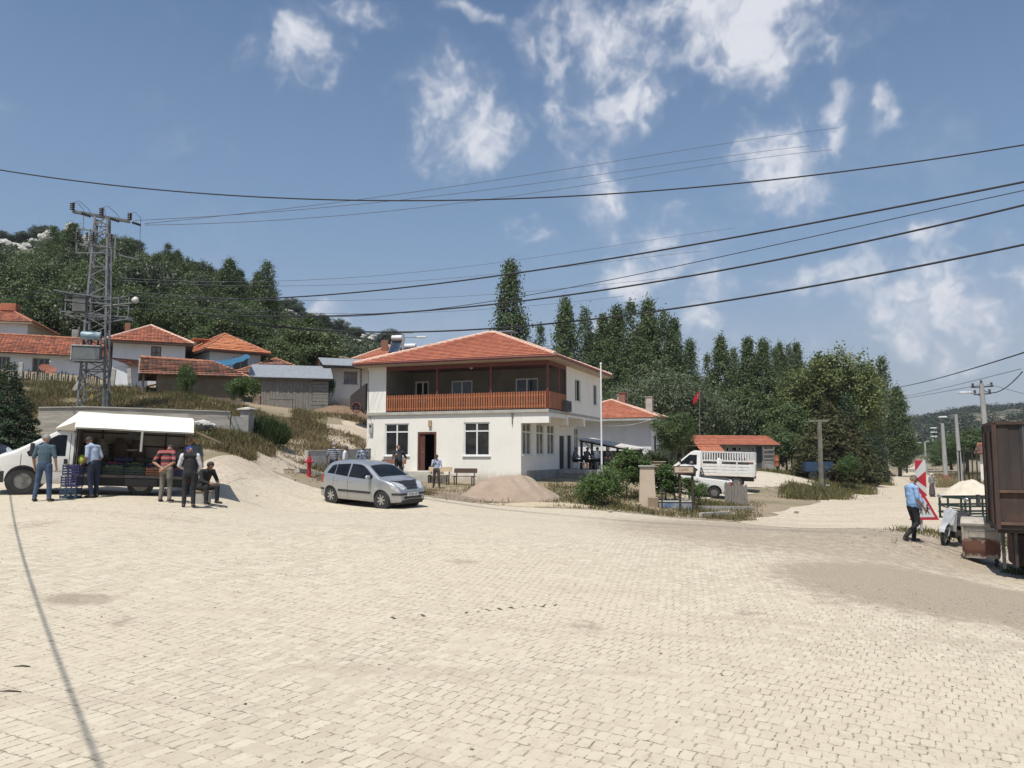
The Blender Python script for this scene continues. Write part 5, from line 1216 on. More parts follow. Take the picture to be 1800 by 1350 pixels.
# skyline scrub and rocks
for px, d in [(10,238),(35,240),(-15,235),(55,236),(195,230),(225,240),(330,228),(352,226),(372,224),(497,226),(508,236),(520,232),(535,236),(548,240),(566,238),(578,244),(592,246),(606,246),(622,244),(640,246),(655,243),(668,246),(680,240),(694,236),(432,222),(425,228)]:
    x = (px-900)/F*d; tree('scrub_oak', (x, d, HZ(x, d)-.5), rr.uniform(3.4, 6.2), rr.uniform(4, 7), 'scrub_tree', 'small dark scrub tree along the rocky hill skyline', 'tree', 'scrub trees on the hill skyline')
def scrub_stuff(name, H, px0, px1, da, db, n, size, per, ls, lm, dens=None, seed=1):
    rs = np.random.RandomState(seed); px = rs.uniform(px0, px1, n); d = rs.uniform(da, db, n); x = (px-900)/F*d
    k = dens(px, d, rs) if dens else np.ones(n, bool); x, d = x[k], d[k]; z = np.maximum(GZN(x, d), H.z(x, d)); n = len(x)
    s = rs.uniform(.6, 1.3, n)*size; C = np.stack([x, d, z], 1); dr = rs.normal(0, 1, (n*per, 3)); dr[:, 2] = np.abs(dr[:, 2]); dr /= np.linalg.norm(dr, axis=1, keepdims=True)
    P = np.repeat(C, per, 0)+dr*np.repeat(s, per)[:, None]*np.array([1, 1, 1.1])*rs.uniform(.55, 1.05, (n*per, 1)); V, Fq = leaves(P, dr+np.array([0, 0, .3]), ls, rs=rs)
    o = np_mesh(name, V, Fq, lm); tag(o, None, None, kind='stuff'); return o
tag(scrub_stuff('hill_scrub', HL, -250, 780, 130, 262, 2600, 1.5, 70, .5, LF_DARK, lambda px, d, rs: (np.sin(px*.06+d*.05)+np.sin(px*.021-d*.08)+rs.normal(0, .5, len(px))) > -.55), 'dark scrub covering the rocky upper hillside', 'scrub')
tag(scrub_stuff('far_hill_wood', HR, 1380, 2100, 330, 720, 4200, 4.0, 70, 1.15, LF_FARW, lambda px, d, rs: (np.sin(px*.035+d*.013)+np.sin(px*.013-d*.021)*1.2+rs.normal(0, .55, len(px)))-np.clip((px-1620)/160, -1, 1.0) > -.35, 2), 'dark scattered woodland on the distant right-hand hill', 'woodland')
tag(scrub_stuff('far_hill_wood', HR, 1380, 2100, 690, 712, 190, 5.0, 110, 1.15, LF_FARW, None, 9), 'row of tree crowns along the distant hill crest', 'woodland')
ROCK = M('white_limestone', (.56,.54,.49), (.33,.32,.29), .9, .95, bump=.9, bscale=2)
def rock(p, sx, sy, sz, seed, name, label, group=None, mat=None, flat=.6):
    rs = random.Random(seed); bm = bmesh.new(); bmesh.ops.create_icosphere(bm, subdivisions=3, radius=1)
    ph = [rs.uniform(0, 6.28) for _ in range(9)]
    for v in bm.verts:
        c = v.co; n = .22*math.sin(c.x*3+ph[0])*math.sin(c.y*3.3+ph[1])+.18*math.sin(c.z*4+ph[2]+c.x*2)+.10*math.sin(c.x*9+ph[3])*math.sin(c.y*8+ph[4]+c.z*7)+rs.uniform(-.05, .05); v.co = c*(1+n)
    me = bpy.data.meshes.new(name)
    for v in bm.verts: v.co = Vector((v.co.x*sx, v.co.y*sy, v.co.z*sz))
    bm.to_mesh(me); bm.free(); me.materials.append(mat or ROCK); o = bpy.data.objects.new(name, me); COL.objects.link(o); o.location = p; return tag(o, label, 'rock', group)
for i, (px, py, w, h, d) in enumerate([(85,418,26,16,225),(62,430,20,14,222),(20,436,38,18,210),(45,440,26,16,205),(8,428,16,10,225),(123,412,20,24,230),(150,432,24,20,180),(145,448,14,12,175),(30,470,12,9,170),(98,420,16,18,232),(484,552,12,14,196),(508,550,14,8,205),(514,555,14,7,206),(484,571,9,6,186),(421,539,9,6,160),(421,505,9,6,175),(571,593,9,5,200),(590,598,16,9,205),(605,604,26,9,204),(622,606,30,10,206),(640,592,10,5,225),(655,594,12,7,226),(372,487,10,7,190)]):
    p = W2(px, py, d); p.z = HZ(p.x, p.y) if abs(HZ(p.x, p.y)-p.z) > 14 else p.z
    rock(p, w*d/F*.6, w*d/F*.5, h*d/F*.75, i, 'rock_outcrop', 'white limestone outcrop showing between the hillside scrub', 'white limestone outcrops')

# ------------------------------------------------------------ near bushes, saplings and spruce
tree_px('spruce', 12, 632, 120, 30.5, 'spruce_tree', 'dark spruce at the left edge beside the market van', 'tree', base=800, k=0)
def broom():
    g = G(462, 37.5, -.1); rs = np.random.RandomState(8); n = 2600; a = rs.uniform(0, 6.28, n); r = np.sqrt(rs.uniform(0, 1, n)); b = np.stack([r*1.0*np.cos(a), r*.7*np.sin(a), np.zeros(n)], 1)
    tip = b*1.35+np.stack([rs.normal(0, .12, n), rs.normal(0, .12, n), rs.uniform(.6, 1.35, n)*(1.05-.45*r*r)], 1); w = np.stack([rs.normal(0, 1, n), rs.normal(0, 1, n), np.zeros(n)], 1)*.018
    V = np.stack([b-w, b+w, tip+w*.4, tip-w*.4], 1).reshape(-1, 3); t = thing('broom_bush', 'spiky dark green broom bush beside the dirt lane', 'bush', g); np_mesh('stems', V, np.arange(n*4).reshape(-1, 4), LF_BROOM, t)
    P = tip[rs.rand(n) < .8]; V, Fq = leaves(P, np.tile([0, 0, 1.], (len(P), 1)), .07, .4, rs=rs); np_mesh('foliage', V, Fq, LF_BROOM, t)
broom()
tree_px('bush', 323, 636, 30, 43.5, 'elder_bush', 'tall narrow bush in front of the mud shed wall', 'bush', base=697, k=0)
tree_px('bush', 428, 662, 46, 45, 'elder_bush', 'dark round bush between mud shed and plank barn', 'bush', base=712, k=1)
tree_px('bush', 1056, 820, 84, 33.2, 'roadside_bush', 'big green bush on the plaza edge below the bare flagpole', 'bush', base=892, k=0)
tree_px('bush', 577, 656, 16, 60, 'climbing_vine', 'light green vine climbing the white house corner by the barn', 'vine', base=705, k=1)
tree_px('sapling', 1100, 784, 60, 36.5, 'walnut_sapling', 'leafy walnut sapling left of the fountain pillar', 'tree', base=880, k=0)
tree_px('sapling', 1128, 806, 50, 38.5, 'walnut_sapling', 'thin leafy sapling right behind the fountain pillar top', 'tree', base=878, k=1)
tree_px('sapling', 1168, 812, 62, 35, 'walnut_sapling', 'sapling with drooping leaves between pillar and notice board', 'tree', base=893, k=0)
tree_px('sapling', 1209, 838, 40, 34.5, 'walnut_sapling', 'small yellowish sapling between the notice board posts', 'tree', base=884, k=1)
tree_px('bush', 1226, 848, 34, 37, 'roadside_bush', 'low bright bush in front of the white pickup door', 'bush', base=885, k=0)
tree_px('bush', 1488, 800, 36, 62, 'roadside_bush', 'dark green bush under the olive conifer', 'bush', base=842, k=1)

# ------------------------------------------------------------ grass and weeds
def grass(name, label, areas, n, h, mat, seed, blades=7, w=.014, spread=.16, lean=.35):
    rs = np.random.RandomState(seed); ar = np.array([abs((b-a)*(e*e-c*c)) for a, b, c, e in areas]); k = rs.choice(len(areas), n, p=ar/ar.sum()); A = np.array(areas)[k]
    px = A[:, 0]+(A[:, 1]-A[:, 0])*rs.rand(n); d = A[:, 2]+(A[:, 3]-A[:, 2])*rs.rand(n); x = (px-900)/F*d
    cl = np.sin(x*1.7+d*.6)+np.sin(x*.5-d*1.3+2)+rs.normal(0, .8, n); kk = cl > -.7; x, d = x[kk], d[kk]; z = GZN(x, d); n = len(x)
    hh = h[0]+(h[1]-h[0])*rs.rand(n)**1.5*(.6+.4*np.clip(cl[kk], 0, 2)); B = np.repeat(np.stack([x, d, z-.03], 1), blades, 0); m = n*blades
    B[:, :2] += rs.normal(0, spread, (m, 2)); H = np.repeat(hh, blades)*rs.uniform(.5, 1.1, m); T = B+np.stack([rs.normal(0, lean, m)*H, rs.normal(0, lean, m)*H, H], 1); a = rs.uniform(0, 6.28, m); wv = np.stack([np.cos(a), np.sin(a), np.zeros(m)], 1)*w*rs.uniform(.6, 1.6, (m, 1))
    Mi = (B+T)/2+(np.stack([np.zeros(m), np.zeros(m), H*.12], 1)); V = np.stack([B-wv, B+wv, Mi+wv*.8, T, Mi-wv*.8], 1).reshape(-1, 3); i = np.arange(m)*5
    o = np_mesh(name, V, np.concatenate([np.stack([i, i+1, i+2, i+4], 1), np.stack([i+4, i+2, i+3, i+3], 1)])[:0].reshape(0, 4) if False else np.stack([i, i+1, i+2, i+4], 1), mat)
    bpy.data.objects.remove(o); Fq = np.concatenate([np.stack([i, i+1, i+2], 1), np.stack([i, i+2, i+4], 1), np.stack([i+4, i+2, i+3], 1)]); o = np_mesh(name, V, Fq, mat); return tag(o, label, 'grass', kind='stuff')
G_DRY = leaf_mat('straw', (.19,.15,.072), (.25,.20,.10), (.31,.25,.14), .25, .7); G_OLV = leaf_mat('olive_weed', (.10,.105,.035), (.15,.14,.05), (.2,.17,.07), .25, .7); G_GRN = leaf_mat('green_weed', (.055,.085,.022), (.085,.12,.03), (.12,.15,.05), .3, .6); G_BRN = leaf_mat('brown_weed', (.15,.105,.055), (.20,.145,.075), (.25,.19,.11), .2, .8)
BANK = [(-60,640,36,50),(60,410,36,42),(330,440,30.6,36),(420,470,34,41),(460,520,41.2,47),(515,575,47,55),(570,645,53.5,59),(-60,300,28,33.4)]
grass('dry_grass', 'straw coloured dry grass covering the left bank', BANK, 13000, (.1,.34), G_DRY, 1)
grass('dry_weeds', 'brown dead weeds mixed through the left bank', BANK, 12000, (.12,.40), G_BRN, 2)
grass('green_weeds', 'green and olive weeds growing on the left bank', BANK+[(-60,420,40,49)], 5200, (.12,.45), G_OLV, 3); grass('green_weeds', 'tall green weeds below the village houses', [(150,420,40,47),(-60,160,42,50)], 700, (.2,.6), G_OLV, 4)
grass('dry_grass', 'dry grass strip around hydrant and low wall', [(505,575,32.8,34.8),(575,650,33.2,36),(640,760,33,36)], 1500, (.05,.22), G_BRN, 5, 6, .012); grass('dry_grass', 'scrubby dry grass between kerb and hall', [(640,900,32.3,41),(960,1140,31.2,42),(1130,1330,30.6,42)], 3300, (.05,.25), G_BRN, 6, 6, .012); grass('green_weeds', 'short green weeds along the plaza kerb', [(960,1130,31.2,40),(1120,1310,30.8,40)], 1500, (.08,.35), G_OLV, 7)
grass('dry_weeds', 'dense dead weeds between the market van and the dirt lane', [(335,440,30.7,36),(420,476,34.2,41),(470,520,41.6,46)], 4200, (.12,.40), G_BRN, 21); grass('green_weeds', 'olive weeds between the market van and the dirt lane', [(335,440,30.7,36),(420,476,34.2,41)], 2200, (.12,.45), G_OLV, 22)
VERGE = [(1375,1440,45,60),(1430,1480,46,78),(1475,1524,58,95),(1520,1556,82,112)]
grass('dry_grass', 'tall dry verge grass left of the right-hand road', VERGE, 3600, (.12,.45), G_BRN, 8, 7, .02, .3); grass('green_weeds', 'green weeds in the verge under the conifers', VERGE, 5200, (.15,.6), G_OLV, 9, 7, .022, .3); grass('green_weeds', 'tufts of weeds round the warning sign foot', [(1570,1680,23.2,25.6),(1640,1760,22.5,25)], 420, (.05,.3), G_OLV, 10, 7, .012); grass('green_weeds', 'green grass patch beside the rusty container', [(1745,1830,19.5,23.5)], 900, (.04,.16), G_GRN, 11, 7, .01)
grass('dry_grass', 'dry grass on the right-hand road verge', [(1640,1730,78,125),(1660,1720,110,150)], 2200, (.3,.8), G_DRY, 12, 6, .025, .25); grass('green_weeds', 'green fringe of grass along the yard behind the trucks', [(1150,1430,69,80)], 1600, (.2,.6), G_OLV, 13, 6, .022, .22)
# ------------------------------------------------------------ vehicles
def paint(name, c, metal=0., rough=.35, dirt=(.35,.30,.24), amt=.35):
    m, nt, b = new_mat(name); co = objco(nt); sep = node(nt, 'ShaderNodeSeparateXYZ'); L(nt, co, sep.inputs[0])
    f = math_n(nt, 'MULTIPLY', ramp(nt, math_n(nt, 'ADD', sep.outputs[2], math_n(nt, 'MULTIPLY', noise_n(nt, co, 5, 5), .5)), .85, .35), amt)
    f = math_n(nt, 'ADD', f, math_n(nt, 'MULTIPLY', ramp(nt, noise_n(nt, co, 3, 6, .7), .5, .8), .10))
    L(nt, mix_c(nt, f, c, dirt), b.inputs['Base Color']); b.inputs['Metallic'].default_value = metal
    L(nt, math_n(nt, 'ADD', math_n(nt, 'MULTIPLY', f, .7), rough), b.inputs['Roughness']); b.inputs['Coat Weight'].default_value = .5; b.inputs['Coat Roughness'].default_value = .08
    return m
CHROME = M('brushed_alloy', (.55,.56,.57), (.42,.43,.44), 9, .3, metal=.85)
LAMPGL = M('headlight_glass', (.74,.75,.76), (.42,.43,.44), 14, .12, metal=.25, coat=.7)
ORNG = M('orange_lens', (.62,.16,.02), (.5,.12,.02), 9, .3); REDL = M('red_lens', (.38,.02,.02), (.3,.015,.015), 9, .3)
STEELR = M('steel_rim', (.22,.22,.21), (.14,.13,.12), 7, .55, metal=.4)
PLATEM = M('plate_white', (.70,.70,.68), rough=.5)
def interp(P): 
    xs = [p[0] for p in P]; ys = [p[1] for p in P]
    return lambda x: float(np.interp(x, xs, ys))
def shell(par, cols, ztop, zlow, W, regions, bmat, N=14, Mx=18, crown=.03, rr=.07, name='body'):
    """smooth vehicle skin from a side profile: two side skins and the strip over the top; regions pick faces out as parts"""
    parts = {}
    def put(key, mat, pts):
        mb = parts.setdefault(key, (MB(), mat))[0]; mb.poly(pts)
    def yy(x, z):
        w = W(x, z); t = ztop(x); k = (z-(t-rr))/rr
        return w-rr*(1-math.sqrt(max(0, 1-min(1, k)**2))) if k > 0 else w
    grid = []
    for x in cols:
        a, b = zlow(x), ztop(x); b = max(b, a+.01)
        zs = [a+(b-a)*((j/N) if j < N-4 else ((N-4)/N+(1-(N-4)/N)*(1-(1-(j-(N-4))/4)**1.6))) for j in range(N+1)]
        grid.append([(x, yy(x, z), z) for z in zs])
    for i in range(len(cols)-1):
        for sgn in (1, -1):
            for j in range(N):
                q = [grid[i][j], grid[i+1][j], grid[i+1][j+1], grid[i][j+1]]; q = [(p[0], p[1]*sgn, p[2]) for p in q]
                c = [sum(p[k] for p in q)/4 for k in range(3)]; hit = None
                for nm, mt, f in regions:
                    if f(c[0], c[1], c[2], 's'): hit = (nm, mt); break
                put(*(hit or (name, bmat)), q if sgn < 0 else q[::-1])
        for k in range(Mx):
            def P(g, t):
                w = g[-1][1]; s = math.sin(math.pi/2*(t*2-1)) if False else (t*2-1)
                return (g[-1][0], w*s, g[-1][2]+crown*(1-s*s))
            q = [P(grid[i], k/Mx), P(grid[i], (k+1)/Mx), P(grid[i+1], (k+1)/Mx), P(grid[i+1], k/Mx)]
            c = [sum(p[m] for p in q)/4 for m in range(3)]; hit = None
            for nm, mt, f in regions:
                if f(c[0], c[1], c[2], 't'): hit = (nm, mt); break
            put(*(hit or (name, bmat)), q[::-1])
    body = None; out = {}
    for key, (mb, mat) in parts.items():
        me_name = key.split('|')[0]; o = mb.build(me_name, mat, par, fixn=False)
        bm = bmesh.new(); bm.from_mesh(o.data); bmesh.ops.remove_doubles(bm, verts=bm.verts[:], dist=.0005); bm.to_mesh(o.data); bm.free()
        o.data.polygons.foreach_set('use_smooth', [True]*len(o.data.polygons)); o.data.set_sharp_from_angle(angle=R(38)); out[key] = o
    return out
def patches(par, zt, W, rr, crown, side=(), top=()):
    "panels laid 4 mm proud of a vehicle skin: side = (name, mat, sign, outline in x,z), top = (name, mat, outline in x,y)"
    def yy(x, z):
        w = W(x, z); k = (z-(zt(x)-rr))/rr; return w-rr*(1-math.sqrt(max(0, 1-min(1, k)**2))) if k > 0 else w
    for nm, mat, s, poly in side:
        vs, fs = tri_poly(poly, .06); m = MB(); m.add([(v.x, s*(yy(v.x, v.y)+.004), v.y) for v in vs], fs); m.build(nm, mat, par, smooth=True)
    xs = np.linspace(-3, 3, 24001); zs = np.array([zt(x) for x in xs]); S = np.concatenate([[0], np.cumsum(np.hypot(np.diff(xs), np.diff(zs)))])
    for nm, mat, poly in top:
        vs, fs = tri_poly([(float(np.interp(p[0], xs, S)), p[1]) for p in poly], .05); V = []
        for v in vs:
            x = float(np.interp(v.x, S, xs)); z = zt(x); w = yy(x, z); q = v.y/max(w, .01); e = .012; x0, x1 = float(np.interp(v.x-e, S, xs)), float(np.interp(v.x+e, S, xs)); n = Vector((-(zt(x1)-zt(x0)), 0, x1-x0)); n = n.normalized()*.005 if n.length > 1e-6 else Vector((.005, 0, 0))
            V.append((x+n.x, v.y, z+n.z+crown*(1-min(1, q*q))))
        m = MB(); m.add(V, fs); m.build(nm, mat, par, smooth=True)
def inpoly(P):
    def f(x, z):
        c = False; j = len(P)-1
        for i in range(len(P)):
            if (P[i][1] > z) != (P[j][1] > z) and x < (P[j][0]-P[i][0])*(z-P[i][1])/(P[j][1]-P[i][1])+P[i][0]: c = not c
            j = i
        return c
    return f
def wheel(par, x, y, r, w, kind='steel', name='wheel'):
    s = 1 if y > 0 else -1; m = MB(); q = r*.64
    m.lathe([(q,-w/2),(r*.93,-w/2),(r,-w/2+.03),(r,w/2-.03),(r*.93,w/2),(q,w/2),(q,-w/2)], (x,y,r), (0,1,0), 32); o = m.build(name, BLACK, par, smooth=True, sharp=40)
    m = MB(); d = w/2*.85
    if kind == 'alloy':
        m.lathe([(q,d),(q*.9,d*1.02),(q*.86,d*.6),(0,d*.5)], (x,y,r), (0,s,0), 28)
        for k in range(7):
            a = 2*math.pi*k/7; m.bar((x+.04*math.cos(a),y+s*d*.95,r+.04*math.sin(a)), (x+q*.93*math.cos(a),y+s*d*.98,r+q*.93*math.sin(a)), r*.17, .03, up=(0,1,0))
        m.lathe([(.065,d*.6),(.06,d*1.1),(0,d*1.12)], (x,y,r), (0,s,0), 14)
    else:
        m.lathe([(q,d),(q*.92,d*1.0),(q*.85,d*.55),(q*.6,d*.45),(q*.52,d*.8),(q*.30,d*.85),(q*.26,d*1.05),(0,d*1.06)], (x,y,r), (0,s,0), 24)
        for k in range(8):
            a = 2*math.pi*k/8; m.ball((x+q*.42*math.cos(a),y+s*d*.86,r+q*.42*math.sin(a)), .014, 4)
    m.build('rim', CHROME if kind == 'alloy' else STEELR, o, smooth=True, sharp=30)
    return o
def text_mesh(txt, size, mat, par, M4, name='lettering', ext=.002, sx=1.0):
    cu = bpy.data.curves.new('lettering', 'FONT'); cu.body = txt; cu.size = size; cu.extrude = ext; cu.align_x = 'CENTER'; cu.align_y = 'CENTER'
    to = bpy.data.objects.new('lettering', cu); COL.objects.link(to); dg = bpy.context.evaluated_depsgraph_get()
    me = bpy.data.meshes.new_from_object(to.evaluated_get(dg)); bpy.data.objects.remove(to); me.materials.clear(); me.materials.append(mat)
    me.transform(M4 @ Matrix.Diagonal((sx, 1, 1, 1))); o = bpy.data.objects.new(name, me); COL.objects.link(o); o.parent = par; return o
def place_vehicle(t, p, heading, wb):
    c, s = math.cos(heading), math.sin(heading); f = GZ(p.x+c*wb/2, p.y+s*wb/2); r = GZ(p.x-c*wb/2, p.y-s*wb/2)
    l = GZ(p.x-s*.8, p.y+c*.8); rt = GZ(p.x+s*.8, p.y-c*.8)
    t.rotation_mode = 'XYZ'; t.location = (p.x, p.y, (f+r)/2+.022)
    t.rotation_euler = Matrix(((c, -s, 0), (s, c, 0), (0, 0, 1))).to_euler(); t.rotation_euler = (math.atan2(l-rt, 1.6), -math.atan2(f-r, wb), heading)

def hatchback(label, cat, p, heading, pm, group=None, hoodbra=True, plate=True):
    t = thing('hatchback_car', label, cat, (0,0,0))
    ax, rz = 1.20, -1.255; R_ = .292; ar = .345
    zt = interp([(-1.905,.30),(-1.90,.42),(-1.895,.62),(-1.88,.72),(-1.86,.93),(-1.82,1.02),(-1.70,1.18),(-1.52,1.37),(-1.40,1.44),(-1.22,1.475),(-.8,1.498),(-.2,1.49),(.1,1.465),(.32,1.41),(.50,1.325),(1.02,1.025),(1.10,.99),(1.35,.935),(1.60,.855),(1.74,.775),(1.83,.70),(1.875,.62),(1.895,.52),(1.902,.42),(1.905,.30)])
    def zl(x):
        z = .20+.05*max(0, abs(x)-1.5)/.4
        for a in (ax, rz):
            if abs(x-a) < ar: z = max(z, R_+math.sqrt(ar*ar-(x-a)**2))
        return min(z, zt(x)-.02)
    def W(x, z):
        e = max(0, (x-.9)/1.0); e2 = max(0, (-x-1.2)/.7); wb = .832*(1-.30*e**2.6-.17*e2**2.5)
        s = np.interp(z, [.15,.28,.45,.62,.80,.95,1.05,1.42,1.5], [.90,.955,.985,1.0,.995,.965,.93,.755,.73]); return wb*float(s)
    wins = ([(-1.50,1.06),(-1.46,1.12),(-1.32,1.30),(-1.26,1.34),(-1.09,1.37),(-1.09,1.035)], [(-1.06,1.03),(-1.06,1.375),(-.42,1.42),(-.42,.985)], [(-.36,.98),(-.34,1.42),(.05,1.41),(.22,1.375),(.40,1.29),(.76,1.07),(.80,1.0),(.66,.94)])
    sd = [('side_window', CARGL, s, w) for s in (-1, 1) for w in wins]+[('headlight_wrap', LAMPGL, s, [(1.47,.835),(1.62,.80),(1.80,.685),(1.865,.60),(1.80,.595),(1.62,.685)]) for s in (-1, 1)]+[('tail_light', REDL, s, [(-1.87,.70),(-1.70,.72),(-1.66,1.0),(-1.78,1.02)]) for s in (-1, 1)]
    hl = [(1.47,.68),(1.60,.45),(1.74,.33),(1.85,.30),(1.872,.44),(1.85,.52),(1.80,.565),(1.66,.645)]
    tp = [('windshield', CARGL, [(.41,-.50),(.46,-.56),(.98,-.665),(1.02,-.60),(1.04,0),(1.02,.60),(.98,.665),(.46,.56),(.41,.50),(.40,0)]), ('rear_window', CARGL, [(-1.79,-.56),(-1.60,-.50),(-1.60,.50),(-1.79,.56)]), ('headlight', LAMPGL, hl), ('headlight', LAMPGL, [(x, -y) for x, y in hl]),
        ('upper_grille', BLKPL, [(1.838,-.26),(1.838,.26),(1.874,.24),(1.874,-.24)]), ('lower_grille', BLKPL, [(1.9022,-.43),(1.9022,.43),(1.9046,.41),(1.9046,-.41)])]
    if hoodbra: tp.append(('hood_cover', M('black_vinyl', (.018,.018,.02), rough=.55), [(1.40,-.62),(1.49,-.42),(1.52,-.22),(1.50,0),(1.52,.22),(1.49,.42),(1.40,.62),(1.56,.52),(1.70,.40),(1.79,.31),(1.83,.24),(1.835,0),(1.83,-.24),(1.79,-.31),(1.70,-.40),(1.56,-.52)]))
    regs = []
    cols = sorted(set([-1.905,-1.902,-1.90,-1.897,-1.89,-1.88,-1.865,-1.85,1.84,1.855,1.865,1.875,1.885,1.89,1.895,1.899,1.902,1.9035,1.905]+[round(x, 4) for x in np.arange(-1.83, 1.84, .03)]))
    out = shell(t, cols, zt, zl, W, regs, pm, N=22, Mx=26, crown=.035, rr=.06); patches(t, zt, W, .06, .035, sd, tp)
    ub = MB(); ub.box((-1.80,-.60,.17), (1.80,.60,.50)); ub.box((-1.6,-.66,.5), (1.5,.66,.72)); ub.build('underbody', BLKPL, t)
    for x in (ax, rz):
        for y in (.70, -.70): wheel(t, x, y, R_, .185, 'alloy')
        m = MB(); m.lathe([(ar-.004,-.78),(ar-.004,.78)], (x,0,R_), (0,1,0), 24); m.build('wheel_arch_liner', BLKPL, t)
    for s in (1, -1):
        m = MB(); xs = np.linspace(-.86, .72, 14)
        for a, b in zip(xs[:-1], xs[1:]): m.bar((a,s*(W(a,.50)+.004),.50), (b,s*(W(b,.50)+.004),.50), .018, .075, up=(0,0,1))
        m.build('door_molding', BLKPL, t)
        m = MB(); xs = list(np.linspace(1.62, 1.90, 12)); 
        for a, b in zip(xs[:-1], xs[1:]): m.bar((a,s*(W(a,.50)+.004),.50), (b,s*(W(b,.50)+.004),.50), .02, .07)
        m.bar((1.905,s*(W(1.9,.5)),.50), (1.912,s*.30,.50), .02, .07); m.build('bumper_molding', BLKPL, t)
        m = MB(); xs = list(np.linspace(-1.90, -1.62, 8))
        for a, b in zip(xs[:-1], xs[1:]): m.bar((a,s*(W(a,.50)+.004),.50), (b,s*(W(b,.50)+.004),.50), .02, .07)
        m.build('bumper_molding', BLKPL, t)
    sm = MB()
    for y, s in ((-.80,-1),(.80,1)):
        for x, z0, z1, wd in ((-.38,.26,.95,.006),(.76,.36,.94,.006),(-1.10,.62,.97,.006)):
            for k in range(8):
                a, b = z0+(z1-z0)*k/8, z0+(z1-z0)*(k+1)/8; sm.bar((x,s*(W(x,a)+.0005),a), (x,s*(W(x,b)+.0005),b), .012, .004, up=(0,1,0))
    sm.build('door_seam', BLKPL, t)
    for s in (1, -1):
        m = MB(); m.ball((.70,s*.93,1.02), .11, 8, 0, (.55,1.0,.68)); mo = m.build('wing_mirror', pm, t, smooth=True)
        m = MB(); m.bar((.72,s*.79,.99), (.71,s*.88,1.0), .05, .04); m.build('mirror_stalk', BLKPL, mo)
        for x in (-.22, -.98): m = MB(); m.bbox((x-.085,s*(W(x,.82)+.001)-.012,.805), (x+.085,s*(W(x,.82)+.001)+.018,.84), .008); m.build('door_handle', pm, t)
        m = MB(); m.bbox((.95,s*(W(.95,.66))-.008,.64), (1.03,s*(W(.95,.66))+.008,.675), .004); m.build('side_indicator', ORNG if not hoodbra else LAMPGL, t)
    m = MB(); m.bbox((1.865,-.33,.595), (1.905,.33,.625), .01); m.build('grille_bar', CHROME, t)
    if plate:
        m = MB(); m.bbox((1.905,-.26,.43), (1.922,.26,.54), .004); po = m.build('number_plate', PLATEM, t)
        text_mesh('03 NK 407', .098, BLKPL, po, Matrix.Translation((1.9225,0,.485)) @ Matrix.Rotation(R(90), 4, 'Z') @ Matrix.Rotation(R(90), 4, 'X'), sx=1.0)
    m = MB(); m.tube([(.05,.0,1.52),(-.12,.0,1.66)], .006, 6); m.build('aerial', BLKPL, t)
    place_vehicle(t, p, heading, 2.455); return t
hd = math.atan2(-1.45, 2.02); wf, wr = W2(662, 897, 26.7), W2(574, 884.5, 28.15); mid = (wf+wr)/2; n_ = Vector((-math.sin(hd), math.cos(hd), 0))
CAR = hatchback('silver hatchback with a black hood cover parked in front of the white hall', 'car', mid+n_*.72+Vector((.20,.05,0)), hd, paint('silver_metallic', (.40,.415,.43), .55, .3))
hatchback('dark parked car half hidden behind the market van nose at the left edge', 'car', Vector((-18.9, 27.0, 0)), R(-8), paint('black_paint', (.022,.024,.028), .1, .3, amt=.2), hoodbra=False, plate=False)

CANVAS = M('cream_tarpaulin', (.80,.775,.69), (.74,.71,.62), 1.6, .7, bump=.2, bscale=5)
WPAINT = paint('white_van_paint', (.70,.69,.65), 0, .4, amt=.5)
def cabskin(t, zt, cols, halfw, wins, ax, R_, ar, pm, wsx, wsy, zsill=.30, rear=0, lamps=True):
    def zl(x):
        z = zsill
        if abs(x-ax) < ar: z = max(z, R_+math.sqrt(ar*ar-(x-ax)**2))
        return min(z, zt(x)-.02)
    xm = max(cols)
    def W(x, z):
        e = max(0, (x-(xm-.95))/.95); top = zt(min(max(x, min(cols)), xm-1.6)) if False else 1.9
        return halfw*(1-.20*e**2.5)*float(np.interp(z, [.2,.4,.8,1.05,1.9,2.1], [.94,.98,1.0,.99,.85,.83]))
    xf = lambda z: next(x for x in np.arange(xm, xm-1.2, -.002) if zt(x) >= z)
    sd = [('side_window', CARGL, s, w) for s in (-1, 1) for w in wins]+[('indicator', ORNG, s, [(xf(.66)-.16,.66),(xf(.66)-.04,.66),(xf(.84)-.06,.83),(xf(.84)-.14,.84)]) for s in (-1, 1)]
    hl = lambda a, c: [(xf(.86), a), (xf(.86), c), (xf(.66), c), (xf(.66), a)]
    tp = [('windshield', CARGL, [(wsx[0],-wsy+.06),(wsx[1],-wsy),(wsx[1]+.03,0),(wsx[1],wsy),(wsx[0],wsy-.06)]), ('headlight', LAMPGL, hl(.36,.64)), ('headlight', LAMPGL, hl(-.64,-.36)), ('grille', BLKPL, hl(-.33,.33))]
    regs = [('front_bumper', BLKPL, lambda x, y, z, k: z < .60 and x > ax+ar+.02)]
    patches(t, zt, W, .07, .03, sd, tp)
    return shell(t, cols, zt, zl, W, regs, pm, N=20, Mx=20, crown=.03, rr=.07, name='cab'), W
def handle_mirror(t, x, y, z, pm):
    s = 1 if y > 0 else -1; m = MB(); m.bbox((x-.05,y+s*.10-.1,z-.16), (x+.05,y+s*.10+.1,z+.16), .03); o = m.build('wing_mirror', BLKPL, t); m = MB(); m.bar((x,y-s*.05,z), (x,y+s*.03,z), .04); m.build('mirror_stalk', BLKPL, o)

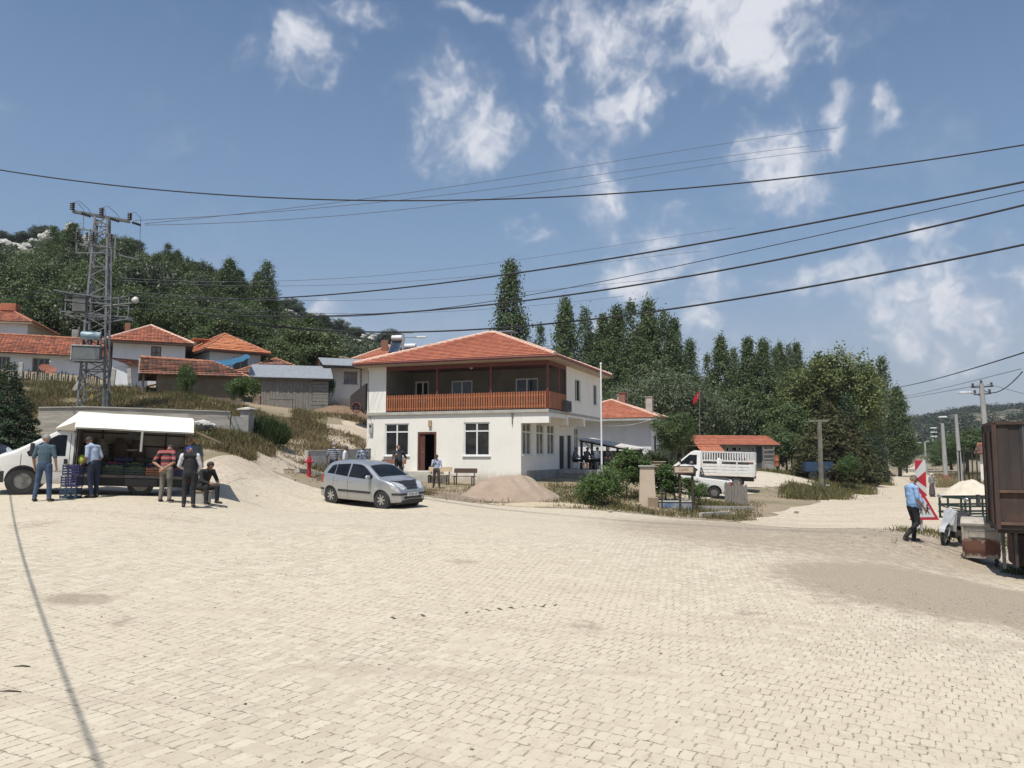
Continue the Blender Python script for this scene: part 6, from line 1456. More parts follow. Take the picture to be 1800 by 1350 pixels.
def market_van():
    t = thing('market_van', 'white flatbed van with cream canopy selling crates of produce at the left', 'van', (0,0,0)); R_ = .36; ax = 1.9
    zt = interp([(.73,1.86),(.95,1.87),(1.08,1.83),(1.20,1.75),(1.45,1.60),(2.03,1.25),(2.12,1.19),(2.45,1.06),(2.62,.97),(2.69,.86),(2.73,.70),(2.75,.55),(2.76,.36)])
    cols = sorted(set([2.64,2.67,2.69,2.705,2.72,2.73,2.738,2.745,2.75,2.754,2.757,2.76]+[round(x, 3) for x in np.arange(.73, 2.63, .03)]))
    out, W = cabskin(t, zt, cols, .97, [[(.92,1.08),(.92,1.66),(1.14,1.66),(1.62,1.36),(1.86,1.15),(1.80,1.04)]], ax, R_, .43, WPAINT, (1.20,2.02), .76)
    for y in (.82, -.82): wheel(t, ax, y, R_, .22); wheel(t, -1.05, y, R_, .24)
    m = MB()
    for s in (1, -1):
        for x, z0, z1 in ((.82,.36,1.72),(1.98,.75,1.1)):
            for k in range(8):
                a, b = z0+(z1-z0)*k/8, z0+(z1-z0)*(k+1)/8; m.bar((x,s*(W(x,a)+.0),a), (x,s*(W(x,b)),b), .014, .005, up=(0,1,0))
        m.bar((.76,s*(W(1,.62)+.001),.66), (1.45,s*(W(1,.62)+.001),.66), .012, .005)
    m.build('door_seam', BLKPL, t)
    for s in (1, -1):
        m = MB(); m.bbox((.86,s*W(.9,.92)-.015,.86), (.95,s*W(.9,.92)+.02,1.0), .01); m.build('door_handle', BLKPL, t); handle_mirror(t, 1.72, s*.97, 1.25, WPAINT)
    ub = MB(); ub.box((-2.2,-.42,.30), (2.6,.42,.56)); ub.box((.78,-.78,.45), (1.45,.78,.9)); ub.box((.735,-.85,.5), (.76,.85,1.8)); ub.build('underbody', BLKPL, t)
    ar = MB(); ar.lathe([(.425,-.9),(.425,.9)], (ax,0,R_), (0,1,0), 24); ar.build('wheel_arch_liner', BLKPL, t)
    wp = MB(); wp.bar((2.0,.3,1.30), (2.15,-.3,1.24), .03); wp.build('wiper', BLKPL, t)
    # flat bed
    keep = set(t.children)
    b = MB(); b.bbox((-2.85,-1.02,.52), (.36,1.02,.60), .01); bd = b.build('bed', M('worn_bed_edge', (.16,.145,.125), (.09,.08,.07), 4, .9), t)
    for y in (1.0, -1.015): sk = MB(); sk.box((-2.8,y,.28), (.3,y+.015,.519)); sk.build('skirt', M('black_skirt', (.018,.018,.018), rough=.8), t)
    for y in (1.03, -1.03): mf = MB(); mf.box((-1.95,y-.02 if y < 0 else y-.013,.3), (-1.05,y+.013 if y < 0 else y+.02,.5)); mf.build('mudguard', BLKPL, t)
    # canopy
    prof = [(-1.46,1.88),(-1.24,2.10),(-1.04,2.29),(-.5,2.335),(0,2.345),(.5,2.335),(1.04,2.29),(1.24,2.11),(1.26,2.09),(1.44,1.95),(1.58,1.91)]
    m = MB(); xs = np.linspace(-2.88, .40, 18); n = len(prof)
    for k, off in enumerate((0, -.035)):
        m.add([(x, y, z+off+.005*math.sin(x*3+y*2)) for x in xs for y, z in prof], [((i*n+j), (i*n+j+1), ((i+1)*n+j+1), ((i+1)*n+j)) for i in range(len(xs)-1) for j in range(n-1)])
    rim = MB(); m.build('canopy', CANVAS, t, smooth=True, sharp=24)
    m = MB(); m.add([(.40,-1.28,2.05),(.40,-1.0,2.25),(.40,0,2.345),(.40,1.0,2.25),(.40,1.28,2.05),(.40,1.0,1.80),(.40,-1.0,1.80),(1.12,-.86,1.84),(1.12,0,1.90),(1.12,.86,1.84),(1.08,.86,1.80),(1.08,-.86,1.80)],
        [(0,1,7),(1,2,8,7),(2,3,9,8),(3,4,9),(4,5,10,9),(0,7,11,6),(7,8,9,10,11)]); m.build('canopy_front', CANVAS, t)
    m = MB(); m.box((.36,.86,.60), (.41,.91,2.0)); m.box((.36,-.91,.60), (.41,-.86,2.0)); m.box((-2.86,.86,.6), (-2.81,.91,2.1)); m.box((-2.86,-.91,.6), (-2.81,-.86,2.1))
    for x in (-2.83, -1.75, -.65, .36): m.tube([(x,-1.28,1.98),(x,-1.0,2.19),(x,0,2.31),(x,1.0,2.19),(x,1.28,1.98)], .02, 6)
    m.build('canopy_frame', M('red_brown_tube', (.13,.055,.04), (.3,.28,.25), 4, .6), t)
    bk = MB(); bk.box((-2.8,-.99,.61), (.33,-.965,2.1)); bk.build('rear_panel', M('grey_white_sheet', (.27,.26,.24), (.20,.19,.175), 2, .8), t)
    fp = MB(); fp.box((.30,-.95,.61), (.33,.95,1.95)); fp.build('front_panel', M('dark_panel', (.09,.085,.08)), t)
    rl = MB()
    for z in (.98, 1.36, 1.72): rl.box((-2.78,-.963,z), (.29,-.93,z+.05))
    for x in (-2.2, -1.2, -.3): rl.box((x,-.928,.62), (x+.05,-.90,2.05))
    rl.build('panel_batten', M('batten_dark', (.06,.035,.03)), t)
    st = MB(); st.tube([(-1.42,1.40,1.94),(-1.42,1.36,1.30)], .035, 8); st.build('awning_strut', PVC, t)
    fl = MB(); fl.add([(-2.86,-1.0,2.0),(-2.86,1.1,2.0),(-3.76,1.1,1.67),(-3.76,-1.0,1.67),(-2.86,-1.0,1.95),(-2.86,1.1,1.95),(-3.76,1.1,1.62),(-3.76,-1.0,1.62)], [(0,1,2,3),(7,6,5,4),(0,4,5,1),(1,5,6,2),(2,6,7,3),(3,7,4,0)]); fl.build('tailgate_flap', M('brown_flap', (.20,.135,.09), (.3,.24,.18), 3, .8), t)
    ls = MB(); ls.bar((-2.2,.99,.30), (-2.25,.99,.1), .03); ls.build('stay_hook', STEELD, t)
    tl = MB(); tl.box((-2.90,.70,.42), (-2.855,.95,.52)); tl.box((-2.90,-.95,.42), (-2.855,-.70,.52)); tl.build('tail_light', REDL, t)
    for o in t.children:
        if o in keep: continue
        for v in o.data.vertices: v.co.x = .72+(v.co.x-.40)*.93 if v.co.x < .45 else v.co.x+.32*(1.45-v.co.x)/1.0
    a_, b_ = W2(38,862,22.0), W2(245,872,23.25); hd = math.atan2(a_.y-b_.y, a_.x-b_.x); n = Vector((-math.sin(hd), math.cos(hd), 0))
    o = (a_+b_)/2-n*.90-Vector((math.cos(hd), math.sin(hd), 0))*.425; place_vehicle(t, o, hd, 2.95)
    bpy.context.view_layer.update(); return t
VAN = market_van()
VM = VAN.matrix_world.copy()
def on_van(x, y, z): return VM @ Vector((.72+(x-.40)*.93, y, z))
# produce crates on the bed, each its own thing
def crate(name, label, loc, rot, mat, size=(.53,.38,.24), fill=None, group=None, rows=3):
    t = thing(name, label, 'crate', loc, 0, group); t.rotation_euler = rot; a, b, h = size[0]/2, size[1]/2, size[2]; m = MB()
    m.box((-a,-b,0), (a,b,.015))
    for x in (-a, a-.02):
        for y in (-b, b-.02): m.box((x,y,.0155), (x+.02,y+.02,h))
    n = rows
    for k in range(n):
        z0 = .025+(h-.03)*k/n; z1 = z0+(h-.03)/n*.62
        m.box((-a+.021,-b+.002,z0), (a-.021,-b+.014,z1)); m.box((-a+.021,b-.014,z0), (a-.021,b-.002,z1)); m.box((-a+.002,-b+.021,z0), (-a+.014,b-.021,z1)); m.box((a-.014,-b+.021,z0), (a-.002,b-.021,z1))
    for x in (-a*.35, a*.35): m.box((x-.015,b-.017,.02), (x+.015,b-.0005,h-.01)); m.box((x-.015,-b+.0005,.02), (x+.015,-b+.017,h-.01))
    m.build('crate_frame', mat, t)
    if fill:
        f = MB(); rs = random.Random(hash(label) % 1000)
        for k in range(42): f.ball((rs.uniform(-a+.06,a-.06), rs.uniform(-b+.06,b-.06), h*.72+rs.uniform(-.05,.05)), rs.uniform(.035,.05), 5)
        f.build('produce', fill, t, smooth=True)
    return t
CRB = M('navy_crate', (.02,.025,.085), (.03,.03,.10), 6, .55); CRG = M('dark_green_crate', (.02,.04,.03), (.03,.05,.04), 6, .6); CRW = M('wooden_crate', (.34,.15,.08), (.26,.12,.07), 6, .8); CRK = M('black_crate', (.02,.02,.022), rough=.6); CRT = M('steel_blue_crate', (.03,.055,.09), (.04,.07,.11), 6, .55)
PRD = {k: M('produce_'+k, a, b, 12, .5) for k, a, b in (('tomato', (.32,.03,.02), (.4,.06,.03)), ('pepper', (.10,.16,.03), (.16,.22,.05)), ('onion', (.35,.22,.10), (.28,.16,.08)), ('cucumber', (.06,.11,.03), (.09,.15,.04)), ('aubergine', (.03,.015,.03), (.05,.02,.05)))}
er = VAN.rotation_euler.copy()
row = [(.02,CRK,None,'black crate nearest the van cab'),(-.58,CRG,'pepper','dark green crate heaped with pale peppers'),(-1.18,CRG,'cucumber','dark green crate of cucumbers left of the wooden crate'),(-1.78,CRW,'onion','reddish wooden crate in the middle of the van bed'),(-2.38,CRB,'tomato','navy crate of tomatoes right of the wooden crate')]
for i, (x, mt, pr, lb) in enumerate(row): crate('produce_crate', lb+' on the front row', on_van(x-.12, .78, .603), er, mt, fill=PRD[pr] if pr else None, group='crates on the market van')
for i, (x, mt, pr) in enumerate([(.02,CRG,'aubergine'),(-.58,CRB,'tomato'),(-1.18,CRG,'pepper'),(-1.78,CRB,'onion'),(-2.38,CRK,'cucumber')]):
    crate('produce_crate', ('aubergine','tomato','pepper','onion','cucumber')[i]+' crate standing in the shaded second row on the van', on_van(x-.12, .33, .603), er, mt, size=(.53,.38,.34), fill=PRD[pr], group='crates on the market van')
for i, (x, mt, pr) in enumerate([(-.3,CRK,'pepper'),(-.95,CRB,'aubergine'),(-1.6,CRG,'tomato'),(-2.25,CRK,'onion')]):
    crate('produce_crate', ('pepper','aubergine','tomato','onion')[i]+' crate against the back panel of the van', on_van(x, -.15, .603), er, mt, size=(.53,.38,.5), fill=PRD[pr], group='crates on the market van')
def sack(x, y, z, r, h, mt, lb):
    t = thing('produce_sack', lb, 'sack', on_van(x, y, z), 0, 'sacks in the market van'); m = MB(); m.lathe([(0,0),(r*.9,.0),(r*1.05,h*.2),(r,h*.55),(r*.8,h*.85),(r*.35,h*.93),(r*.5,h),(0,h*.98)], (0,0,0), (0,0,1), 14); m.build('sack_body', mt, t, smooth=True)
    m = MB(); m.lathe([(r*.37,h*.915),(r*.40,h*.93),(r*.37,h*.945)], (0,0,0), (0,0,1), 12); m.build('tie', BLKPL, t)
SK = M('dark_net_sack', (.05,.04,.035), (.10,.07,.05), 14, .9, bump=.6); SK2 = M('grey_sack', (.22,.21,.19), (.15,.14,.13), 8, .9, bump=.4)
sack(-.25, -.68, .61, .27, .95, SK2, 'pale sack by the cab end of the van'); sack(-.85, -.70, .61, .28, 1.0, SK, 'dark net sack beside the pale sack'); sack(-1.35, -.70, .61, .26, .95, SK, 'dark net sack behind the awning strut'); sack(-2.5, -.70, .61, .24, .8, SK2, 'grey sack at the tail end of the van')
t = thing('hanging_scale', 'dark hanging scale below the van canopy beside the awning strut', 'scale', on_van(-1.18, .75, 1.28)); m = MB(); m.bbox((-.13,-.07,.35), (.13,.07,.62), .02); m.build('scale_case', BLKPL, t); m = MB(); m.lathe([(0,-.001),(.10,0),(.10,.008),(0,.009)], (0,.071,.49), (0,1,0), 18); m.build('dial', M('dial_grey', (.25,.25,.24)), t)
m = MB(); m.lathe([(0,0),(.12,.01),(.17,.05),(.165,.055),(.11,.02),(0,.012)], (0,0,.0), (0,0,1), 18); m.build('pan', GALV, t); m = MB(); m.tube([(0,0,.62),(0,0,.93)], .01, 6); m.tube([(-.12,0,.05),(0,0,.35),(.12,0,.05)], .005, 5); m.build('hook', STEELD, t)
t = tag(MB().ball((0,0,0), .12, 10, 0, (1,1,1.25)).build('melon', M('yellow_melon', (.55,.58,.08), (.42,.5,.06), 7, .5), smooth=True), 'yellow-green melon on the front corner of the van bed', 'melon'); t.location = on_van(.18, .80, .98)
# stacked crates standing on the paving
for i, (mt, lb) in enumerate([(CRT,'steel blue crate at the bottom of the stack in front of the van'),(CRB,'purple-blue crate in the middle of the stack in front of the van'),(CRB,'dark navy crate on top of the stack in front of the van')]):
    g = G(124, 21.7); c = crate('stacked_crate', lb, (g.x+(.0,.02,.045)[i], g.y, g.z+.02+i*.305), (0,0,R((2,-3,4)[i])), mt, size=(.43,.34,.30), fill=PRD['aubergine'] if i == 2 else None, group='crate stack before the van', rows=4)

def stake_truck():
    t = thing('stake_truck', 'white flatbed truck with stake-sided bed parked behind the pickup', 'truck', (0,0,0)); R_ = .35; ax = 1.55
    zt = interp([(.75,2.18),(1.15,2.2),(1.30,2.15),(1.42,2.07),(2.12,1.46),(2.2,1.40),(2.45,1.22),(2.52,1.05),(2.55,.85),(2.57,.5),(2.575,.4)])
    cols = sorted(set([2.40,2.45,2.48,2.5,2.52,2.535,2.55,2.56,2.57,2.575]+[round(x, 3) for x in np.arange(.75, 2.4, .04)]))
    cabskin(t, zt, cols, .98, [[(.98,1.35),(.98,1.95),(1.42,1.95),(1.95,1.48),(1.92,1.33)]], ax, R_, .42, WPAINT, (1.40,2.12), .76, zsill=.38)
    for y in (.82, -.82): wheel(t, ax, y, R_, .2); wheel(t, -1.35, y, R_, .22)
    for s in (1, -1): handle_mirror(t, 1.95, s*.98, 1.6, WPAINT)
    u = MB(); u.box((-2.3,-.4,.45), (2.3,.4,.7)); u.box((.8,-.8,.5), (2.2,.8,.95)); u.build('underbody', BLKPL, t)
    m = MB(); m.bbox((-2.4,-1.0,.80), (.70,1.0,.90), .01); m.build('bed', WPAINT, t)
    WR = M('white_rail', (.72,.72,.69), (.62,.61,.58), 4, .5)
    for s in (1, -1):
        m = MB(); y = s*.99
        for z0 in (.92, 1.10, 1.28): m.bbox((-2.38,y-.02,z0), (.68,y+.02,z0+.16), .01)
        for x in (-2.38, -1.4, -.4, .60): m.box((x,y-.028,.9), (x+.07,y+.028,1.46))
        m.build('side_board', WR, t)
        m = MB(); m.box((-2.38,y-.025,1.60), (.68,y+.025,1.68)); m.box((-2.38,y-.025,2.12), (.68,y+.025,2.19))
        for k in range(21): x = -2.36+3.0*k/20; m.box((x,y-.018,1.68), (x+.055,y+.018,2.12))
        for x in (-2.38, -1.4, -.4, .60): m.box((x,y-.0285,1.46), (x+.07,y+.0285,1.60))
        m.build('stake_rail', WR, t)
    m = MB(); m.box((-2.42,-.96,1.6), (-2.385,.96,2.19)); m.box((-2.42,-.96,.92), (-2.385,.96,1.45)); m.build('tailgate', WR, t)
    m = MB(); m.box((.69,-.96,.92), (.73,.96,2.17)); m.build('headboard', WR, t)
    m = MB(); m.box((-2.40,.55,.62), (-2.36,.9,.78)); m.box((-2.40,-.9,.62), (-2.36,-.55,.78)); m.build('tail_light', REDL, t)
    m = MB(); m.box((-2.42,-.26,.58), (-2.40,.26,.70)); po = m.build('number_plate', PLATEM, t)
    place_vehicle(t, Vector((W2(1254,863,48.5).x+.2, 49.0, 0)), math.pi-R(19), 2.9); t.rotation_euler.x = 0; t.rotation_euler.y *= .3; bpy.context.view_layer.update()
    M_ = t.matrix_world; q = thing('bed_load', 'dark bundles loaded behind the stake rails of the white truck', 'cargo', M_ @ Vector((-.6,.1,.905)), t.rotation_euler.z); 
    for k in range(9):
        m = MB(); m.ball((-1.2+.3*k, rnd.uniform(-.3,.3), .45), .42, 6, 0, (.55,.9,1.1)); m.build('bundle', M('dark_bundle', (.03,.03,.03), (.07,.06,.055), 5, .9) if k != 5 else PVC, q, smooth=True)
stake_truck()
def pickup():
    t = thing('pickup_truck', 'small white pickup with open bed parked behind the notice board', 'pickup', (0,0,0)); R_ = .30
    zt = interp([(-2.1,.4),(-2.09,.98),(-2.0,1.0),(-.42,1.0),(-.40,1.02),(-.36,1.44),(-.26,1.50),(.35,1.53),(.62,1.47),(1.22,1.06),(1.32,1.01),(1.95,.88),(2.06,.78),(2.10,.6),(2.11,.35)])
    def zl(x):
        z = .26
        for a in (1.35, -1.25):
            if abs(x-a) < .38: z = max(z, .30+math.sqrt(.38**2-(x-a)**2))
        return min(z, zt(x)-.02)
    W = lambda x, z: .80*(1-.2*max(0, (x-1.1)/1.0)**2.5)*float(np.interp(z, [.2,.4,.7,.95,1.5], [.94,.98,1.0,.98,.8])); w1 = [(-.22,1.02),(-.22,1.42),(.40,1.43),(.60,1.36),(1.0,1.06),(.95,1.0)]
    regs = [('rear_window', CARGL, lambda x, y, z, k: k == 't' and -.42 < x < -.34 and abs(y) < .56 and z > 1.05),
        ('bed_floor', BLKPL, lambda x, y, z, k: k == 't' and -2.0 < x < -.45 and abs(y) < .70), ('tail_light|l', REDL, lambda x, y, z, k: x < -2.02 and .66 < z < .92 and y > .62), ('tail_light|r', REDL, lambda x, y, z, k: x < -2.02 and .66 < z < .92 and y < -.62)]
    cols = sorted(set([-2.1,-2.097,-2.094,-2.09,-2.05,-.42,-.41,-.40,-.39,-.38,-.37,-.36,2.06,2.08,2.09,2.1,2.105,2.11]+[round(x, 3) for x in np.arange(-2.0, 2.06, .04)])); shell(t, cols, zt, zl, W, regs, WPAINT, N=18, Mx=18, rr=.05); patches(t, zt, W, .05, .03, [('side_window', CARGL, s, w1) for s in (1, -1)], [('windshield', CARGL, [(.62,-.52),(1.2,-.6),(1.2,.6),(.62,.52)])])
    for y in (.68, -.68): wheel(t, 1.35, y, R_, .17); wheel(t, -1.25, y, R_, .17)
    m = MB(); m.box((-2.0,-.58,.24), (2.0,.58,.55)); m.build('underbody', BLKPL, t)
    m = MB()
    for y in (-.6, .6): m.tube([(-.50,y,1.0),(-.52,y,1.46)], .02, 6); m.tube([(-.52,y,1.44),(-.72,y,1.0)], .016, 6)
    m.tube([(-.52,-.6,1.46),(-.52,.6,1.46)], .02, 6); m.build('rear_guard', STEELD, t)
    m = MB(); m.tube([(-1.95,.76,1.03),(-.5,.76,1.03)], .016, 6); m.tube([(-1.95,-.76,1.03),(-.5,-.76,1.03)], .016, 6); m.build('bed_rail', STEELD, t)
    g = W2(1255, 872, 42); hd = math.pi-R(10); c = Vector((math.cos(hd), math.sin(hd), 0)); n = Vector((-c.y, c.x, 0)); place_vehicle(t, Vector((g.x, g.y, 0))+c*1.25-n*.70, hd, 2.6)
pickup()

# ------------------------------------------------------------ rusty trailer, container, cart, scooter
RUST = M('rusty_sheet', (.062,.046,.039), (.036,.030,.028), 2.2, .9, bump=.3, bscale=18, stretch=(1,1,.35)); RUST2 = M('brown_rust', (.088,.05,.037), (.052,.036,.03), 3, .9, bump=.4, stretch=(1.5,1.5,.5)); BLUEP = M('faded_blue_paint', (.05,.15,.24), (.08,.075,.075), 1.6, .8, stretch=(2,2,.5))
def trailer():
    a = W2(1752, 930, 18.4); U = Vector((.905, -.425, 0)).normalized(); g = GZ(a.x+1, a.y+1); H = CZ-(743-800)/F*18.4-g; zb = a.z-g
    t = thing('farm_trailer', 'tall rusty brown farm trailer with faded blue stripes at the right edge', 'trailer', (a.x, a.y, g), math.atan2(U.y, U.x)); Ln, D = 4.2, 2.0
    m = MB(); m.box((0,0,zb), (Ln,D,zb+.10)); m.box((.05,.2,zb-.10), (Ln,.34,zb-.002)); m.box((.05,D-.34,zb-.10), (Ln,D-.2,zb-.002)); m.build('chassis', RUST, t)
    mid = zb+.86
    m = MB(); k = 0
    x = .10
    while x < Ln-.1:
        m.box((x,.012+.018*(k % 2),mid+.03), (min(x+.22,Ln-.1),.045+.018*(k % 2),H-.05)); x += .223; k += 1
    m.build('upper_side_sheet', RUST, t)
    m = MB(); m.box((.10,.02,zb+.10), (Ln,.05,mid-.03)); m.build('lower_side_board', RUST2, t)
    m = MB(); m.box((.02,.06,zb+.10), (.05,D-.06,H-.05)); m.box((.05,D-.06,zb+.10), (Ln,D-.03,H-.05)); m.box((Ln-.05,.06,zb+.1), (Ln,D-.06,H-.05)); m.build('end_sheet', RUST, t)
    m = MB()
    for x in (0, 1.35, 2.8, Ln-.09): m.box((x,-.03,zb), (x+.09,.011,H))
    m.box((-.01,-.03,H-.05), (Ln,.06,H+.02)); m.box((-.012,D-.05,zb), (.08,D+.03,H)); m.box((-.012,.06,H-.05), (.06,D-.05,H+.02)); m.build('post', RUST2, t)
    m = MB(); m.box((.0901,-.045,mid-.03), (Ln,.012,mid+.025)); m.box((.0901,-.04,zb+.101), (Ln,.0185,zb+.16)); m.build('rail', M('rust_bright', (.17,.09,.055), (.10,.065,.05), 5, .9), t)
    for x0, w, z0 in ((.60,.035,mid+.03),(.80,.30,H-.62),(1.9,.25,H-.5)):
        m = MB(); m.box((x0,-.004,z0), (x0+w,.0115,H-.06)); m.build('paint_stripe', BLUEP, t)
    m = MB(); m.box((-.03,.35,zb+.1), (.018,.55,H-.2)); m.box((-.03,1.4,zb+.1), (.018,1.6,H-.2)); m.build('end_brace', RUST2, t)
    for y in (.12, D-.12):
        m = MB(); m.lathe([(.22,-.12),(.42,-.12),(.47,-.08),(.47,.08),(.42,.12),(.22,.12),(.22,-.12)], (.98,y,.47), (0,1,0), 30); w = m.build('wheel', BLACK, t, smooth=True, sharp=40); m = MB(); m.lathe([(.23,.08),(.20,.03),(.09,.02),(.08,.09),(0,.09)], (.98,y,.47), (0,-1,0), 20); m.build('rim', RUST2, w)
        m = MB(); m.lathe([(.22,-.12),(.42,-.12),(.47,-.08),(.47,.08),(.42,.12),(.22,.12),(.22,-.12)], (3.3,y,.47), (0,1,0), 30); m.build('wheel', BLACK, t, smooth=True, sharp=40)
    m = MB(); m.bar((.98,0.1,.47), (.98,D-.1,.47), .1); m.bar((.15,.3,zb-.1), (.15,.3,.30), .07); m.bar((.40,.3,zb-.1), (.40,.3,.35), .06); m.bar((.98,.3,.47), (.98,.3,zb-.05), .12); m.build('axle', STEELD, t)
    m = MB(); m.bbox((.35,.5,.35), (.85,1.4,zb-.15), .03); m.build('tool_box', RUST2, t)
trailer()
def dumpster():
    g = G(1746, 20.6); z0 = GZ(g.x, g.y+.4); t = thing('waste_container', 'battered white wheeled waste container with a big rust stain', 'container', (g.x, g.y+.45, z0), R(-33))
    m, nt, b = new_mat('rust_stained_white'); co = objco(nt); b.inputs['Roughness'].default_value = .75; sep = node(nt, 'ShaderNodeSeparateXYZ'); L(nt, co, sep.inputs[0])
    nz = noise_n(nt, co, 5, 7, .65); zz = math_n(nt, 'ADD', sep.outputs[2], math_n(nt, 'MULTIPLY', math_n(nt, 'SUBTRACT', nz, .5), .55)); f = math_n(nt, 'MULTIPLY', ramp(nt, zz, .74, .62), ramp(nt, zz, .24, .32))
    c = mix_c(nt, ramp(nt, noise_n(nt, co, 3, 6, .7), .45, .7), (.43,.39,.33), (.28,.235,.18)); c = mix_c(nt, math_n(nt, 'MULTIPLY', f, .95), c, (.135,.05,.028)); c = mix_c(nt, math_n(nt, 'MULTIPLY', ramp(nt, noise_n(nt, co, 13, 5, .7), .58, .72), .8), c, (.12,.05,.03)); L(nt, c, b.inputs['Base Color'])
    q = MB(); a, d = .42, .5
    q.add([(-a*.96,-d*.94,.20),(a*.96,-d*.94,.20),(a*.96,d*.94,.20),(-a*.96,d*.94,.20),(-a,-d,1.05),(a,-d,1.05),(a,d,1.05),(-a,d,1.05)], [(0,3,2,1),(0,1,5,4),(1,2,6,5),(2,3,7,6),(3,0,4,7),(4,5,6,7)]); q.bbox((-a-.02,-d-.03,1.01), (a+.02,d+.03,1.07), .01); q.build('body', m, t)
    q = MB(); n = 8; pts = [(-d-.02+(2*d+.04)*k/n, 1.075+.14*math.sin(math.pi*k/n)**.45) for k in range(n+1)]; q.prism(pts, -a-.01, a+.01, 0, 'x'); q.build('lid', m, t)
    q = MB(); q.tube([(-a*.6,-d-.02,.98),(-a*.6,-d-.08,.90),(a*.8,-d-.08,.90),(a*.8,-d-.02,.98)], .014, 7); q.build('lift_bar', GALV, t)
    q = MB()
    for x in (-a+.01, a-.05): q = MB(); q.box((x,-d-.035,.25), (x+.05,-d+.035,1.0)); q.build('corner_rib', m, t)
    for x in (-a+.1, a-.1):
        for y in (-d+.1, d-.1):
            q = MB(); q.lathe([(0,-.03),(.09,-.03),(.10,-.015),(.10,.015),(.09,.03),(0,.03)], (x,y,.10), (1,0,0), 16); w = q.build('castor', BLACK, t); q = MB(); q.box((x-.045,y-.03,.11), (x-.034,y+.03,.21)); q.box((x+.034,y-.03,.11), (x+.045,y+.03,.21)); q.build('fork', GALV, w)
dumpster()
def cargo_cart():
    g = G(1712, 25.6); t = thing('cargo_cart', 'dark green slatted cargo cart standing behind the scooter', 'cart', (g.x, g.y, GZ(g.x, g.y)), R(6)); GR = M('dark_green_iron', (.012,.035,.028), (.02,.045,.035), 5, .5)
    m = MB(); m.box((-.75,-.5,.55), (1.1,.6,.60)); m.build('deck', GR, t)
    m = MB()
    for x in (-.74, -.45, .15, .75, 1.06): m.box((x,-.5,.6), (x+.05,-.46,1.25)); m.box((x,.56,.6), (x+.05,.6,1.25))
    for z in (.72, .95, 1.2): m.box((-.74,-.515,z), (1.11,-.50,z+.06)); m.box((-.74,.60,z), (1.11,.615,z+.06)); m.box((-.76,-.5,z), (-.742,.6,z+.06))
    m.build('slat_side', GR, t)
    m = MB(); m.box((.70,-.53,1.0), (.80,-.455,1.42)); m.box((-.2,-.53,1.0), (-.1,-.455,1.34)); m.build('corner_post', STEELD, t)
    for y in (-.55, .62): m = MB(); m.lathe([(.15,-.05),(.27,-.05),(.29,0),(.27,.05),(.15,.05),(.15,-.05)], (.4,y,.29), (0,1,0), 22); w = m.build('wheel', BLACK, t); m = MB(); m.lathe([(.16,.0),(.05,.03),(0,.03)], (.4,y,.29), (0,-1,0), 16); m.build('rim', GALV, w)
    m = MB(); m.bar((-.6,.0,.54), (-.6,.0,-.05), .06); m.bar((.4,-.5,.3), (.4,.6,.3), .06); m.build('prop_leg', STEELD, t)
cargo_cart()
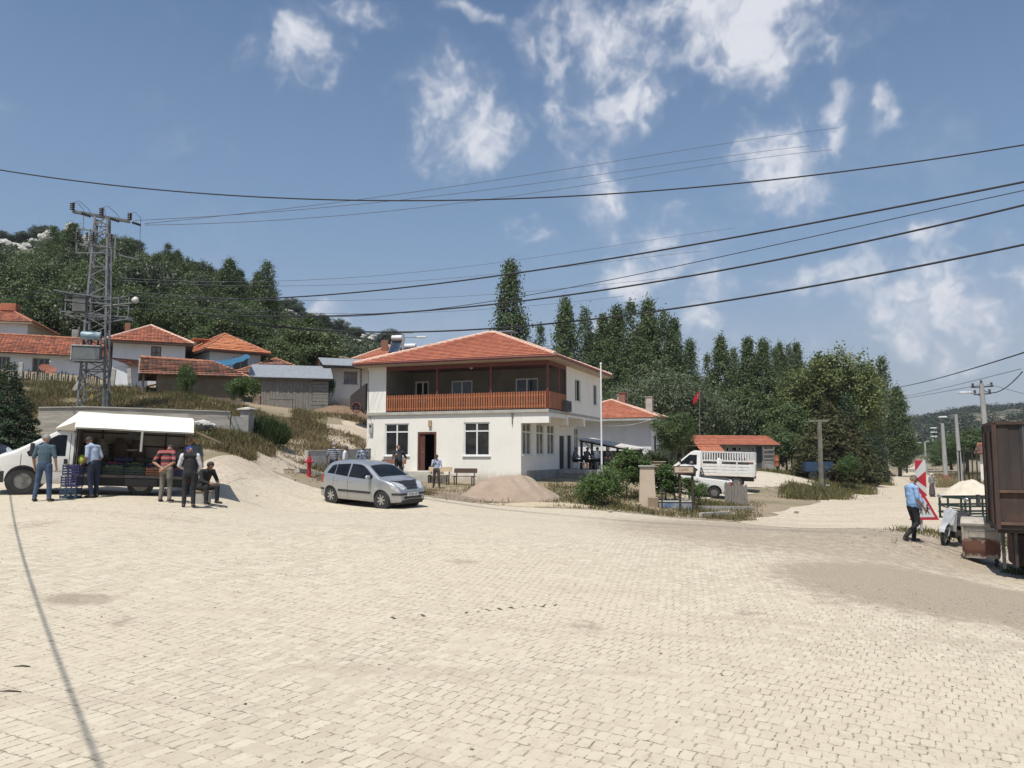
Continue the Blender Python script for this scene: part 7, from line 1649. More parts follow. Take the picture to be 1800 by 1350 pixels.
def scooter():
    g = G(1676, 22.6); t = thing('scooter', 'silver and black moped parked left of the waste container', 'moped', (g.x, g.y, GZ(g.x, g.y)+.02), R(205)); t.rotation_euler = (R(-7), 0, R(222))
    SV = M('silver_fairing', (.52,.53,.54), (.44,.45,.46), 4, .3, metal=.2); 
    for x in (.62, -.60):
        m = MB(); m.lathe([(.24,-.035),(.29,-.035),(.31,0),(.29,.035),(.24,.035),(.24,-.035)], (x,0,.31), (0,1,0), 28); w = m.build('wheel', BLACK, t, smooth=True, sharp=40); m = MB()
        for k in range(5): a = 1.257*k; m.bar((x,0,.31), (x+.245*math.cos(a),0,.31+.245*math.sin(a)), .035, .03, up=(0,1,0))
        m.lathe([(.05,-.05),(.05,.05)], (x,0,.31), (0,1,0), 12); m.build('rim', GALV, w)
    m = MB(); m.tube([(.62,.06,.31),(.44,.06,.80)], .022, 8); m.tube([(.62,-.06,.31),(.44,-.06,.80)], .022, 8); m.build('fork', CHROME, t)
    m = MB(); n = 10; m.add([(.62+.36*math.cos(a), y*(.07), .31+.36*math.sin(a)) for a in [R(20+13*k) for k in range(n)] for y in (-1, 1)], [(2*k, 2*k+1, 2*k+3, 2*k+2) for k in range(n-1)]); m.build('front_mudguard', SV, t)
    m = MB(); m.prism([(.52,.45),(.60,.62),(.46,.98),(.36,1.0),(.34,.75),(.30,.42)], -.15, .15); m.add([(.60,-.05,.62),(.60,.05,.62),(.50,.16,.95),(.50,-.16,.95)], [(0,1,2,3)]); m.build('front_fairing', SV, t)
    m = MB(); m.prism([(.34,.42),(.34,.52),(-.05,.42),(-.30,.52),(-.35,.40),(-.05,.28),(.25,.30)], -.12, .12); m.build('frame', BLKPL, t)
    m = MB(); m.prism([(-.02,.55),(-.05,.74),(-.85,.86),(-.9,.80),(-.45,.52)], -.14, .14); m.build('rear_body', SV, t)
    m = MB(); m.prism([(.10,.70),(.06,.80),(-.30,.80),(-.75,.90),(-.78,.85),(-.3,.72)], -.15, .15); m.build('seat', BLACK, t)
    m = MB(); m.tube([(.44,0,.78),(.38,0,1.02),(.34,0,1.06)], .03, 8); m.tube([(.30,-.34,1.08),(.36,-.15,1.06),(.36,.15,1.06),(.30,.34,1.08)], .018, 8); m.build('handlebar', STEELD, t)
    m = MB(); m.lathe([(0,-.02),(.09,0),(.10,.05),(0,.07)], (.44,0,.97), (.9,0,.2), 16); m.build('headlight', LAMPGL, t)
    for s in (1, -1):
        m = MB(); m.tube([(.33,s*.26,1.08),(.36,s*.33,1.28)], .008, 6); mo = m.build('mirror_stem', STEELD, t); m = MB(); m.ball((.36,s*.34,1.34), .075, 8, 0, (.25,1,.7)); m.build('mirror', CHROME, mo, smooth=True)
    m = MB(); m.lathe([(.12,-.09),(.12,.09)], (.05,0,.33), (0,1,0), 14); m.tube([(.1,-.12,.25),(-.3,-.15,.27),(-.75,-.16,.42)], [.025,.03,.045], 10); m.build('engine', STEELD, t)
    m = MB(); m.tube([(-.12,.10,.3),(-.18,.30,.02)], .014, 6); m.build('side_stand', STEELD, t)
scooter()
# ------------------------------------------------------------ people
SKIN = M('skin', (.40,.22,.14), (.34,.18,.11), 9, .6); SKIN_D = M('tanned_skin', (.26,.135,.085), (.21,.11,.07), 9, .6)
def cloth(name, c, c2=None, stripes=None, bands=None):
    if name in _mc: return _mc[name]
    m, nt, b = new_mat(name); b.inputs['Roughness'].default_value = .9; co = objco(nt); n = noise_n(nt, co, 9, 5)
    c2 = c2 or tuple(x*.75 for x in c); col = mix_c(nt, ramp(nt, n, .35, .65), c, c2)
    if bands:
        sep = node(nt, 'ShaderNodeSeparateXYZ'); L(nt, co, sep.inputs[0])
        for cc, per, ph, wd in bands:
            f = math_n(nt, 'LESS_THAN', math_n(nt, 'FRACT', math_n(nt, 'ADD', math_n(nt, 'MULTIPLY', sep.outputs[2], 1/per), ph)), wd); col = mix_c(nt, f, col, cc)
    if stripes:
        f = ramp(nt, noise_n(nt, co, 26, 1), .5, .56); col = mix_c(nt, f, col, stripes)
    L(nt, col, b.inputs['Base Color']); L(nt, bump_n(nt, noise_n(nt, co, 14, 3), .5, .02), b.inputs['Normal']); _mc[name] = m; return m
SHOE = M('dark_shoe', (.025,.022,.02), (.04,.035,.03), 9, .6)
HAIRS = {'grey': M('grey_hair', (.30,.29,.28), (.2,.195,.19), 30, .8), 'dark': M('dark_hair', (.02,.017,.015), (.035,.03,.025), 30, .7), 'white': M('white_headscarf', (.62,.61,.59), (.5,.49,.48), 12, .9)}
EYE = M('eye_dark', (.03,.025,.02), rough=.3)
def capsule(mb, p, r, q, s, sq=(1,1)):
    "tapered limb with rounded ends; sq squashes the section in its (side, front) directions"
    p = Vector(p); q = Vector(q); d = q-p; ln = max(d.length, 1e-5); d = d/ln
    a = Vector((1,0,0)) if abs(d.x) < .9 else Vector((0,0,1)); a = (a-d*a.dot(d)).normalized(); b = d.cross(a); n = 12; prof = []
    for k in range(4): t = math.pi/2*(k/4-1); prof.append((p+d*r*math.sin(t), r*math.cos(t)))
    for k in range(5): prof.append((p+d*ln*k/4, r+(s-r)*k/4))
    for k in range(1, 5): t = math.pi/2*k/4; prof.append((q+d*s*math.sin(t), s*math.cos(t)))
    vs = [c+(a*math.cos(2*math.pi*j/n)*sq[0]+b*math.sin(2*math.pi*j/n)*sq[1])*max(rr, .0008) for c, rr in prof for j in range(n)]
    fs = [(i*n+j, i*n+(j+1)%n, (i+1)*n+(j+1)%n, (i+1)*n+j) for i in range(len(prof)-1) for j in range(n)]+[tuple(range(n-1,-1,-1)), tuple((len(prof)-1)*n+j for j in range(n))]
    mb.add(vs, fs)
def person(label, p, face, shirt, trouser, pose=None, h=1.72, hair='grey', cap=None, belly=.0, skin=None, vest=None, longs=False, group=None, dz=0., scarf=False, skirt=False, vox=.012, fmat=None, sleeve=None, shoe=None):
    """standing figure built as one fused skin; face = heading the person looks along (angle of +y direction); pose overrides joints"""
    k = h/1.75; V = lambda *a: Vector(a); P = pose or {}
    J = dict(pelvis=V(0,0,.95), chest=V(0,-.01,1.28), neck=V(0,-.02,1.47), head=V(0,.02,1.635),
        sl=V(-.19,-.01,1.42), el=V(-.25,-.04,1.13), hl=V(-.25,.05,.90), sr=V(.19,-.01,1.42), er=V(.25,-.04,1.13), hr=V(.25,.05,.90),
        pl=V(-.095,0,.93), kl=V(-.11,.02,.50), al=V(-.12,-.02,.09), pr=V(.095,0,.93), kr=V(.11,.02,.50), ar=V(.12,-.02,.09), tl=None, tr=None)
    for key, v in P.items(): J[key] = Vector(v)
    for s in 'lr':
        if J['t'+s] is None: J['t'+s] = J['a'+s]+V(-.03 if s == 'l' else .03, .17, -.055)
    sk = skin or SKIN; shoe = shoe or SHOE; mats = [sk, shirt, trouser, shoe, vest or shirt]; prims = []
    def add(mi, a, r, b, s, sq=(1,1)): prims.append((mi, Vector(a), r, Vector(b), s, sq))
    pe, ch, ne, hd = J['pelvis'], J['chest'], J['neck'], J['head']; body = 4 if vest else 1
    up = (ch-pe).normalized()
    add(2, pe-up*.02, .125, pe+up*.06, .128, (1.28,.95)); add(body, pe+up*.07, .132, ch, .142, (1.22,.88)); add(body, ch, .142, ne-(ne-ch)*.32, .118, (1.32,.86)); add(body, J['sl'], .072, J['sr'], .072)
    if belly: add(body, pe+up*.10+V(0,.03+belly*.4,0), .12+belly, ch-up*.06+V(0,.02,0), .115+belly*.5, (1.15,.95))
    add(0, ne-(ne-ch)*.15, .058, ne+(hd-ne)*.5, .054)
    hu = (hd-ne).normalized(); fw = P.get('look', None); fw = Vector(fw).normalized() if fw is not None else V(0,1,0); fw = (fw-hu*fw.dot(hu)).normalized(); sd = fw.cross(hu)
    add(0, hd+hu*.03-fw*.012, .088, hd+hu*.025+fw*.012, .088, (.9,1)); add(0, hd-hu*.055+fw*.03, .062, hd+hu*.03+fw*.02, .075)
    add(0, hd+fw*.095+hu*.012, .010, hd+fw*.115-hu*.022, .014); add(0, hd-hu*.085+fw*.062, .026, hd-hu*.075+fw*.055, .03)
    for s in (1,-1): add(0, hd+sd*s*.080-hu*.02, .014, hd+sd*s*.084+hu*.022, .018)
    for s in 'lr':
        S, E, H_ = J['s'+s], J['e'+s], J['h'+s]; w = (H_-E).normalized(); sl_m = 1
        add(sl_m, S, .066, S.lerp(E, .92 if not longs else 1), .054); 
        if longs: add(sl_m, E, .05, H_-w*.03, .038)
        else: add(0, S.lerp(E, .8), .046, E, .041)
        add(0, E, .041, H_-w*.01, .028)
        n_ = P.get('palm'+s); n_ = Vector(n_) if n_ is not None else V(1 if s == 'r' else -1, 0, 0); n_ = (n_-w*n_.dot(w)).normalized(); side = w.cross(n_)
        if s == 'l': side = -side
        add(0, H_, .027, H_+w*.065, .033, (1,1)); 
        for i, (o, ln) in enumerate(((-.028,.068),(-.009,.080),(.010,.074),(.028,.056))):
            b0 = H_+w*.075+side*o; b1 = b0+w*ln*.55-n_*.012; b2 = b1+w*ln*.32-n_*.026; add(0, b0, .0105, b1, .0095); add(0, b1, .0095, b2, .0085)
        t0 = H_+w*.025-side*.028; t1 = t0+w*.035-side*.028-n_*.01; add(0, t0, .0135, t1, .0115); add(0, t1, .0115, t1+w*.028-n_*.012, .0095)
        a, b, c, d = J['p'+s], J['k'+s], J['a'+s], J['t'+s]
        if skirt: continue
        add(2, a, .098, b, .070, (1,1.05)); add(2, b, .070, c+V(0,0,.02), .058); add(3, c-V(0,.04,.035), .048, d, .038, (1.05,.85)); add(3, c+V(0,0,.0), .05, c-V(0,0,.04), .046)
    if skirt:
        add(2, pe, .15, V(0,.0,.22), .21, (1.15,.9)); [add(3, J['a'+s]-V(0,.03,.035), .045, J['t'+s], .036) for s in 'lr']
    if vest: add(1, J['sl'], .073, J['sl'].lerp(J['el'],.3), .068); add(1, J['sr'], .073, J['sr'].lerp(J['er'],.3), .068)
    mb = MB()
    for mi, a, r, b, s, sq in prims: capsule(mb, a, r, b, s, sq)
    tmp = mb.build('body', sk, None); md = tmp.modifiers.new('r', 'REMESH'); md.mode = 'VOXEL'; md.voxel_size = vox; md.use_smooth_shade = True
    sm = tmp.modifiers.new('s', 'SMOOTH'); sm.factor = .5; sm.iterations = 2
    dg = bpy.context.evaluated_depsgraph_get(); me = bpy.data.meshes.new_from_object(tmp.evaluated_get(dg)); bpy.data.objects.remove(tmp)
    n = len(me.polygons); C = np.zeros(n*3); me.polygons.foreach_get('center', C); C = C.reshape(-1, 3); best = np.full(n, 9.); mi_ = np.zeros(n, np.int32)
    for mi, a, r, b, s, sq in prims:
        A = np.array(a); B = np.array(b); d = B-A; t = np.clip(((C-A) @ d)/max(d @ d, 1e-9), 0, 1); q = np.linalg.norm(C-(A+t[:, None]*d), axis=1)-(r+(s-r)*t)*(max(sq) if mi in (1, 2, 4) else 1)
        m = q < best; best[m] = q[m]; mi_[m] = mi
    me.materials.clear()
    for m in mats: me.materials.append(m)
    me.polygons.foreach_set('material_index', mi_); me.polygons.foreach_set('use_smooth', [True]*n)
    t = thing('person', label, 'person', (p[0], p[1], p[2]+dz), face-math.pi/2, group); t.scale = (k, k, k)
    o = bpy.data.objects.new('body', me); COL.objects.link(o); o.parent = t
    if hair or cap or scarf:
        m = MB(); vs = []; fs = []; na, nb = 16, 9
        for i in range(nb+1):
            th = math.pi*.60*i/nb
            for j in range(na):
                ph = 2*math.pi*j/na; dv = hu*math.cos(th)+(fw*math.cos(ph)+sd*math.sin(ph))*math.sin(th)
                front = max(0, dv.dot(fw)); R0 = .104-.006*front
                if not cap and not scarf and front > .45 and dv.dot(hu) < .55: R0 = .078
                if cap and dv.dot(hu) < .12: R0 = .092
                if scarf and front > .55 and dv.dot(hu) < .5: R0 = .08
                c_ = hd+hu*.028-fw*.004; vs.append(c_+dv*R0*(1.0 if dv.dot(hu) < .3 else 1.02))
        fs = [(i*na+j, i*na+(j+1)%na, (i+1)*na+(j+1)%na, (i+1)*na+j) for i in range(nb) for j in range(na)]
        m.add(vs, fs); nm = 'headscarf' if scarf else ('cap' if cap else 'hair'); ho = m.build(nm, cap or HAIRS['white' if scarf else hair], t, smooth=True)
        if scarf:
            q = MB(); capsule(q, hd-hu*.02-fw*.02, .10, ne-fw*.03, .12, (1.05,.9)); q.build('scarf_drape', HAIRS['white'], ho, smooth=True)
        if cap:
            q = MB(); b = hd+hu*.058+fw*.07; pts = [b+sd*(.085*math.cos(a))+fw*(.085*math.sin(a)-.0)-hu*.03*math.sin(a) for a in [math.pi*j/8 for j in range(9)]]; q.add([x+hu*.006 for x in pts]+[x-hu*.006 for x in pts], [tuple(range(9)), tuple(range(17, 8, -1))]+[(j, j+9, j+10, j+1) for j in range(8)]+[(8, 17, 9, 0)]); q.build('brim', cap, ho)
    for s in (1, -1):
        q = MB(); q.ball(hd+fw*.083+hu*.018+sd*s*.032, .0105, 5); q.build('eye', EYE, t)
    return t
def at(px, d, dz=.02): 
    g = G(px, d); return (g.x, g.y, GZ(g.x, g.y)+dz)
AWAY = R(90); TOW = R(-90); LEFT_ = R(180); RIGHT_ = 0.
DEN = cloth('blue_denim', (.035,.06,.11), (.055,.09,.15)); DEN_D = cloth('dark_denim', (.018,.028,.055)); BLK = cloth('black_cloth', (.014,.014,.016), (.024,.024,.027)); GRYT = cloth('grey_trouser', (.20,.185,.155), (.15,.14,.12)); BRNT = cloth('brown_grey_trouser', (.065,.05,.042))
ARMS_DOWN = dict(el=(-.27,-.03,1.14), hl=(-.27,.06,.90), er=(.27,-.03,1.14), hr=(.27,.06,.90))
person('grey-haired person in teal grey t-shirt and jeans facing the van cab', at(75, 20.8), R(97), cloth('teal_grey_tshirt', (.055,.095,.125), (.07,.11,.14)), DEN, dict(ARMS_DOWN, pl=(-.10,0,.93), kl=(-.16,.02,.50), al=(-.20,-.02,.09), pr=(.10,0,.93), kr=(.13,.02,.50), ar=(.16,-.02,.09)), 1.72, 'grey', belly=.02)
person('person in pale blue shirt and dark jeans bending over crates beside the van', at(163, 22.0), R(165), cloth('pale_blue_shirt', (.36,.43,.56), (.30,.36,.48)), DEN_D, dict(chest=(0,.06,1.27), neck=(0,.12,1.44), head=(0,.20,1.57), look=(0,1,-.5), sl=(-.19,.07,1.40), sr=(.19,.07,1.40), el=(-.25,.03,1.12), hl=(-.20,.22,.93), er=(.24,-.02,1.12), hr=(.20,.16,.90), kl=(-.10,.04,.50), al=(-.10,-.04,.09), kr=(.10,.0,.50), ar=(.10,-.02,.09)), 1.72, 'dark', belly=.05, skin=SKIN_D)
person('person in red striped polo and grey trousers with hands clasped behind the back', at(290, 21.9), R(88), cloth('red_striped_polo', (.30,.045,.045), (.26,.035,.04), bands=[((.025,.025,.03), .17, .25, .38), ((.34,.30,.28), .17, .64, .10)]), GRYT, dict(chest=(0,.03,1.27), neck=(0,.09,1.43), head=(0,.20,1.52), look=(0,.7,-.9), el=(-.30,-.16,1.14), hl=(-.04,-.20,.97), er=(.30,-.16,1.14), hr=(.03,-.24,.95), palml=(0,-1,0), palmr=(0,-1,0), kl=(-.11,.02,.5), al=(-.13,-.02,.09), kr=(.11,.02,.5), ar=(.13,-.02,.09)), 1.66, 'dark', skin=SKIN, belly=.03)
person('person in black vest over white sleeves and bright blue cap at the van tail', at(331, 21.3), R(110), cloth('white_shirt', (.62,.62,.64), (.5,.5,.52)), BLK, dict(chest=(0,.04,1.27), neck=(0,.10,1.43), head=(-.02,.17,1.55), look=(-.4,.8,-.5), el=(-.28,.04,1.15), hl=(-.15,.25,1.05), er=(.28,.02,1.15), hr=(.22,.22,1.0)), 1.68, 'dark', cap=M('royal_blue_cap', (.015,.05,.26), rough=.8), vest=BLK, longs=True)
person('grey-haired person in dull blue shirt standing behind the van tail', at(337, 24.2), R(95), cloth('slate_blue_shirt', (.10,.13,.165), (.13,.155,.19)), DEN_D, dict(ARMS_DOWN), 1.76, 'grey')
def seat_pose(z=.42): return dict(pelvis=(0,-.05,z+.12), chest=(0,.10,z+.42), neck=(0,.20,z+.57), head=(0,.30,z+.70), look=(0,.8,-.6), sl=(-.19,.17,z+.55), sr=(.19,.17,z+.55), el=(-.25,.28,z+.30), hl=(-.14,.50,z+.22), er=(.25,.28,z+.30), hr=(.14,.50,z+.22), pl=(-.10,0,z+.10), kl=(-.17,.42,z+.12), al=(-.18,.40,.09), pr=(.10,0,z+.10), kr=(.17,.42,z+.12), ar=(.18,.42,.09))
sp = at(356, 22.6); person('person in black sitting hunched on a low block in the van flap shade', sp, R(-35), BLK, BLK, seat_pose(.36), 1.74, 'dark', longs=True, skin=SKIN_D)
bl = thing('stone_block', 'pale low stone block used as a seat behind the van', 'block', (sp[0], sp[1], sp[2]-.03), R(20)); m = MB(); m.bbox((-.24,-.22,-.05), (.22,.20,.36), .03); m.build('block_body', CONC_L, bl)
m = MB(); m.bbox((-.26,-.24,.361), (.24,.22,.40), .01); m.build('cardboard_pad', M('cardboard', (.30,.22,.13)), bl)
POLO = cloth('navy_white_striped_polo', (.03,.035,.05), (.045,.05,.07), bands=[((.55,.57,.6), .085, .1, .30)])
person('person in navy and white striped polo behind the silver car, seen from the back', at(586, 33.0), R(80), POLO, DEN_D, dict(ARMS_DOWN, el=(-.30,-.06,1.15), hl=(-.30,.02,.95), er=(.30,-.06,1.15), hr=(.24,-.10,.95)), 1.74, 'grey', belly=.03)
person('person in white shirt and grey cap behind the silver car roof', at(606, 33.4), R(5), cloth('white_shirt', (.62,.62,.64)), GRYT, dict(ARMS_DOWN), 1.66, 'grey', cap=M('grey_flat_cap', (.13,.12,.115), rough=.9), skin=SKIN_D)
person('dark-haired person in blue floral shirt by the hall corner', at(637, 34.5), R(-60), cloth('blue_floral_shirt', (.05,.09,.17), (.03,.06,.12), stripes=(.45,.47,.5)), DEN_D, dict(ARMS_DOWN), 1.74, 'dark', skin=SKIN_D)
person('bearded person in dark t-shirt standing by the bench with a hand on the hip', at(700, 38.2), R(-80), cloth('charcoal_tshirt', (.025,.028,.035), (.035,.038,.045)), BLK, dict(el=(-.36,-.10,1.16), hl=(-.20,.02,.98), er=(.27,.02,1.13), hr=(.16,.22,1.28), kl=(-.12,.02,.5), al=(-.15,-.02,.09)), 1.80, 'dark', belly=.035)
person('small old person with brown cap and pale shirt in front of the hall door', at(767, 39.6), R(-95), cloth('pale_grey_blue_shirt', (.45,.50,.60), (.36,.40,.5)), BRNT, dict(el=(-.25,-.02,1.14), hl=(-.20,.16,1.0), er=(.23,.06,1.16), hr=(.10,.17,1.42), kl=(-.13,.08,.5), al=(-.17,.05,.09), kr=(.12,.0,.5), ar=(.16,-.08,.09)), 1.62, 'dark', cap=M('brown_flat_cap', (.06,.035,.025), rough=.9), skin=SKIN_D, longs=True)
person('stout person in sky blue shirt and tan cap walking past the warning sign', at(1607, 21.4), R(8), cloth('sky_blue_shirt', (.27,.42,.66), (.22,.35,.57)), BLK, dict(chest=(0,.0,1.28), head=(0,.05,1.63), look=(.15,1,-.15), el=(-.24,.02,1.16), hl=(-.22,.29,1.14), er=(.25,-.02,1.13), hr=(.27,.14,.90), kl=(-.09,.10,.52), al=(-.09,.06,.09), kr=(.09,.06,.50), ar=(.09,-.30,.13), tr=(.10,-.17,.05)), 1.74, 'grey', cap=M('tan_flat_cap', (.26,.20,.14), rough=.9), belly=.10, skin=SKIN)
person('person in dark clothes walking away along the road under the conifers', at(1562, 92), R(92), BLK, cloth('dark_brown_trouser', (.035,.025,.02)), dict(er=(.30,-.02,1.2), hr=(.34,.16,1.12), kl=(-.09,.08,.5), al=(-.09,.14,.09), kr=(.09,-.02,.5), ar=(.09,-.14,.1)), 1.74, 'dark', longs=True, vox=.016)
person('person in grey coat, patterned skirt and white headscarf walking right of the sign', at(1639, 55), R(-75), cloth('grey_cardigan', (.24,.245,.24)), cloth('dark_patterned_skirt', (.05,.04,.045), stripes=(.14,.12,.12)), dict(er=(.29,.03,1.16), hr=(.34,.14,.98), head=(.03,.03,1.62)), 1.62, None, scarf=True, skirt=True, longs=True, vox=.014)
person('person with white headscarf mostly hidden behind the striped sign board', at(1615, 56), R(-80), cloth('dark_cardigan', (.06,.055,.06)), BLK, dict(ARMS_DOWN), 1.60, None, scarf=True, skirt=True, longs=True, vox=.014)
person('person in dark jacket and grey cap standing behind the pickup by the truck cab', at(1220, 45.5), R(175), cloth('dark_jacket', (.03,.032,.04)), BLK, dict(chest=(0,.02,1.27), neck=(0,.06,1.45), head=(0,.11,1.60), el=(-.25,.06,1.13), hl=(-.2,.25,1.0)), 1.68, 'grey', cap=M('grey_cap', (.2,.19,.185), rough=.9), skin=SKIN_D, longs=True, vox=.014)
# seated group on the hall porch
def chair(label, p, rz, mat, group):
    t = thing('plastic_chair', label, 'chair', p, rz, group); m = MB(); m.bbox((-.22,-.22,.41), (.22,.22,.44), .012); m.build('seat', mat, t)
    m = MB(); m.bbox((-.22,-.245,.55), (.22,-.222,.85), .01); m.box((-.2,-.24,.441), (-.16,-.223,.56)); m.box((.16,-.24,.441), (.2,-.223,.56)); m.build('backrest', mat, t)
    for x in (-.2, .2):
        for y in (-.2, .2): m = MB(); m.bar((x,y,.41), (x*1.12,y*1.12,0), .04); m.build('leg', mat, t)
    return t
WPL = M('white_plastic', (.62,.62,.60), rough=.5); PZ = -.02
for i, (px, u, v, lb, cm, tm, hr_, rz, cp_, wc) in enumerate([(1002,9.9,7.6,'person in grey shirt seated on a white plastic chair against the porch wall',cloth('mid_grey_shirt', (.16,.17,.18)),BLK,'grey',-20,M('grey_cap', (.2,.19,.185)),WPL),(1012,10.55,7.9,'person in slate shirt seated between the grey shirt and the white shirt on the porch',cloth('slate_shirt', (.09,.095,.10)),BLK,'dark',-50,None,BLKPL),
        (1024,11.1,8.1,'person in bright white shirt seated in the middle of the porch group',cloth('white_shirt', (.62,.62,.64)),BLK,'dark',-40,None,WPL),(1037,11.75,8.4,'person in black jacket seated at the right end of the porch group',BLK,BLK,'dark',-100,None,BLKPL)]):
    q = vh_pt(u, v, PZ); chair(('white plastic chair nearest the porch door','dark plastic chair second from the porch door','white plastic chair under the white-shirted person','dark plastic chair at the open end of the porch')[i], q, R(rz)-math.pi/2, wc, 'chairs on the hall porch')
    person(lb, q, R(rz), cm, tm, dict(seat_pose(.44), chest=(0,-.02,.90), neck=(0,.0,1.08), head=(0,.06,1.24), sl=(-.19,-.02,1.04), sr=(.19,-.02,1.04), el=(-.26,.08,.80), hl=(-.14,.33,.72), er=(.26,.08,.80), hr=(.14,.33,.72), look=(0,1,-.2)), 1.72, hr_, cap=cp_, skin=SKIN_D, longs=True, vox=.014)
q = vh_pt(10.4, 7.1, PZ); t = thing('plastic_stool', 'white plastic stool standing on the porch edge', 'stool', q, R(10)); m = MB(); m.bbox((-.17,-.17,.42), (.17,.17,.45), .01); m.build('seat', WPL, t)
for x in (-.14, .14):
    for y in (-.14, .14): m = MB(); m.bar((x,y,.42), (x*1.2,y*1.2,0), .04); m.build('leg', WPL, t)
# ------------------------------------------------------------ lattice tower with transformer
def tower():
    d = 37.6; b = W2(164, 727, d); top = W2(176.5, 384, d); H = top.z-b.z+.6; z0 = b.z-.6
    t = thing('lattice_tower', 'steel lattice power tower with transformer and crossarms on the left bank', 'pylon', (b.x, b.y, z0), R(16))
    wb, wt = .60, .27; leg = lambda i, z: Vector(((1 if i in (1, 2) else -1)*(wb+(wt-wb)*z/H), (1 if i in (2, 3) else -1)*(wb+(wt-wb)*z/H), z))
    for i in range(4):
        m = MB(); m.bar(leg(i, -.8), leg(i, H), .09); m.build('leg', GALV, t)
    n = 21; zs = [H*(1-(1-k/n)**1.12) for k in range(n+1)]
    for f in range(4):
        m = MB(); a, c = f, (f+1) % 4
        for k in range(n):
            p, q = (leg(a, zs[k]), leg(c, zs[k+1])) if k % 2 == 0 else (leg(c, zs[k]), leg(a, zs[k+1])); m.bar(p, q, .045)
            if k % 5 == 0: m.bar(leg(a, zs[k]+.01), leg(c, zs[k]+.01), .05)
        m.build('bracing', GALV, t)
    INS = M('brown_black_insulator', (.025,.018,.016), (.04,.03,.026), 6, .3)
    zt = H+.10; arm = MB(); A, B = Vector((-1.25,-.30,zt+.06)), Vector((1.15,.30,zt-.06)); arm.bar(A, B, .10, .12); arm.bar(A+Vector((0,.2,0)), B+Vector((0,.2,0)), .06, .08); a2 = arm.build('crossarm', GALV, t)
    def ins(p, ax, n, r, L_):
        m = MB(); pr = [(0,0)]
        for k in range(n): z = L_*k/n; pr += [(r*.45,z),(r,z+L_/n*.35),(r*.95,z+L_/n*.55),(r*.45,z+L_/n*.9)]
        pr += [(0,L_)]; m.lathe(pr, p, ax, 12); m.build('insulator', INS, t, smooth=True, sharp=45)
    for s in (0, .5, 1): ins(A.lerp(B, s)+Vector((0,0,.06)), (0,0,1), 4, .12, .36)
    for s, dx in ((.12,.1),(.62,.1),(1.0,.12)): ins(A.lerp(B, s)+Vector((dx,-.06,-.06)), (1,.25,-.22), 5, .08, .42)
    m = MB(); up = Vector((0,0,.42))
    for s, e in ((0,(-.75,-.3,H-1.0)),(.5,(-.1,-.4,H-1.0)),(1,(1.7,.0,H-.95))):
        p = A.lerp(B, s)+up; q = Vector(e); mid = (p+q)/2+Vector((.25,0,.45)); m.tube([p, p.lerp(mid,.5)+Vector((0,0,.15)), mid, q.lerp(mid,.4), q], .012, 5)
    for s in (0, .5): p = A.lerp(B, s)+up; q = A.lerp(B, s+.35)+Vector((0,0,-.05)); m.tube([p, p.lerp(q,.3)+Vector((0,0,.28)), p.lerp(q,.75)+Vector((0,0,.2)), q], .012, 5)
    m.build('jumper_wire', STEELD, t)
    # cut-out frame and arrester bracket
    m = MB(); z1, z2 = H-.95, H-1.85
    for x in (-.98, -.42): m.bar((x,-.35,z1+.3), (x,-.35,z2), .06)
    m.bar((-1.02,-.35,z1+.3), (.75,-.35,z1+.05), .06); m.bar((-1.02,-.35,z1-.45), (.75,-.35,z1-.55), .06); m.bar((-.98,-.35,z2), (.3,-.35,z2+.1), .05); m.bar((.68,-.35,z1+.1), (.68,-.35,z2-.3), .06)
    m.bar((.3,-.3,z1-.75), (1.75,-.1,z1-1.0), .06); m.build('switch_frame', GALV, t)
    for x in (-.98, -.55, -.30, .50): ins((x,-.42,z1-.30), (0,0,1), 5, .075, .42)
    ins((1.7,-.12,z1-.98), (0,0,1), 7, .055, .5)
    # mid platform with feeder cabinet and secondary arms
    zm = H*.575; m = MB()
    for z, x0, x1 in ((zm,-1.35,1.45),(zm-.55,-1.5,1.5),(zm+.32,-1.0,1.2)): m.bar((x0,-.48,z+.12), (x1,-.40,z-.02), .06); m.bar((x0,.48,z+.1), (x1,.40,z-.02), .05)
    for x in (-1.3, -.9, .95, 1.4): m.bar((x,-.46,zm-.6), (x,-.44,zm+.45), .045)
    m.bar((-1.8,-.5,zm+.55), (.2,-.45,zm+.30), .05); m.bar((.3,-.45,zm+.2), (1.55,-.45,zm+.50), .05); m.bar((.3,-.45,zm-.9), (1.6,-.45,zm-.60), .05); m.bar((-.3,-.45,zm-.9), (-1.3,-.45,zm-.55), .05); m.build('secondary_arm', GALV, t)
    m = MB(); m.bbox((-.98,-.62,zm-.42), (-.42,-.15,zm+.28), .02); m.prism([(-1.05,zm+.28),(-.7,zm+.36),(-.36,zm+.28)], -.66, -.1); m.build('fuse_cabinet', M('cabinet_grey', (.16,.165,.155), (.11,.115,.11)), t)
    for x, z in ((-1.28,zm+.18),(-1.0,zm+.6),(.98,zm+.4),(1.38,zm+.5),(1.42,zm-.5),(-1.45,zm-.4)): ins((x,-.46,z), (0,0,1), 2, .05, .14)
    # transformer with conservator
    zT = H*.345; TB = M('transformer_grey', (.42,.42,.38), (.34,.34,.31), 5, .6)
    m = MB(); m.bbox((-.80,-1.05,zT-.42), (.35,-.35,zT+.20), .03); m.build('transformer_tank', M('transformer_side', (.15,.16,.16), (.19,.2,.2)), t)
    m = MB(); m.bbox((-.83,-1.08,zT+.201), (.38,-.32,zT+.26), .01); m.box((-.85,-1.07,zT-.44), (-.801,-.33,zT+.2)); m.build('transformer_lid', TB, t)
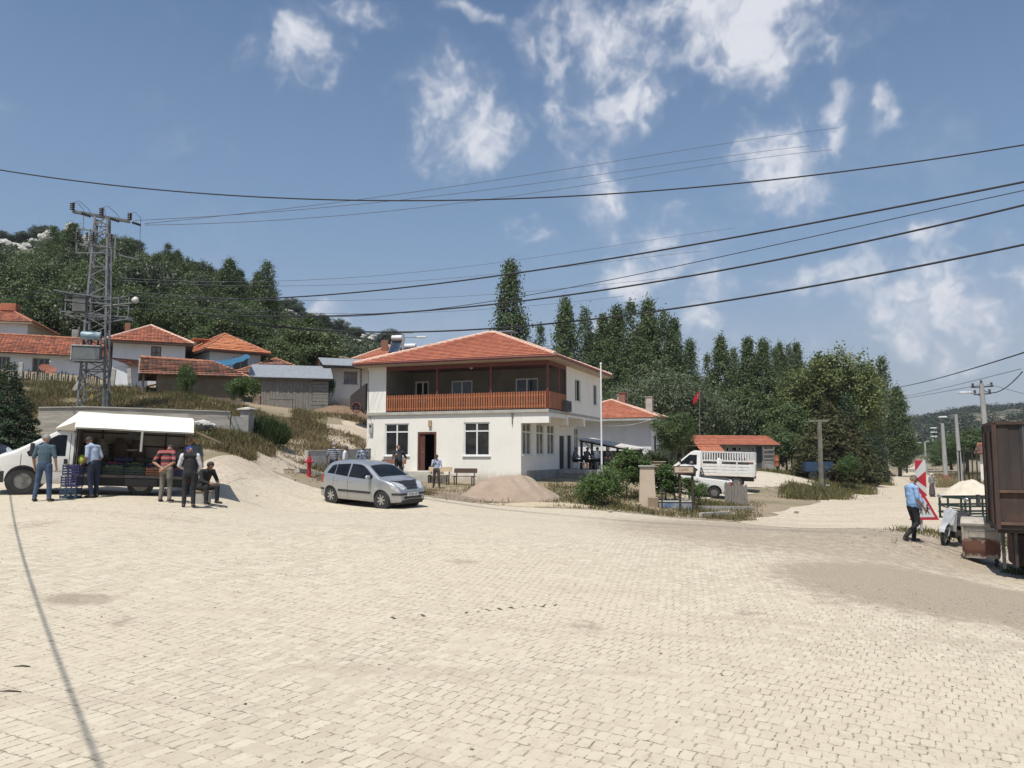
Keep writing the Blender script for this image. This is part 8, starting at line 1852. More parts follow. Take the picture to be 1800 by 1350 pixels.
    m = MB(); m.lathe([(0,-.42),(.17,-.42),(.19,-.38),(.19,.38),(.17,.42),(0,.42)], (-.10,-.72,zT+.74), (1,0,-.02), 20); m.build('conservator', M('pale_blue_tank', (.16,.26,.32), (.3,.38,.42), 4, .4), t, smooth=True, sharp=40)
    for x in (-.4, -.1, .2): ins((x,-.62,zT+.26), (0,0,1), 4, .06, .30)
    m = MB(); m.bar((-.7,-.7,zT+.2), (-.62,-.7,zT+1.15), .05); m.bar((.35,-.7,zT+.2), (.30,-.7,zT+1.0), .05); m.bar((-1.0,-1.0,zT-.46), (.5,-1.0,zT-.46), .08); m.bar((-1.0,-.4,zT-.46), (.5,-.4,zT-.46), .08); m.build('transformer_bracket', GALV, t)
    m = MB(); m.prism([(-.04,H*.128),(.06,H*.128),(.06,H*.128+.17),(-.04,H*.128+.17)], -.64, -.625); wp = m.build('warning_plate', M('warning_yellow', (.62,.42,.02), rough=.5), t); wp.location.x = .02
    m = MB(); m.prism([(-.01,H*.128+.03),(.035,H*.128+.085),(.012,H*.128+.085),(.03,H*.128+.145),(-.018,H*.128+.078),(.006,H*.128+.078)], -.646, -.641); m.build('bolt_symbol', BLKPL, wp)
    m = MB(); m.tube([(.3,-.45,zm-.1),(1.2,-.5,zm+.05),(1.62,-.5,zm+.12)], .025, 6); m.build('lamp_arm', GALV, t)
    m = MB(); m.lathe([(0,0),(.13,.03),(.17,.14),(.10,.30),(0,.33)], (1.62,-.5,zm+.12), (.45,0,.9), 14); m.build('street_light', M('lamp_white', (.62,.60,.52), rough=.4), t, smooth=True)
    m = MB(); m.tube([(.70,-.62,-.3),(.66,-.55,H*.55),(.5,-.3,H*.9)], .03, 8); m.tube([(.56,-.66,-.3),(.44,-.46,H*.5)], .045, 8); m.build('riser_pipe', GALV, t)
    bpy.context.view_layer.update(); return t, H
TW, TWH = tower()
def tw(x, y, z): return TW.matrix_world @ Vector((x, y, z))

# ------------------------------------------------------------ overhead cables
WIRE = M('cable_black', (.015,.016,.02), (.02,.02,.024), 4, .7); WIREG = M('aluminium_wire', (.13,.145,.17), (.1,.11,.13), 4, .5)
def cable(label, pts, dA, dB, r, mat=None, group='overhead cables across the square', n=60, ext=(0, 0)):
    "hanging cable in a vertical plane: plan line from the first to the last photo column at depths dA, dB"
    xs = [p[0] for p in pts]; ys = [p[1] for p in pts]
    A = Vector(((xs[0]-900)/F*dA, dA)); B = Vector(((xs[-1]-900)/F*dB, dB)); D = B-A; k = len(pts); coef = None
    # fit one smooth sag curve z(s) through the photo heights
    S, Z = [], []
    for px, py in pts:
        u = (px-900)/F; v = (675-py)/F; q = u/(CT-v*ST); s = (q*A.y-A.x)/(D.x-q*D.y); S.append(s); Z.append(W2(px, py, A.y+D.y*s).z)
    cf = np.polyfit(S, Z, min(3 if k > 4 else 2, k-1)); P = []
    for i in range(n+1):
        s = -ext[0]+(1+ext[0]+ext[1])*i/n; q = A+D*s; P.append((q.x, q.y, float(np.polyval(cf, s))))
    m = MB(); m.tube(P, r, 6); return tag(m.build('overhead_cable', mat or WIRE, smooth=True), label, 'cable', group)
cable('single black cable sagging highest across the whole sky', [(0,300),(300,332),(560,351),(740,355),(900,351),(1200,330),(1500,297),(1800,256)], 22, 19, .018, ext=(.06,.06))
cable('thick black cable leaving the tower and rising to the right edge at mid sky', [(220,519),(480,522),(700,510),(1000,465),(1300,415),(1550,368),(1800,321)], 37.0, 17, .024, ext=(0,.06))
cable('thin black cable just above the two thick lower ones on the right', [(560,558),(700,549),(900,525),(1100,487),(1300,443),(1550,389),(1800,335)], 30, 18, .011, ext=(.3,.06))
cable('thick black cable ending lowest but one on the right edge', [(225,540),(560,556),(700,549),(1000,519),(1250,479),(1500,428),(1800,361)], 37.0, 17, .024, ext=(0,.06))
cable('thick twisted black cable crossing just above the hall roof', [(560,580),(700,583),(870,578),(1040,561),(1200,540),(1500,490),(1800,430)], 30, 18, .026, ext=(.35,.06))
cable('twisted cable strand looping round the one above the hall roof', [(560,581.5),(700,582),(870,579),(1040,560.3),(1200,541),(1500,489.3),(1800,430.6)], 30.05, 18.05, .016, ext=(.3,.06))
for a, lb in (([(240,394),(600,355),(870,318),(1093,279),(1300,250),(1495,222)],'uppermost of three thin wires strung from the tower top'),([(222,388),(600,362),(870,333),(1093,299),(1300,273),(1440,254)],'middle of three thin wires strung from the tower top'),([(240,396),(600,378),(870,349),(1093,316),(1249,290),(1480,262)],'lowest of three thin wires strung from the tower top')): cable(lb, a, 37.4, 62, .014, WIREG, 'thin wires from the tower')
for a, lb in (([(200,488),(360,494),(480,495),(700,481),(1000,444),(1300,400)],'thin grey wire leaving the tower at its upper secondary arm'),([(200,492),(360,500),(480,503),(700,496),(1000,468),(1250,440)],'thin grey wire just below the upper secondary arm wire'),([(220,512),(480,527),(700,526),(1000,506),(1250,480)],'faint thin wire parallel below the thick mid-sky cable'),([(230,530),(480,548),(700,551),(900,540),(1100,520)],'faint thin wire nearest the hall roof')): cable(lb, a, 37.2, 54, .010, WIREG, 'thin wires from the tower')
for a, lb, dA in (([(-10,505),(60,512),(150,520)],'wire running left from the tower middle',30),([(-10,515),(80,526),(150,534)],'lower wire running left from the tower middle',30)): cable(lb, a, dA, 37, .018, WIRE, 'thin wires from the tower', 20)
cable('dark cable dropping from the right edge to the last poplars', [(1570,682),(1650,664),(1700,652),(1800,619)], 110, 40, .035, ext=(0,.05)); cable('thin wire below the dark cable on the right', [(1585,698),(1700,672),(1800,647)], 110, 45, .02, WIREG)
cable('thin wire from the road to the first concrete utility pole', [(1580,702),(1650,690),(1722,677)], 110, 56, .022, WIREG); cable('sagging loop cable from the first utility pole to the right edge', [(1733,688),(1750,690),(1765,683),(1785,667),(1802,648)], 55.5, 40, .03); cable('thin wire from the first utility pole down to the right edge', [(1738,676),(1770,684),(1802,693)], 55.5, 48, .018, WIREG)
cable('faint wire sagging over the far road towards the lamp poles', [(1590,776),(1620,769),(1644,759)], 150, 102, .03, WIREG)
cable('white slack cord hung between the hall and the white house', [(1059,747),(1090,749),(1120,744),(1150,735)], 50, 61.5, .014, PVC)
m = MB(); P = [(-14.2+11.6*i/30*1.0+ -3.0*0, 19.0-20.5*i/30, 0) for i in range(31)]
def shadow_cable():
    a = Vector(foot(38, 880)); b = Vector(foot(128, 1338)); k = 5.6; off = Vector((TS.x, TS.y, 0))/TS.z*k; D = b-a; P = []
    for i in range(-14, 40):
        s = i/30; q = a+D*s; q.z = k+.2+.9*(s-.5)**2; P.append(q+off)
    m = MB(); m.tube(P, .016, 6); tag(m.build('overhead_cable', WIRE, smooth=True), 'cable outside the left edge whose thin shadow crosses the paving', 'cable', 'overhead cables across the square')
shadow_cable()

# ------------------------------------------------------------ poles and lamps
POLEM = M('concrete_pole', (.40,.40,.385), (.32,.32,.31), 1.5, .9, bump=.2, stretch=(3,3,.5)); LAMPW = M('lamp_head_white', (.72,.74,.76), (.6,.62,.64), 6, .35)
def utility_pole(label, px, top, d, r0, r1, lamps=1, ins=True, red=False, lean=0., arm=.9, group='concrete utility poles along the road', wood=False):
    x = (px-900)/F*d; z = GZ(x, d); H = W2(px, top, d).z-z; t = thing('utility_pole', label, 'utility pole', (x, d, z), 0, group); t.rotation_euler = (0, lean, 0)
    m = MB(); m.tube([(0,0,-.5),(0,0,H*.5),(0,0,H)], [r0,(r0+r1)/2,r1], 10); m.build('shaft', POLEM, t, smooth=True, sharp=40)
    if ins:
        m = MB(); m.bar((-.7,0,H-.25), (.8,0,H-.22), .09); m.bar((-.55,0,H-.75), (.6,0,H-.72), .09); m.build('crossarm', STEELD, t)
        for q in ((-.6,H-.2),(0,H+.0),(.7,H-.18),(-.5,H-.68),(.52,H-.66)): m = MB(); m.lathe([(0,0),(.05,0),(.09,.06),(.06,.12),(.09,.18),(.04,.26),(0,.27)], (q[0],0,q[1]), (0,0,1), 8); m.build('insulator', BLKPL, t)
    for k in range(lamps):
        z0 = H-.9-.55*k if ins else H-.55; m = MB(); m.tube([(0,0,z0),(-arm*.5,-.05,z0+.15),(-arm,-.1,z0+.25)], .03, 6); a = m.build('lamp_arm', GALV, t)
        m = MB(); m.bbox((-arm-.75,-.24,z0+.22), (-arm+.02,.06,z0+.38), .05); m.build('lamp_head', LAMPW, a)
    if red: m = MB(); m.tube([(0,0,-.3),(0,0,.55)], [r0*1.25, r0*1.18], 10); m.build('red_base', M('faded_red_band', (.42,.09,.06), (.34,.12,.09), 3, .8), t)
    return t
utility_pole('nearest concrete utility pole with lamp, rising behind the rusty trailer', 1735, 674, 55, .23, .15, 1, True, lean=R(-2.0))
utility_pole('concrete lamp pole with a single lamp left of the steel shelter', 1684, 728, 78, .24, .15, 1, False, lean=R(-1.5), arm=1.0)
utility_pole('concrete utility pole with red painted base and three lamps', 1658, 744, 104, .32, .22, 3, True, True, lean=R(-1.2))
utility_pole('distant grey lamp pole behind the striped sign', 1624, 776, 165, .24, .16, 1, False); utility_pole('distant lamp pole between the sign and the red-based pole', 1638, 771, 185, .24, .16, 1, True); utility_pole('farthest thin pole at the road bend', 1605, 776, 240, .22, .14, 0, False)
utility_pole('slender pole with street lamp arms behind the solar heaters', 707, 583, 66, .10, .07, 0, False, group=None)
a = W2(707, 590, 66); t = thing('street_lamp', 'white street lamp head reaching right above the hall roof', 'street lamp', a); m = MB(); m.tube([(0,0,-.15),(1.2,0,-.15)], .03, 6); m.tube([(-.2,0,.25),(.9,0,.22)], .03, 6); m.build('arm', GALV, t); m = MB(); m.bbox((1.2,-.12,-.2), (2.0,.12,-.05), .04); m.build('lamp_head', LAMPW, t)
x = (1440-900)/F*60; z = GZ(x, 60); H = W2(1440, 738, 60).z-z; t = thing('crossbar_post', 'weathered concrete post with a T crossbar on the road verge', 'post', (x, 60, z)); OC = M('mossy_concrete', (.20,.19,.145), (.13,.125,.10), 2, .95, bump=.3)
m = MB(); m.bar((0,0,-.5), (0,0,H), .26, .24); m.build('shaft', OC, t); m = MB(); m.bar((-.75,-.02,H-.08), (.68,-.02,H-.06), .14, .16); m.build('crossbar', OC, t)
# flagpoles
x = (1057-900)/F*39; z = GZ(x, 39); H = W2(1057, 641, 39).z-z; t = thing('flagpole', 'bare white flagpole standing in front of the hall right wall', 'flagpole', (x, 39, z)); m = MB(); m.tube([(0,0,-.3),(0,0,H)], [.05,.04], 10); m.build('shaft', PVC, t, smooth=True, sharp=40); m = MB(); m.ball((0,0,H+.04), .06, 6); m.build('finial', PVC, t, smooth=True); m = MB(); m.box((-.13,-.1,1.0), (-.06,.1,1.2)); m.build('cleat', GALV, t)
x = (1228-900)/F*78; z = GZ(x, 78); H = W2(1231, 684, 78).z-z; t = thing('flagpole', 'thin grey flagpole flying the red flag behind the outbuilding', 'flagpole', (x, 78, z)); m = MB(); m.tube([(0,0,-.3),(.16,0,H)], [.05,.035], 8); m.build('shaft', GALV, t, smooth=True, sharp=40); m = MB(); m.ball((.16,0,H+.05), .07, 6); m.build('finial', GALV, t)
def flag():
    m = MB(); nx, nz = 14, 10; w, h = 1.35, .95; f = lambda u, v: Vector((.14-.62*u*w*.72-.10*v, .16*math.sin(u*7+v*2)*u-.25*u, H-.12-h*v*.88-u*.62))
    vs = [f(i/nx, j/nz) for i in range(nx+1) for j in range(nz+1)]; fs = [(i*(nz+1)+j, (i+1)*(nz+1)+j, (i+1)*(nz+1)+j+1, i*(nz+1)+j+1) for i in range(nx) for j in range(nz)]; k = len(vs)
    m.add(vs+[v+Vector((0,.012,0)) for v in vs], fs+[tuple(q+k for q in reversed(ff)) for ff in fs]); o = m.build('flag', M('flag_red', (.52,.012,.022), (.46,.01,.02), 3, .7), t, smooth=True)
    def patch(pts, nm):
        q = MB(); n = len(pts); V3 = [f(u, v)-Vector((0,.012,0)) for u, v in pts]; q.add(V3, [tuple(range(n))] if nm == 'star' else [(i, i+1, n-2-i, n-1-i) for i in range(n//2-1)]); q.build(nm, PVC, o, fixn=False)
    c = (.36,.5); A = [(c[0]+.165*math.cos(a)*.72, c[1]+.27*math.sin(a)) for a in [R(40+280*i/14) for i in range(15)]]; Bk = [(c[0]+.035+.130*math.cos(a)*.72, c[1]+.215*math.sin(a)) for a in [R(40+280*i/14) for i in range(15)]]; patch(A+Bk[::-1], 'crescent')
    s = (.56,.5); patch([(s[0]+(.075 if i % 2 == 0 else .03)*math.cos(R(180+36*i))*.72, s[1]+(.12 if i % 2 == 0 else .048)*math.sin(R(180+36*i))) for i in range(10)], 'star')
flag()

# ------------------------------------------------------------ road sign, notice board, fountain, benches, heaps
SIGNR = M('sign_red', (.50,.022,.05), (.44,.02,.045), 3, .45); SIGNW = M('sign_white', (.66,.66,.66), (.58,.58,.58), 3, .5)
def road_sign():
    d = 24.2; g = G(1622, d); z = GZ(g.x, g.y); t = thing('road_sign', 'red and white chevron board above a triangular school warning sign', 'road sign', (g.x, g.y, z), R(6)); Z = lambda py: W2(1622, py, d).z-z; k = d/F
    m = MB(); m.tube([(0,.05,-.3),(0,.05,Z(815))], .04, 10); m.build('post', M('post_grey', (.45,.46,.46), rough=.5), t)
    x0, x1, zb, zt = -9.3*k, 10.2*k, Z(872), Z(809); m = MB(); m.box((x0,-.012,zb), (x1,.0,zt)); b = m.build('chevron_board', SIGNW, t); w = x1-x0; h = zt-zb; r = MB()
    def stripe(pts): r.prism([(x0+w*a, zt-h*c) for a, c in pts], -.017, -.0125)
    stripe([(0,0),(.78,0),(0,.30)]); stripe([(0,.66),(1,.37),(1,.72)] if False else [(.02,.54),(1,.30),(1,.76)]); stripe([(0,.80),(0,.66),(1,.96),(1,1.0),(.62,1.0)]); r.build('chevron_stripes', SIGNR, b)
    zb, zt = Z(914), Z(866); xc = 3*k; hw = 27.5*k; hgt = hw*1.73; m = MB()
    def tri(s): return [(xc-hw*s, zb+hgt*(1-s)/3*1.0), (xc+hw*s, zb+hgt*(1-s)/3*1.0), (xc, zb+hgt*(1-s)/3+hgt*s)]
    m.prism(tri(1), -.035, -.022); tb = m.build('triangle_plate', SIGNR, t); m = MB(); m.prism(tri(.70), -.041, -.0355); m.build('triangle_face', SIGNW, tb)
    f = MB(); 
    def fig(cx, s):
        zz = zb+.17; B = lambda a, c, wd: f.bar((cx+a[0]*s,-.0445,zz+a[1]*s), (cx+c[0]*s,-.0445,zz+c[1]*s), wd*s, .004, up=(0,1,0))
        f.lathe([(0,-.002),(.03*s,-.002),(.03*s,.002),(0,.002)], (cx,-.0445,zz+.285*s), (0,1,0), 12)
        B((0,.24),(0,.12),.06); B((0,.13),(.06,.0),.028); B((0,.13),(-.06,.01),.028); B((.01,.23),(.075,.15),.022); B((-.01,.23),(-.075,.16),.022)
    fig(xc+.10, .95); fig(xc-.10, .80); f.build('walking_figures', BLKPL, tb)
road_sign()
def notice_board():
    d = 33; a = W2(1186, 832, d); b = W2(1220, 832, d); g = G(1205, d); z = GZ(g.x, g.y); t = thing('notice_board', 'wooden framed notice board with brown lettering on two dark posts', 'sign', (g.x, g.y, z), R(-3)); k = d/F; BR = M('brown_frame', (.10,.06,.045), (.16,.10,.075), 5, .7)
    for px in (1196.5, 1218.5): m = MB(); x = (px-1205)*k; m.bar((x,.06,-.3), (x,.06,W2(1205, 822, d).z-z), .085); m.build('post', M('dark_brown_post', (.06,.04,.032)), t)
    zb, zt = W2(1205, 832.5, d).z-z, W2(1205, 819, d).z-z; x0, x1 = -20*k, 15.5*k
    m = MB(); m.bbox((x0,-.1,zb), (x1,.01,zt), .01); fr = m.build('frame', BR, t); m = MB(); m.box((x0+.05,-.108,zb+.05), (x1-.04,-.1005,zt-.05)); m.build('panel', M('cream_panel', (.55,.44,.33), (.47,.37,.27), 4, .7), fr)
    text_mesh('CAMİİ', .13, BR, fr, Matrix.Translation(((x0+x1)/2,-.109,(zb+zt)/2)) @ Matrix.Rotation(R(90), 4, 'X')); m = MB(); m.prism([(x1,zb+.02),(x1+.17,(zb+zt)/2),(x1,zt-.02)], -.09, .0); m.build('arrow_end', M('dark_brown_post', (.06,.04,.032)), t)
notice_board()
def fountain():
    d = 34.6; g = G(1138, d); z = W2(1138, 893, d).z; k = d/F; t = thing('fountain_pillar', 'tapered beige rendered pillar with cap beside the blue basin', 'pillar', (g.x, g.y, z), R(-8)); PB = M('beige_render', (.56,.46,.35), (.50,.41,.31), 1.5, .9, bump=.15); H = W2(1138, 821, d).z-z
    m = MB(); a, b = .37, .30; m.add([(-a,-a,-.3),(a,-a,-.3),(a,a,-.3),(-a,a,-.3),(-b,-b,H),(b,-b,H),(b,b,H),(-b,b,H)], [(0,3,2,1),(4,5,6,7),(0,1,5,4),(1,2,6,5),(2,3,7,6),(3,0,4,7)]); m.build('shaft', PB, t); m = MB(); m.bbox((-.36,-.36,H+.001), (.36,.36,H+.07), .015); m.build('cap', CONC, t)
    m = MB(); m.bbox((.02,-.52,-.3), (.44,-.371,.48), .02); m.build('buttress', M('brown_stone', (.33,.25,.17), (.27,.2,.14), 3, .9), t)
    m = MB(); m.bbox((-.9,-.35,-.4), (-.372,.5,.14), .02); m.build('plinth', CONC_L, t)
    g2 = G(1186, 34.2); t = thing('water_basin', 'low basin with blue painted front and pale rim beside the beige pillar', 'basin', (g2.x, g2.y+.6, W2(1186, 899, 33.6).z), R(-8)); x0, x1 = -.86, .86; BL = M('peeling_blue_paint', (.10,.17,.28), (.30,.31,.32), 2.5, .7)
    m = MB(); m.box((x0,-.65,-.3), (x1,-.55,.36)); m.box((x0,.9,-.3), (x1,1.0,.36)); m.box((x0,-.549,-.3), (x0+.1,.899,.36)); m.box((x1-.1,-.549,-.3), (x1,.899,.36)); m.box((x0+.1,-.549,-.3), (x1-.1,.899,.05)); m.build('tank', BL, t)
    m = MB(); m.bbox((x0-.03,-.68,.361), (x1+.03,-.50,.41), .01); m.bbox((x1-.14,-.499,.361), (x1+.03,1.03,.41), .01); m.bbox((x0-.03,-.499,.361), (x0+.14,1.03,.41), .01); m.bbox((x0+.141,.86,.361), (x1-.141,1.03,.41), .01); m.build('rim', M('pale_rim', (.62,.58,.50)), t)
    m = MB(); m.box((x0+.101,-.549,.25), (x1-.101,.899,.262)); m.build('water', M('still_water', (.08,.12,.13), rough=.08), t)
    m = MB(); a = W2(1182, 855, 35.4); b2 = W2(1191, 893, 35.0); m.tube([a, b2], .05, 8); tag(m.build('leaning_pole', M('peeled_pole', (.42,.36,.24)), smooth=True), 'short pale pole leaning in the blue basin', 'pole')
    m = MB(); g = G(1164, 33.7); m.tube([(g.x,g.y,g.z-.1),(g.x,g.y,W2(1164,856,33.7).z)], .035, 8); tag(m.build('iron_post', STEELD), 'thin dark iron post in front of the blue basin', 'post')
fountain()
def stump():
    d = 39.5; g = G(1294, d); t = thing('plank_screen', 'grey weathered plank screen with jagged top at the pickup tail', 'fence panel', (g.x, g.y, GZ(g.x, g.y)), R(8)); H = W2(1294, 845, d).z-GZ(g.x, g.y)
    for k in range(7):
        m = MB(); x = -.58+.168*k; h = H*(.90+.1*math.sin(k*1.9+.6)); m.prism([(x,-.3),(x+.163,-.3),(x+.15,h-.05),(x+.09,h),(x+.005,h-.09)], -.03+.008*(k % 2), .02); m.build('plank', PLANK, t)
    m = MB(); m.box((-.6,.021,.5), (.6,.07,.62)); m.build('rail', PLANK, t)
    m = MB(); p, q = G(1225, 35.2), G(1325, 37.5); m.bar(p+Vector((0,0,.03)), q+Vector((0,0,.03)), .16, .2); struct(m.build('kerb', CONC_L)); m = MB(); p, q = G(1232, 31.6), G(1282, 33.0); m.bar(p+Vector((0,0,.06)), q+Vector((0,0,.08)), .18, .24); struct(m.build('kerb', CONC_L))
stump()
def bench(label, u, v, w, mat, rz=0, fm=STEELD):
    p = vh_pt(u, v, 0); z = GZ(p.x, p.y); t = thing('bench', label, 'bench', (p.x, p.y, z), -R(21.16)+rz, 'benches along the hall front'); m = MB()
    for y in (-.40, -.26): m.bbox((-w/2,y,.44), (w/2,y+.125,.475), .008)
    m.build('seat', mat, t); m = MB()
    m.add([(-w/2,-.08,.62),(w/2,-.08,.62),(w/2,-.05,.86),(-w/2,-.05,.86),(-w/2,-.045,.62),(w/2,-.045,.62),(w/2,-.015,.86),(-w/2,-.015,.86)], [(0,1,2,3),(7,6,5,4),(0,4,5,1),(1,5,6,2),(2,6,7,3),(3,7,4,0)]); m.build('backrest', mat, t)
    for x in (-w/2+.15, w/2-.15):
        m = MB(); m.bar((x,-.38,-.1), (x,-.38,.44), .05); m.bar((x,-.12,-.1), (x,-.1,.44), .05); m.bar((x,-.1,.4), (x,-.01,.86), .045); m.bar((x,-.4,.42), (x,-.05,.42), .045); m.build('leg', fm, t)
    return t
uF = VH[7]; BRW = M('red_brown_bench_wood', (.24,.11,.075), (.18,.08,.055), 5, .6, stretch=(.4,4,4)); PIN = M('pale_pine', (.55,.43,.28), (.48,.37,.24), 4, .6, stretch=(.4,4,4)); DKB = M('dark_bench_wood', (.10,.055,.04), (.07,.04,.03), 5, .6, stretch=(.4,4,4))
bench('reddish brown bench left of the hall door behind the person in black', uF(702), -.5, 1.5, BRW); bench('pale pine bench just right of the hall door', uF(790), -1.0, 1.35, PIN); bench('dark brown bench under the right front window of the hall', uF(832), -.9, 1.3, DKB)
def heap(label, cx, d, w, h, dep, mat, seed, cat='heap', asym=.0):
    g = G(cx, d); rs = np.random.RandomState(seed); n = 72; X, Y = np.meshgrid(np.linspace(-1, 1, n), np.linspace(-1, 1, n)); r = np.hypot(X-asym*(1-np.hypot(X, Y)), Y); Zh = h*np.clip(1-r, 0, 1)**.9*(1-.25*np.exp(-(r/.18)**2)); q = [rs.uniform(0, 6.28) for _ in range(8)]
    Zh = Zh*(1+.10*np.sin(X*7+q[0])*np.sin(Y*6+q[1])+.06*np.sin(X*17+q[2]+Y*11)); Zh += rs.normal(0, .012, X.shape)*(r < 1)
    x = g.x+X*w/2; y = g.y+Y*dep/2; Z = GZN(x, y)+Zh-.06*(r >= .98)-.02; V = np.stack([x, y, Z], -1).reshape(-1, 3); i, j = np.meshgrid(np.arange(n-1), np.arange(n-1), indexing='ij'); Fq = np.stack([i*n+j, i*n+j+1, (i+1)*n+j+1, (i+1)*n+j], -1).reshape(-1, 4)
    Fq = Fq[(r[:-1, :-1] < 1.03).ravel()]; o = np_mesh('sand_heap' if cat == 'heap' else cat, V, Fq, mat, smooth=True); return tag(o, label, cat if cat != 'heap' else 'sand heap')
def sandm(nm, a, b, c):
    m, nt, bb = new_mat(nm); co = objco(nt); bb.inputs['Roughness'].default_value = .97; n1 = noise_n(nt, co, 1.3, 6, .6); n2 = noise_n(nt, co, 22, 5, .75); col = mix_c(nt, ramp(nt, n1, .4, .65), a, b); col = mix_c(nt, math_n(nt, 'MULTIPLY', ramp(nt, n2, .52, .72), .55), col, c); L(nt, col, bb.inputs['Base Color']); L(nt, bump_n(nt, math_n(nt, 'ADD', n2, n1), .9, .05), bb.inputs['Normal']); return m
heap('pinkish sand heap in front of the hall right window', 897, 35.2, 4.6, 1.33, 3.4, sandm('pink_sand', (.42,.325,.245), (.36,.27,.20), (.25,.18,.135)), 1); heap('flat cream gravel spread at the plaza edge before the pink heap', 955, 32.3, 4.6, .16, 1.6, sandm('cream_gravel', (.56,.47,.33), (.50,.41,.28), (.36,.28,.19)), 2); heap('bright cream gravel heap beside the steel shelter', 1702, 49, 3.3, 1.22, 3.4, sandm('white_gravel', (.68,.62,.50), (.62,.55,.43), (.5,.44,.34)), 3); heap('low grey soil mound beside the plaza kerb', 800, 33.4, 2.6, .2, 1.6, sandm('grey_soil', (.30,.24,.18), (.24,.19,.14), (.17,.13,.1)), 5)
heap('brown dug soil at the lane edge near the hall corner', 607, 56.5, 5.0, .6, 2.6, sandm('dug_soil', (.24,.16,.10), (.19,.13,.085), (.12,.085,.06)), 6)
rock(W2(360, 747, 34.2), .42, .3, .22, 41, 'boulder', 'white boulder lying on the bank right of the market van')
for i, (px, py, d, s, lb) in enumerate([(1430,868,57,.45,'flat pale slab in the verge left of the crossbar post'),(1424,860,59,.5,'upper pale slab stacked in the verge'),(1452,858,62,.5,'whitish rubble block right of the crossbar post'),(1530,838,74,.75,'grey boulder under the blue-green spruce'),(1503,848,68,.4,'pale stone in the verge under the conifers'),(1400,900,36,.12,'small white stone by the yard entrance'),(1072,790,30,.1,'pale stone at the bush foot')]):
    p = W2(px, py, d); p.z = GZ(p.x, p.y)+.08; rock(p, s, s*.7, s*.4, 60+i, 'verge_stone', lb, mat=M('verge_stone_grey', (.42,.40,.35), (.27,.25,.22), 3, .95, bump=.6))
def pebbles(name, label, areas, n, smin, smax, mat, seed):
    rs = np.random.RandomState(seed); ar = np.array([abs((b-a)*(e*e-c*c)) for a, b, c, e in areas]); k = rs.choice(len(areas), n, p=ar/ar.sum()); A = np.array(areas)[k]; px = A[:, 0]+(A[:, 1]-A[:, 0])*rs.rand(n); d = A[:, 2]+(A[:, 3]-A[:, 2])*rs.rand(n); x = (px-900)/F*d; z = GZN(x, d)+.022
    base = np.array([(1,0,0),(-1,0,0),(0,1,0),(0,-1,0),(0,0,1),(0,0,-.4)], float); fc = np.array([(0,2,4),(2,1,4),(1,3,4),(3,0,4),(2,0,5),(1,2,5),(3,1,5),(0,3,5)]); s = smin+(smax-smin)*rs.rand(n)**3
    V = base[None]*s[:, None, None]*rs.uniform(.5, 1.3, (n, 6, 1))*np.array([1, .8, .55]); a = rs.uniform(0, 6.28, n); c, q = np.cos(a)[:, None], np.sin(a)[:, None]; V = np.stack([V[..., 0]*c-V[..., 1]*q, V[..., 0]*q+V[..., 1]*c, V[..., 2]], -1)+np.stack([x, d, z], -1)[:, None]
    Fq = (fc[None]+(np.arange(n)*6)[:, None, None]).reshape(-1, 3); return tag(np_mesh(name, V.reshape(-1, 3), Fq, mat), label, 'gravel', kind='stuff')
pebbles('loose_stones', 'small dark stones and clods scattered over the paving', [(-60,1860,4,29)], 700, .005, .024, M('dark_clod', (.13,.10,.07), (.25,.2,.15), 9, .95), 3); pebbles('loose_stones', 'pale chippings scattered over the paving', [(-60,1860,4,29)], 2000, .004, .016, M('pale_chip', (.52,.46,.37), (.4,.34,.27), 9, .95), 4)
pebbles('loose_stones', 'rubble pieces along the kerb and verge', [(470,1300,30.8,40),(1340,1560,45,70),(1500,1800,20,27),(480,640,38,52)], 2600, .02, .11, M('rubble_bits', (.45,.39,.31), (.3,.25,.19), 9, .95), 5)
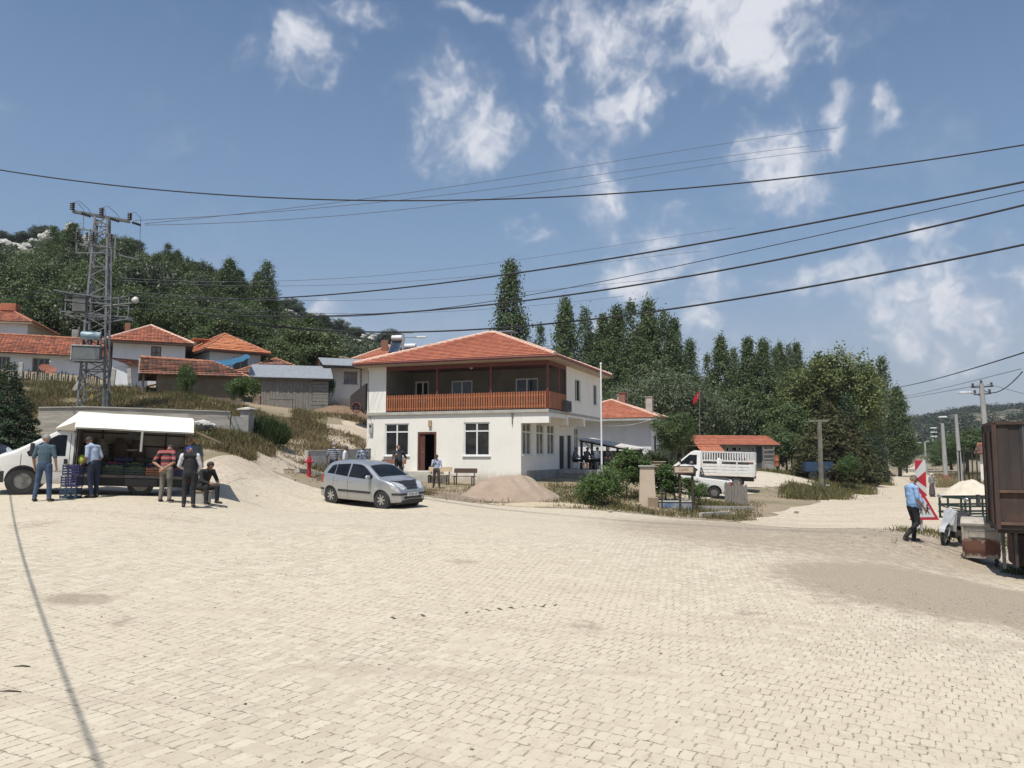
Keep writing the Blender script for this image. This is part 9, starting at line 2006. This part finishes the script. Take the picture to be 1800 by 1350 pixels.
pebbles('loose_stones', 'gravel grains strewn on the soil patch at the right', [(1420,1860,9.5,14.5),(1380,1800,19,27)], 3500, .006, .024, M('gravel_grain', (.36,.30,.24), (.22,.18,.14), 9, .95), 6)
# dark sticks left on the paving, blue cart under the trees
for px, py, L_, rz, lb in ((38,1178,.075,.1,'short dark stick lying on the paving at the left edge'),(14,1223,.11,.05,'longer dark stick lying at the left edge of the paving')):
    p = foot(px, py); m = MB(); m.tube([(-L_,0,.01),(0,.012,.018),(L_,.0,.012)], [.007,.011,.006], 6); o = m.build('stick', PLANKD, smooth=True); o.location = (p.x, p.y, p.z+.02); o.rotation_euler = (0,0,rz); tag(o, lb, 'stick')
g = G(1437, 68); t = thing('farm_trailer', 'small blue farm trailer parked under the trees behind the crossbar post', 'trailer', (g.x, g.y, GZ(g.x, g.y)), R(-5)); m = MB(); m.box((-1.1,-.7,.75), (1.1,.7,.82)); m.box((-1.1,-.72,.82), (1.1,-.68,1.6)); m.box((-1.1,.68,.82), (1.1,.72,1.6)); m.box((-1.12,-.68,.82), (-1.08,.68,1.6)); m.box((1.08,-.68,.82), (1.12,.68,1.6)); m.build('box', M('trailer_blue', (.02,.055,.11), (.03,.05,.09), 3, .6), t)
for x in (-.5, .5):
    for y in (-.65, .65): m = MB(); m.lathe([(.18,-.08),(.38,-.08),(.4,0),(.38,.08),(.18,.08),(.18,-.08)], (x,y,.4), (0,1,0), 20); w = m.build('wheel', BLACK, t); m = MB(); m.lathe([(.19,.02),(0,.02)], (x,y,.4), (0,-1,0), 14); m.build('rim', STEELR, w)
# ------------------------------------------------------------ air
def air():
    m = bpy.data.materials.new('pale_air'); m.use_nodes = True; nt = m.node_tree; nt.nodes.clear(); o = nt.nodes.new('ShaderNodeOutputMaterial'); v = nt.nodes.new('ShaderNodeVolumePrincipled')
    v.inputs['Color'].default_value = (.80,.86,.95,1); v.inputs['Density'].default_value = .0002; v.inputs['Anisotropy'].default_value = .2; nt.links.new(v.outputs[0], o.inputs['Volume'])
    b = MB(); b.box((-6200,-6200,-40), (6200,6200,115)); a = b.build('haze', m); tag(a, None, None, kind='stuff'); a.display_type = 'WIRE'
air()
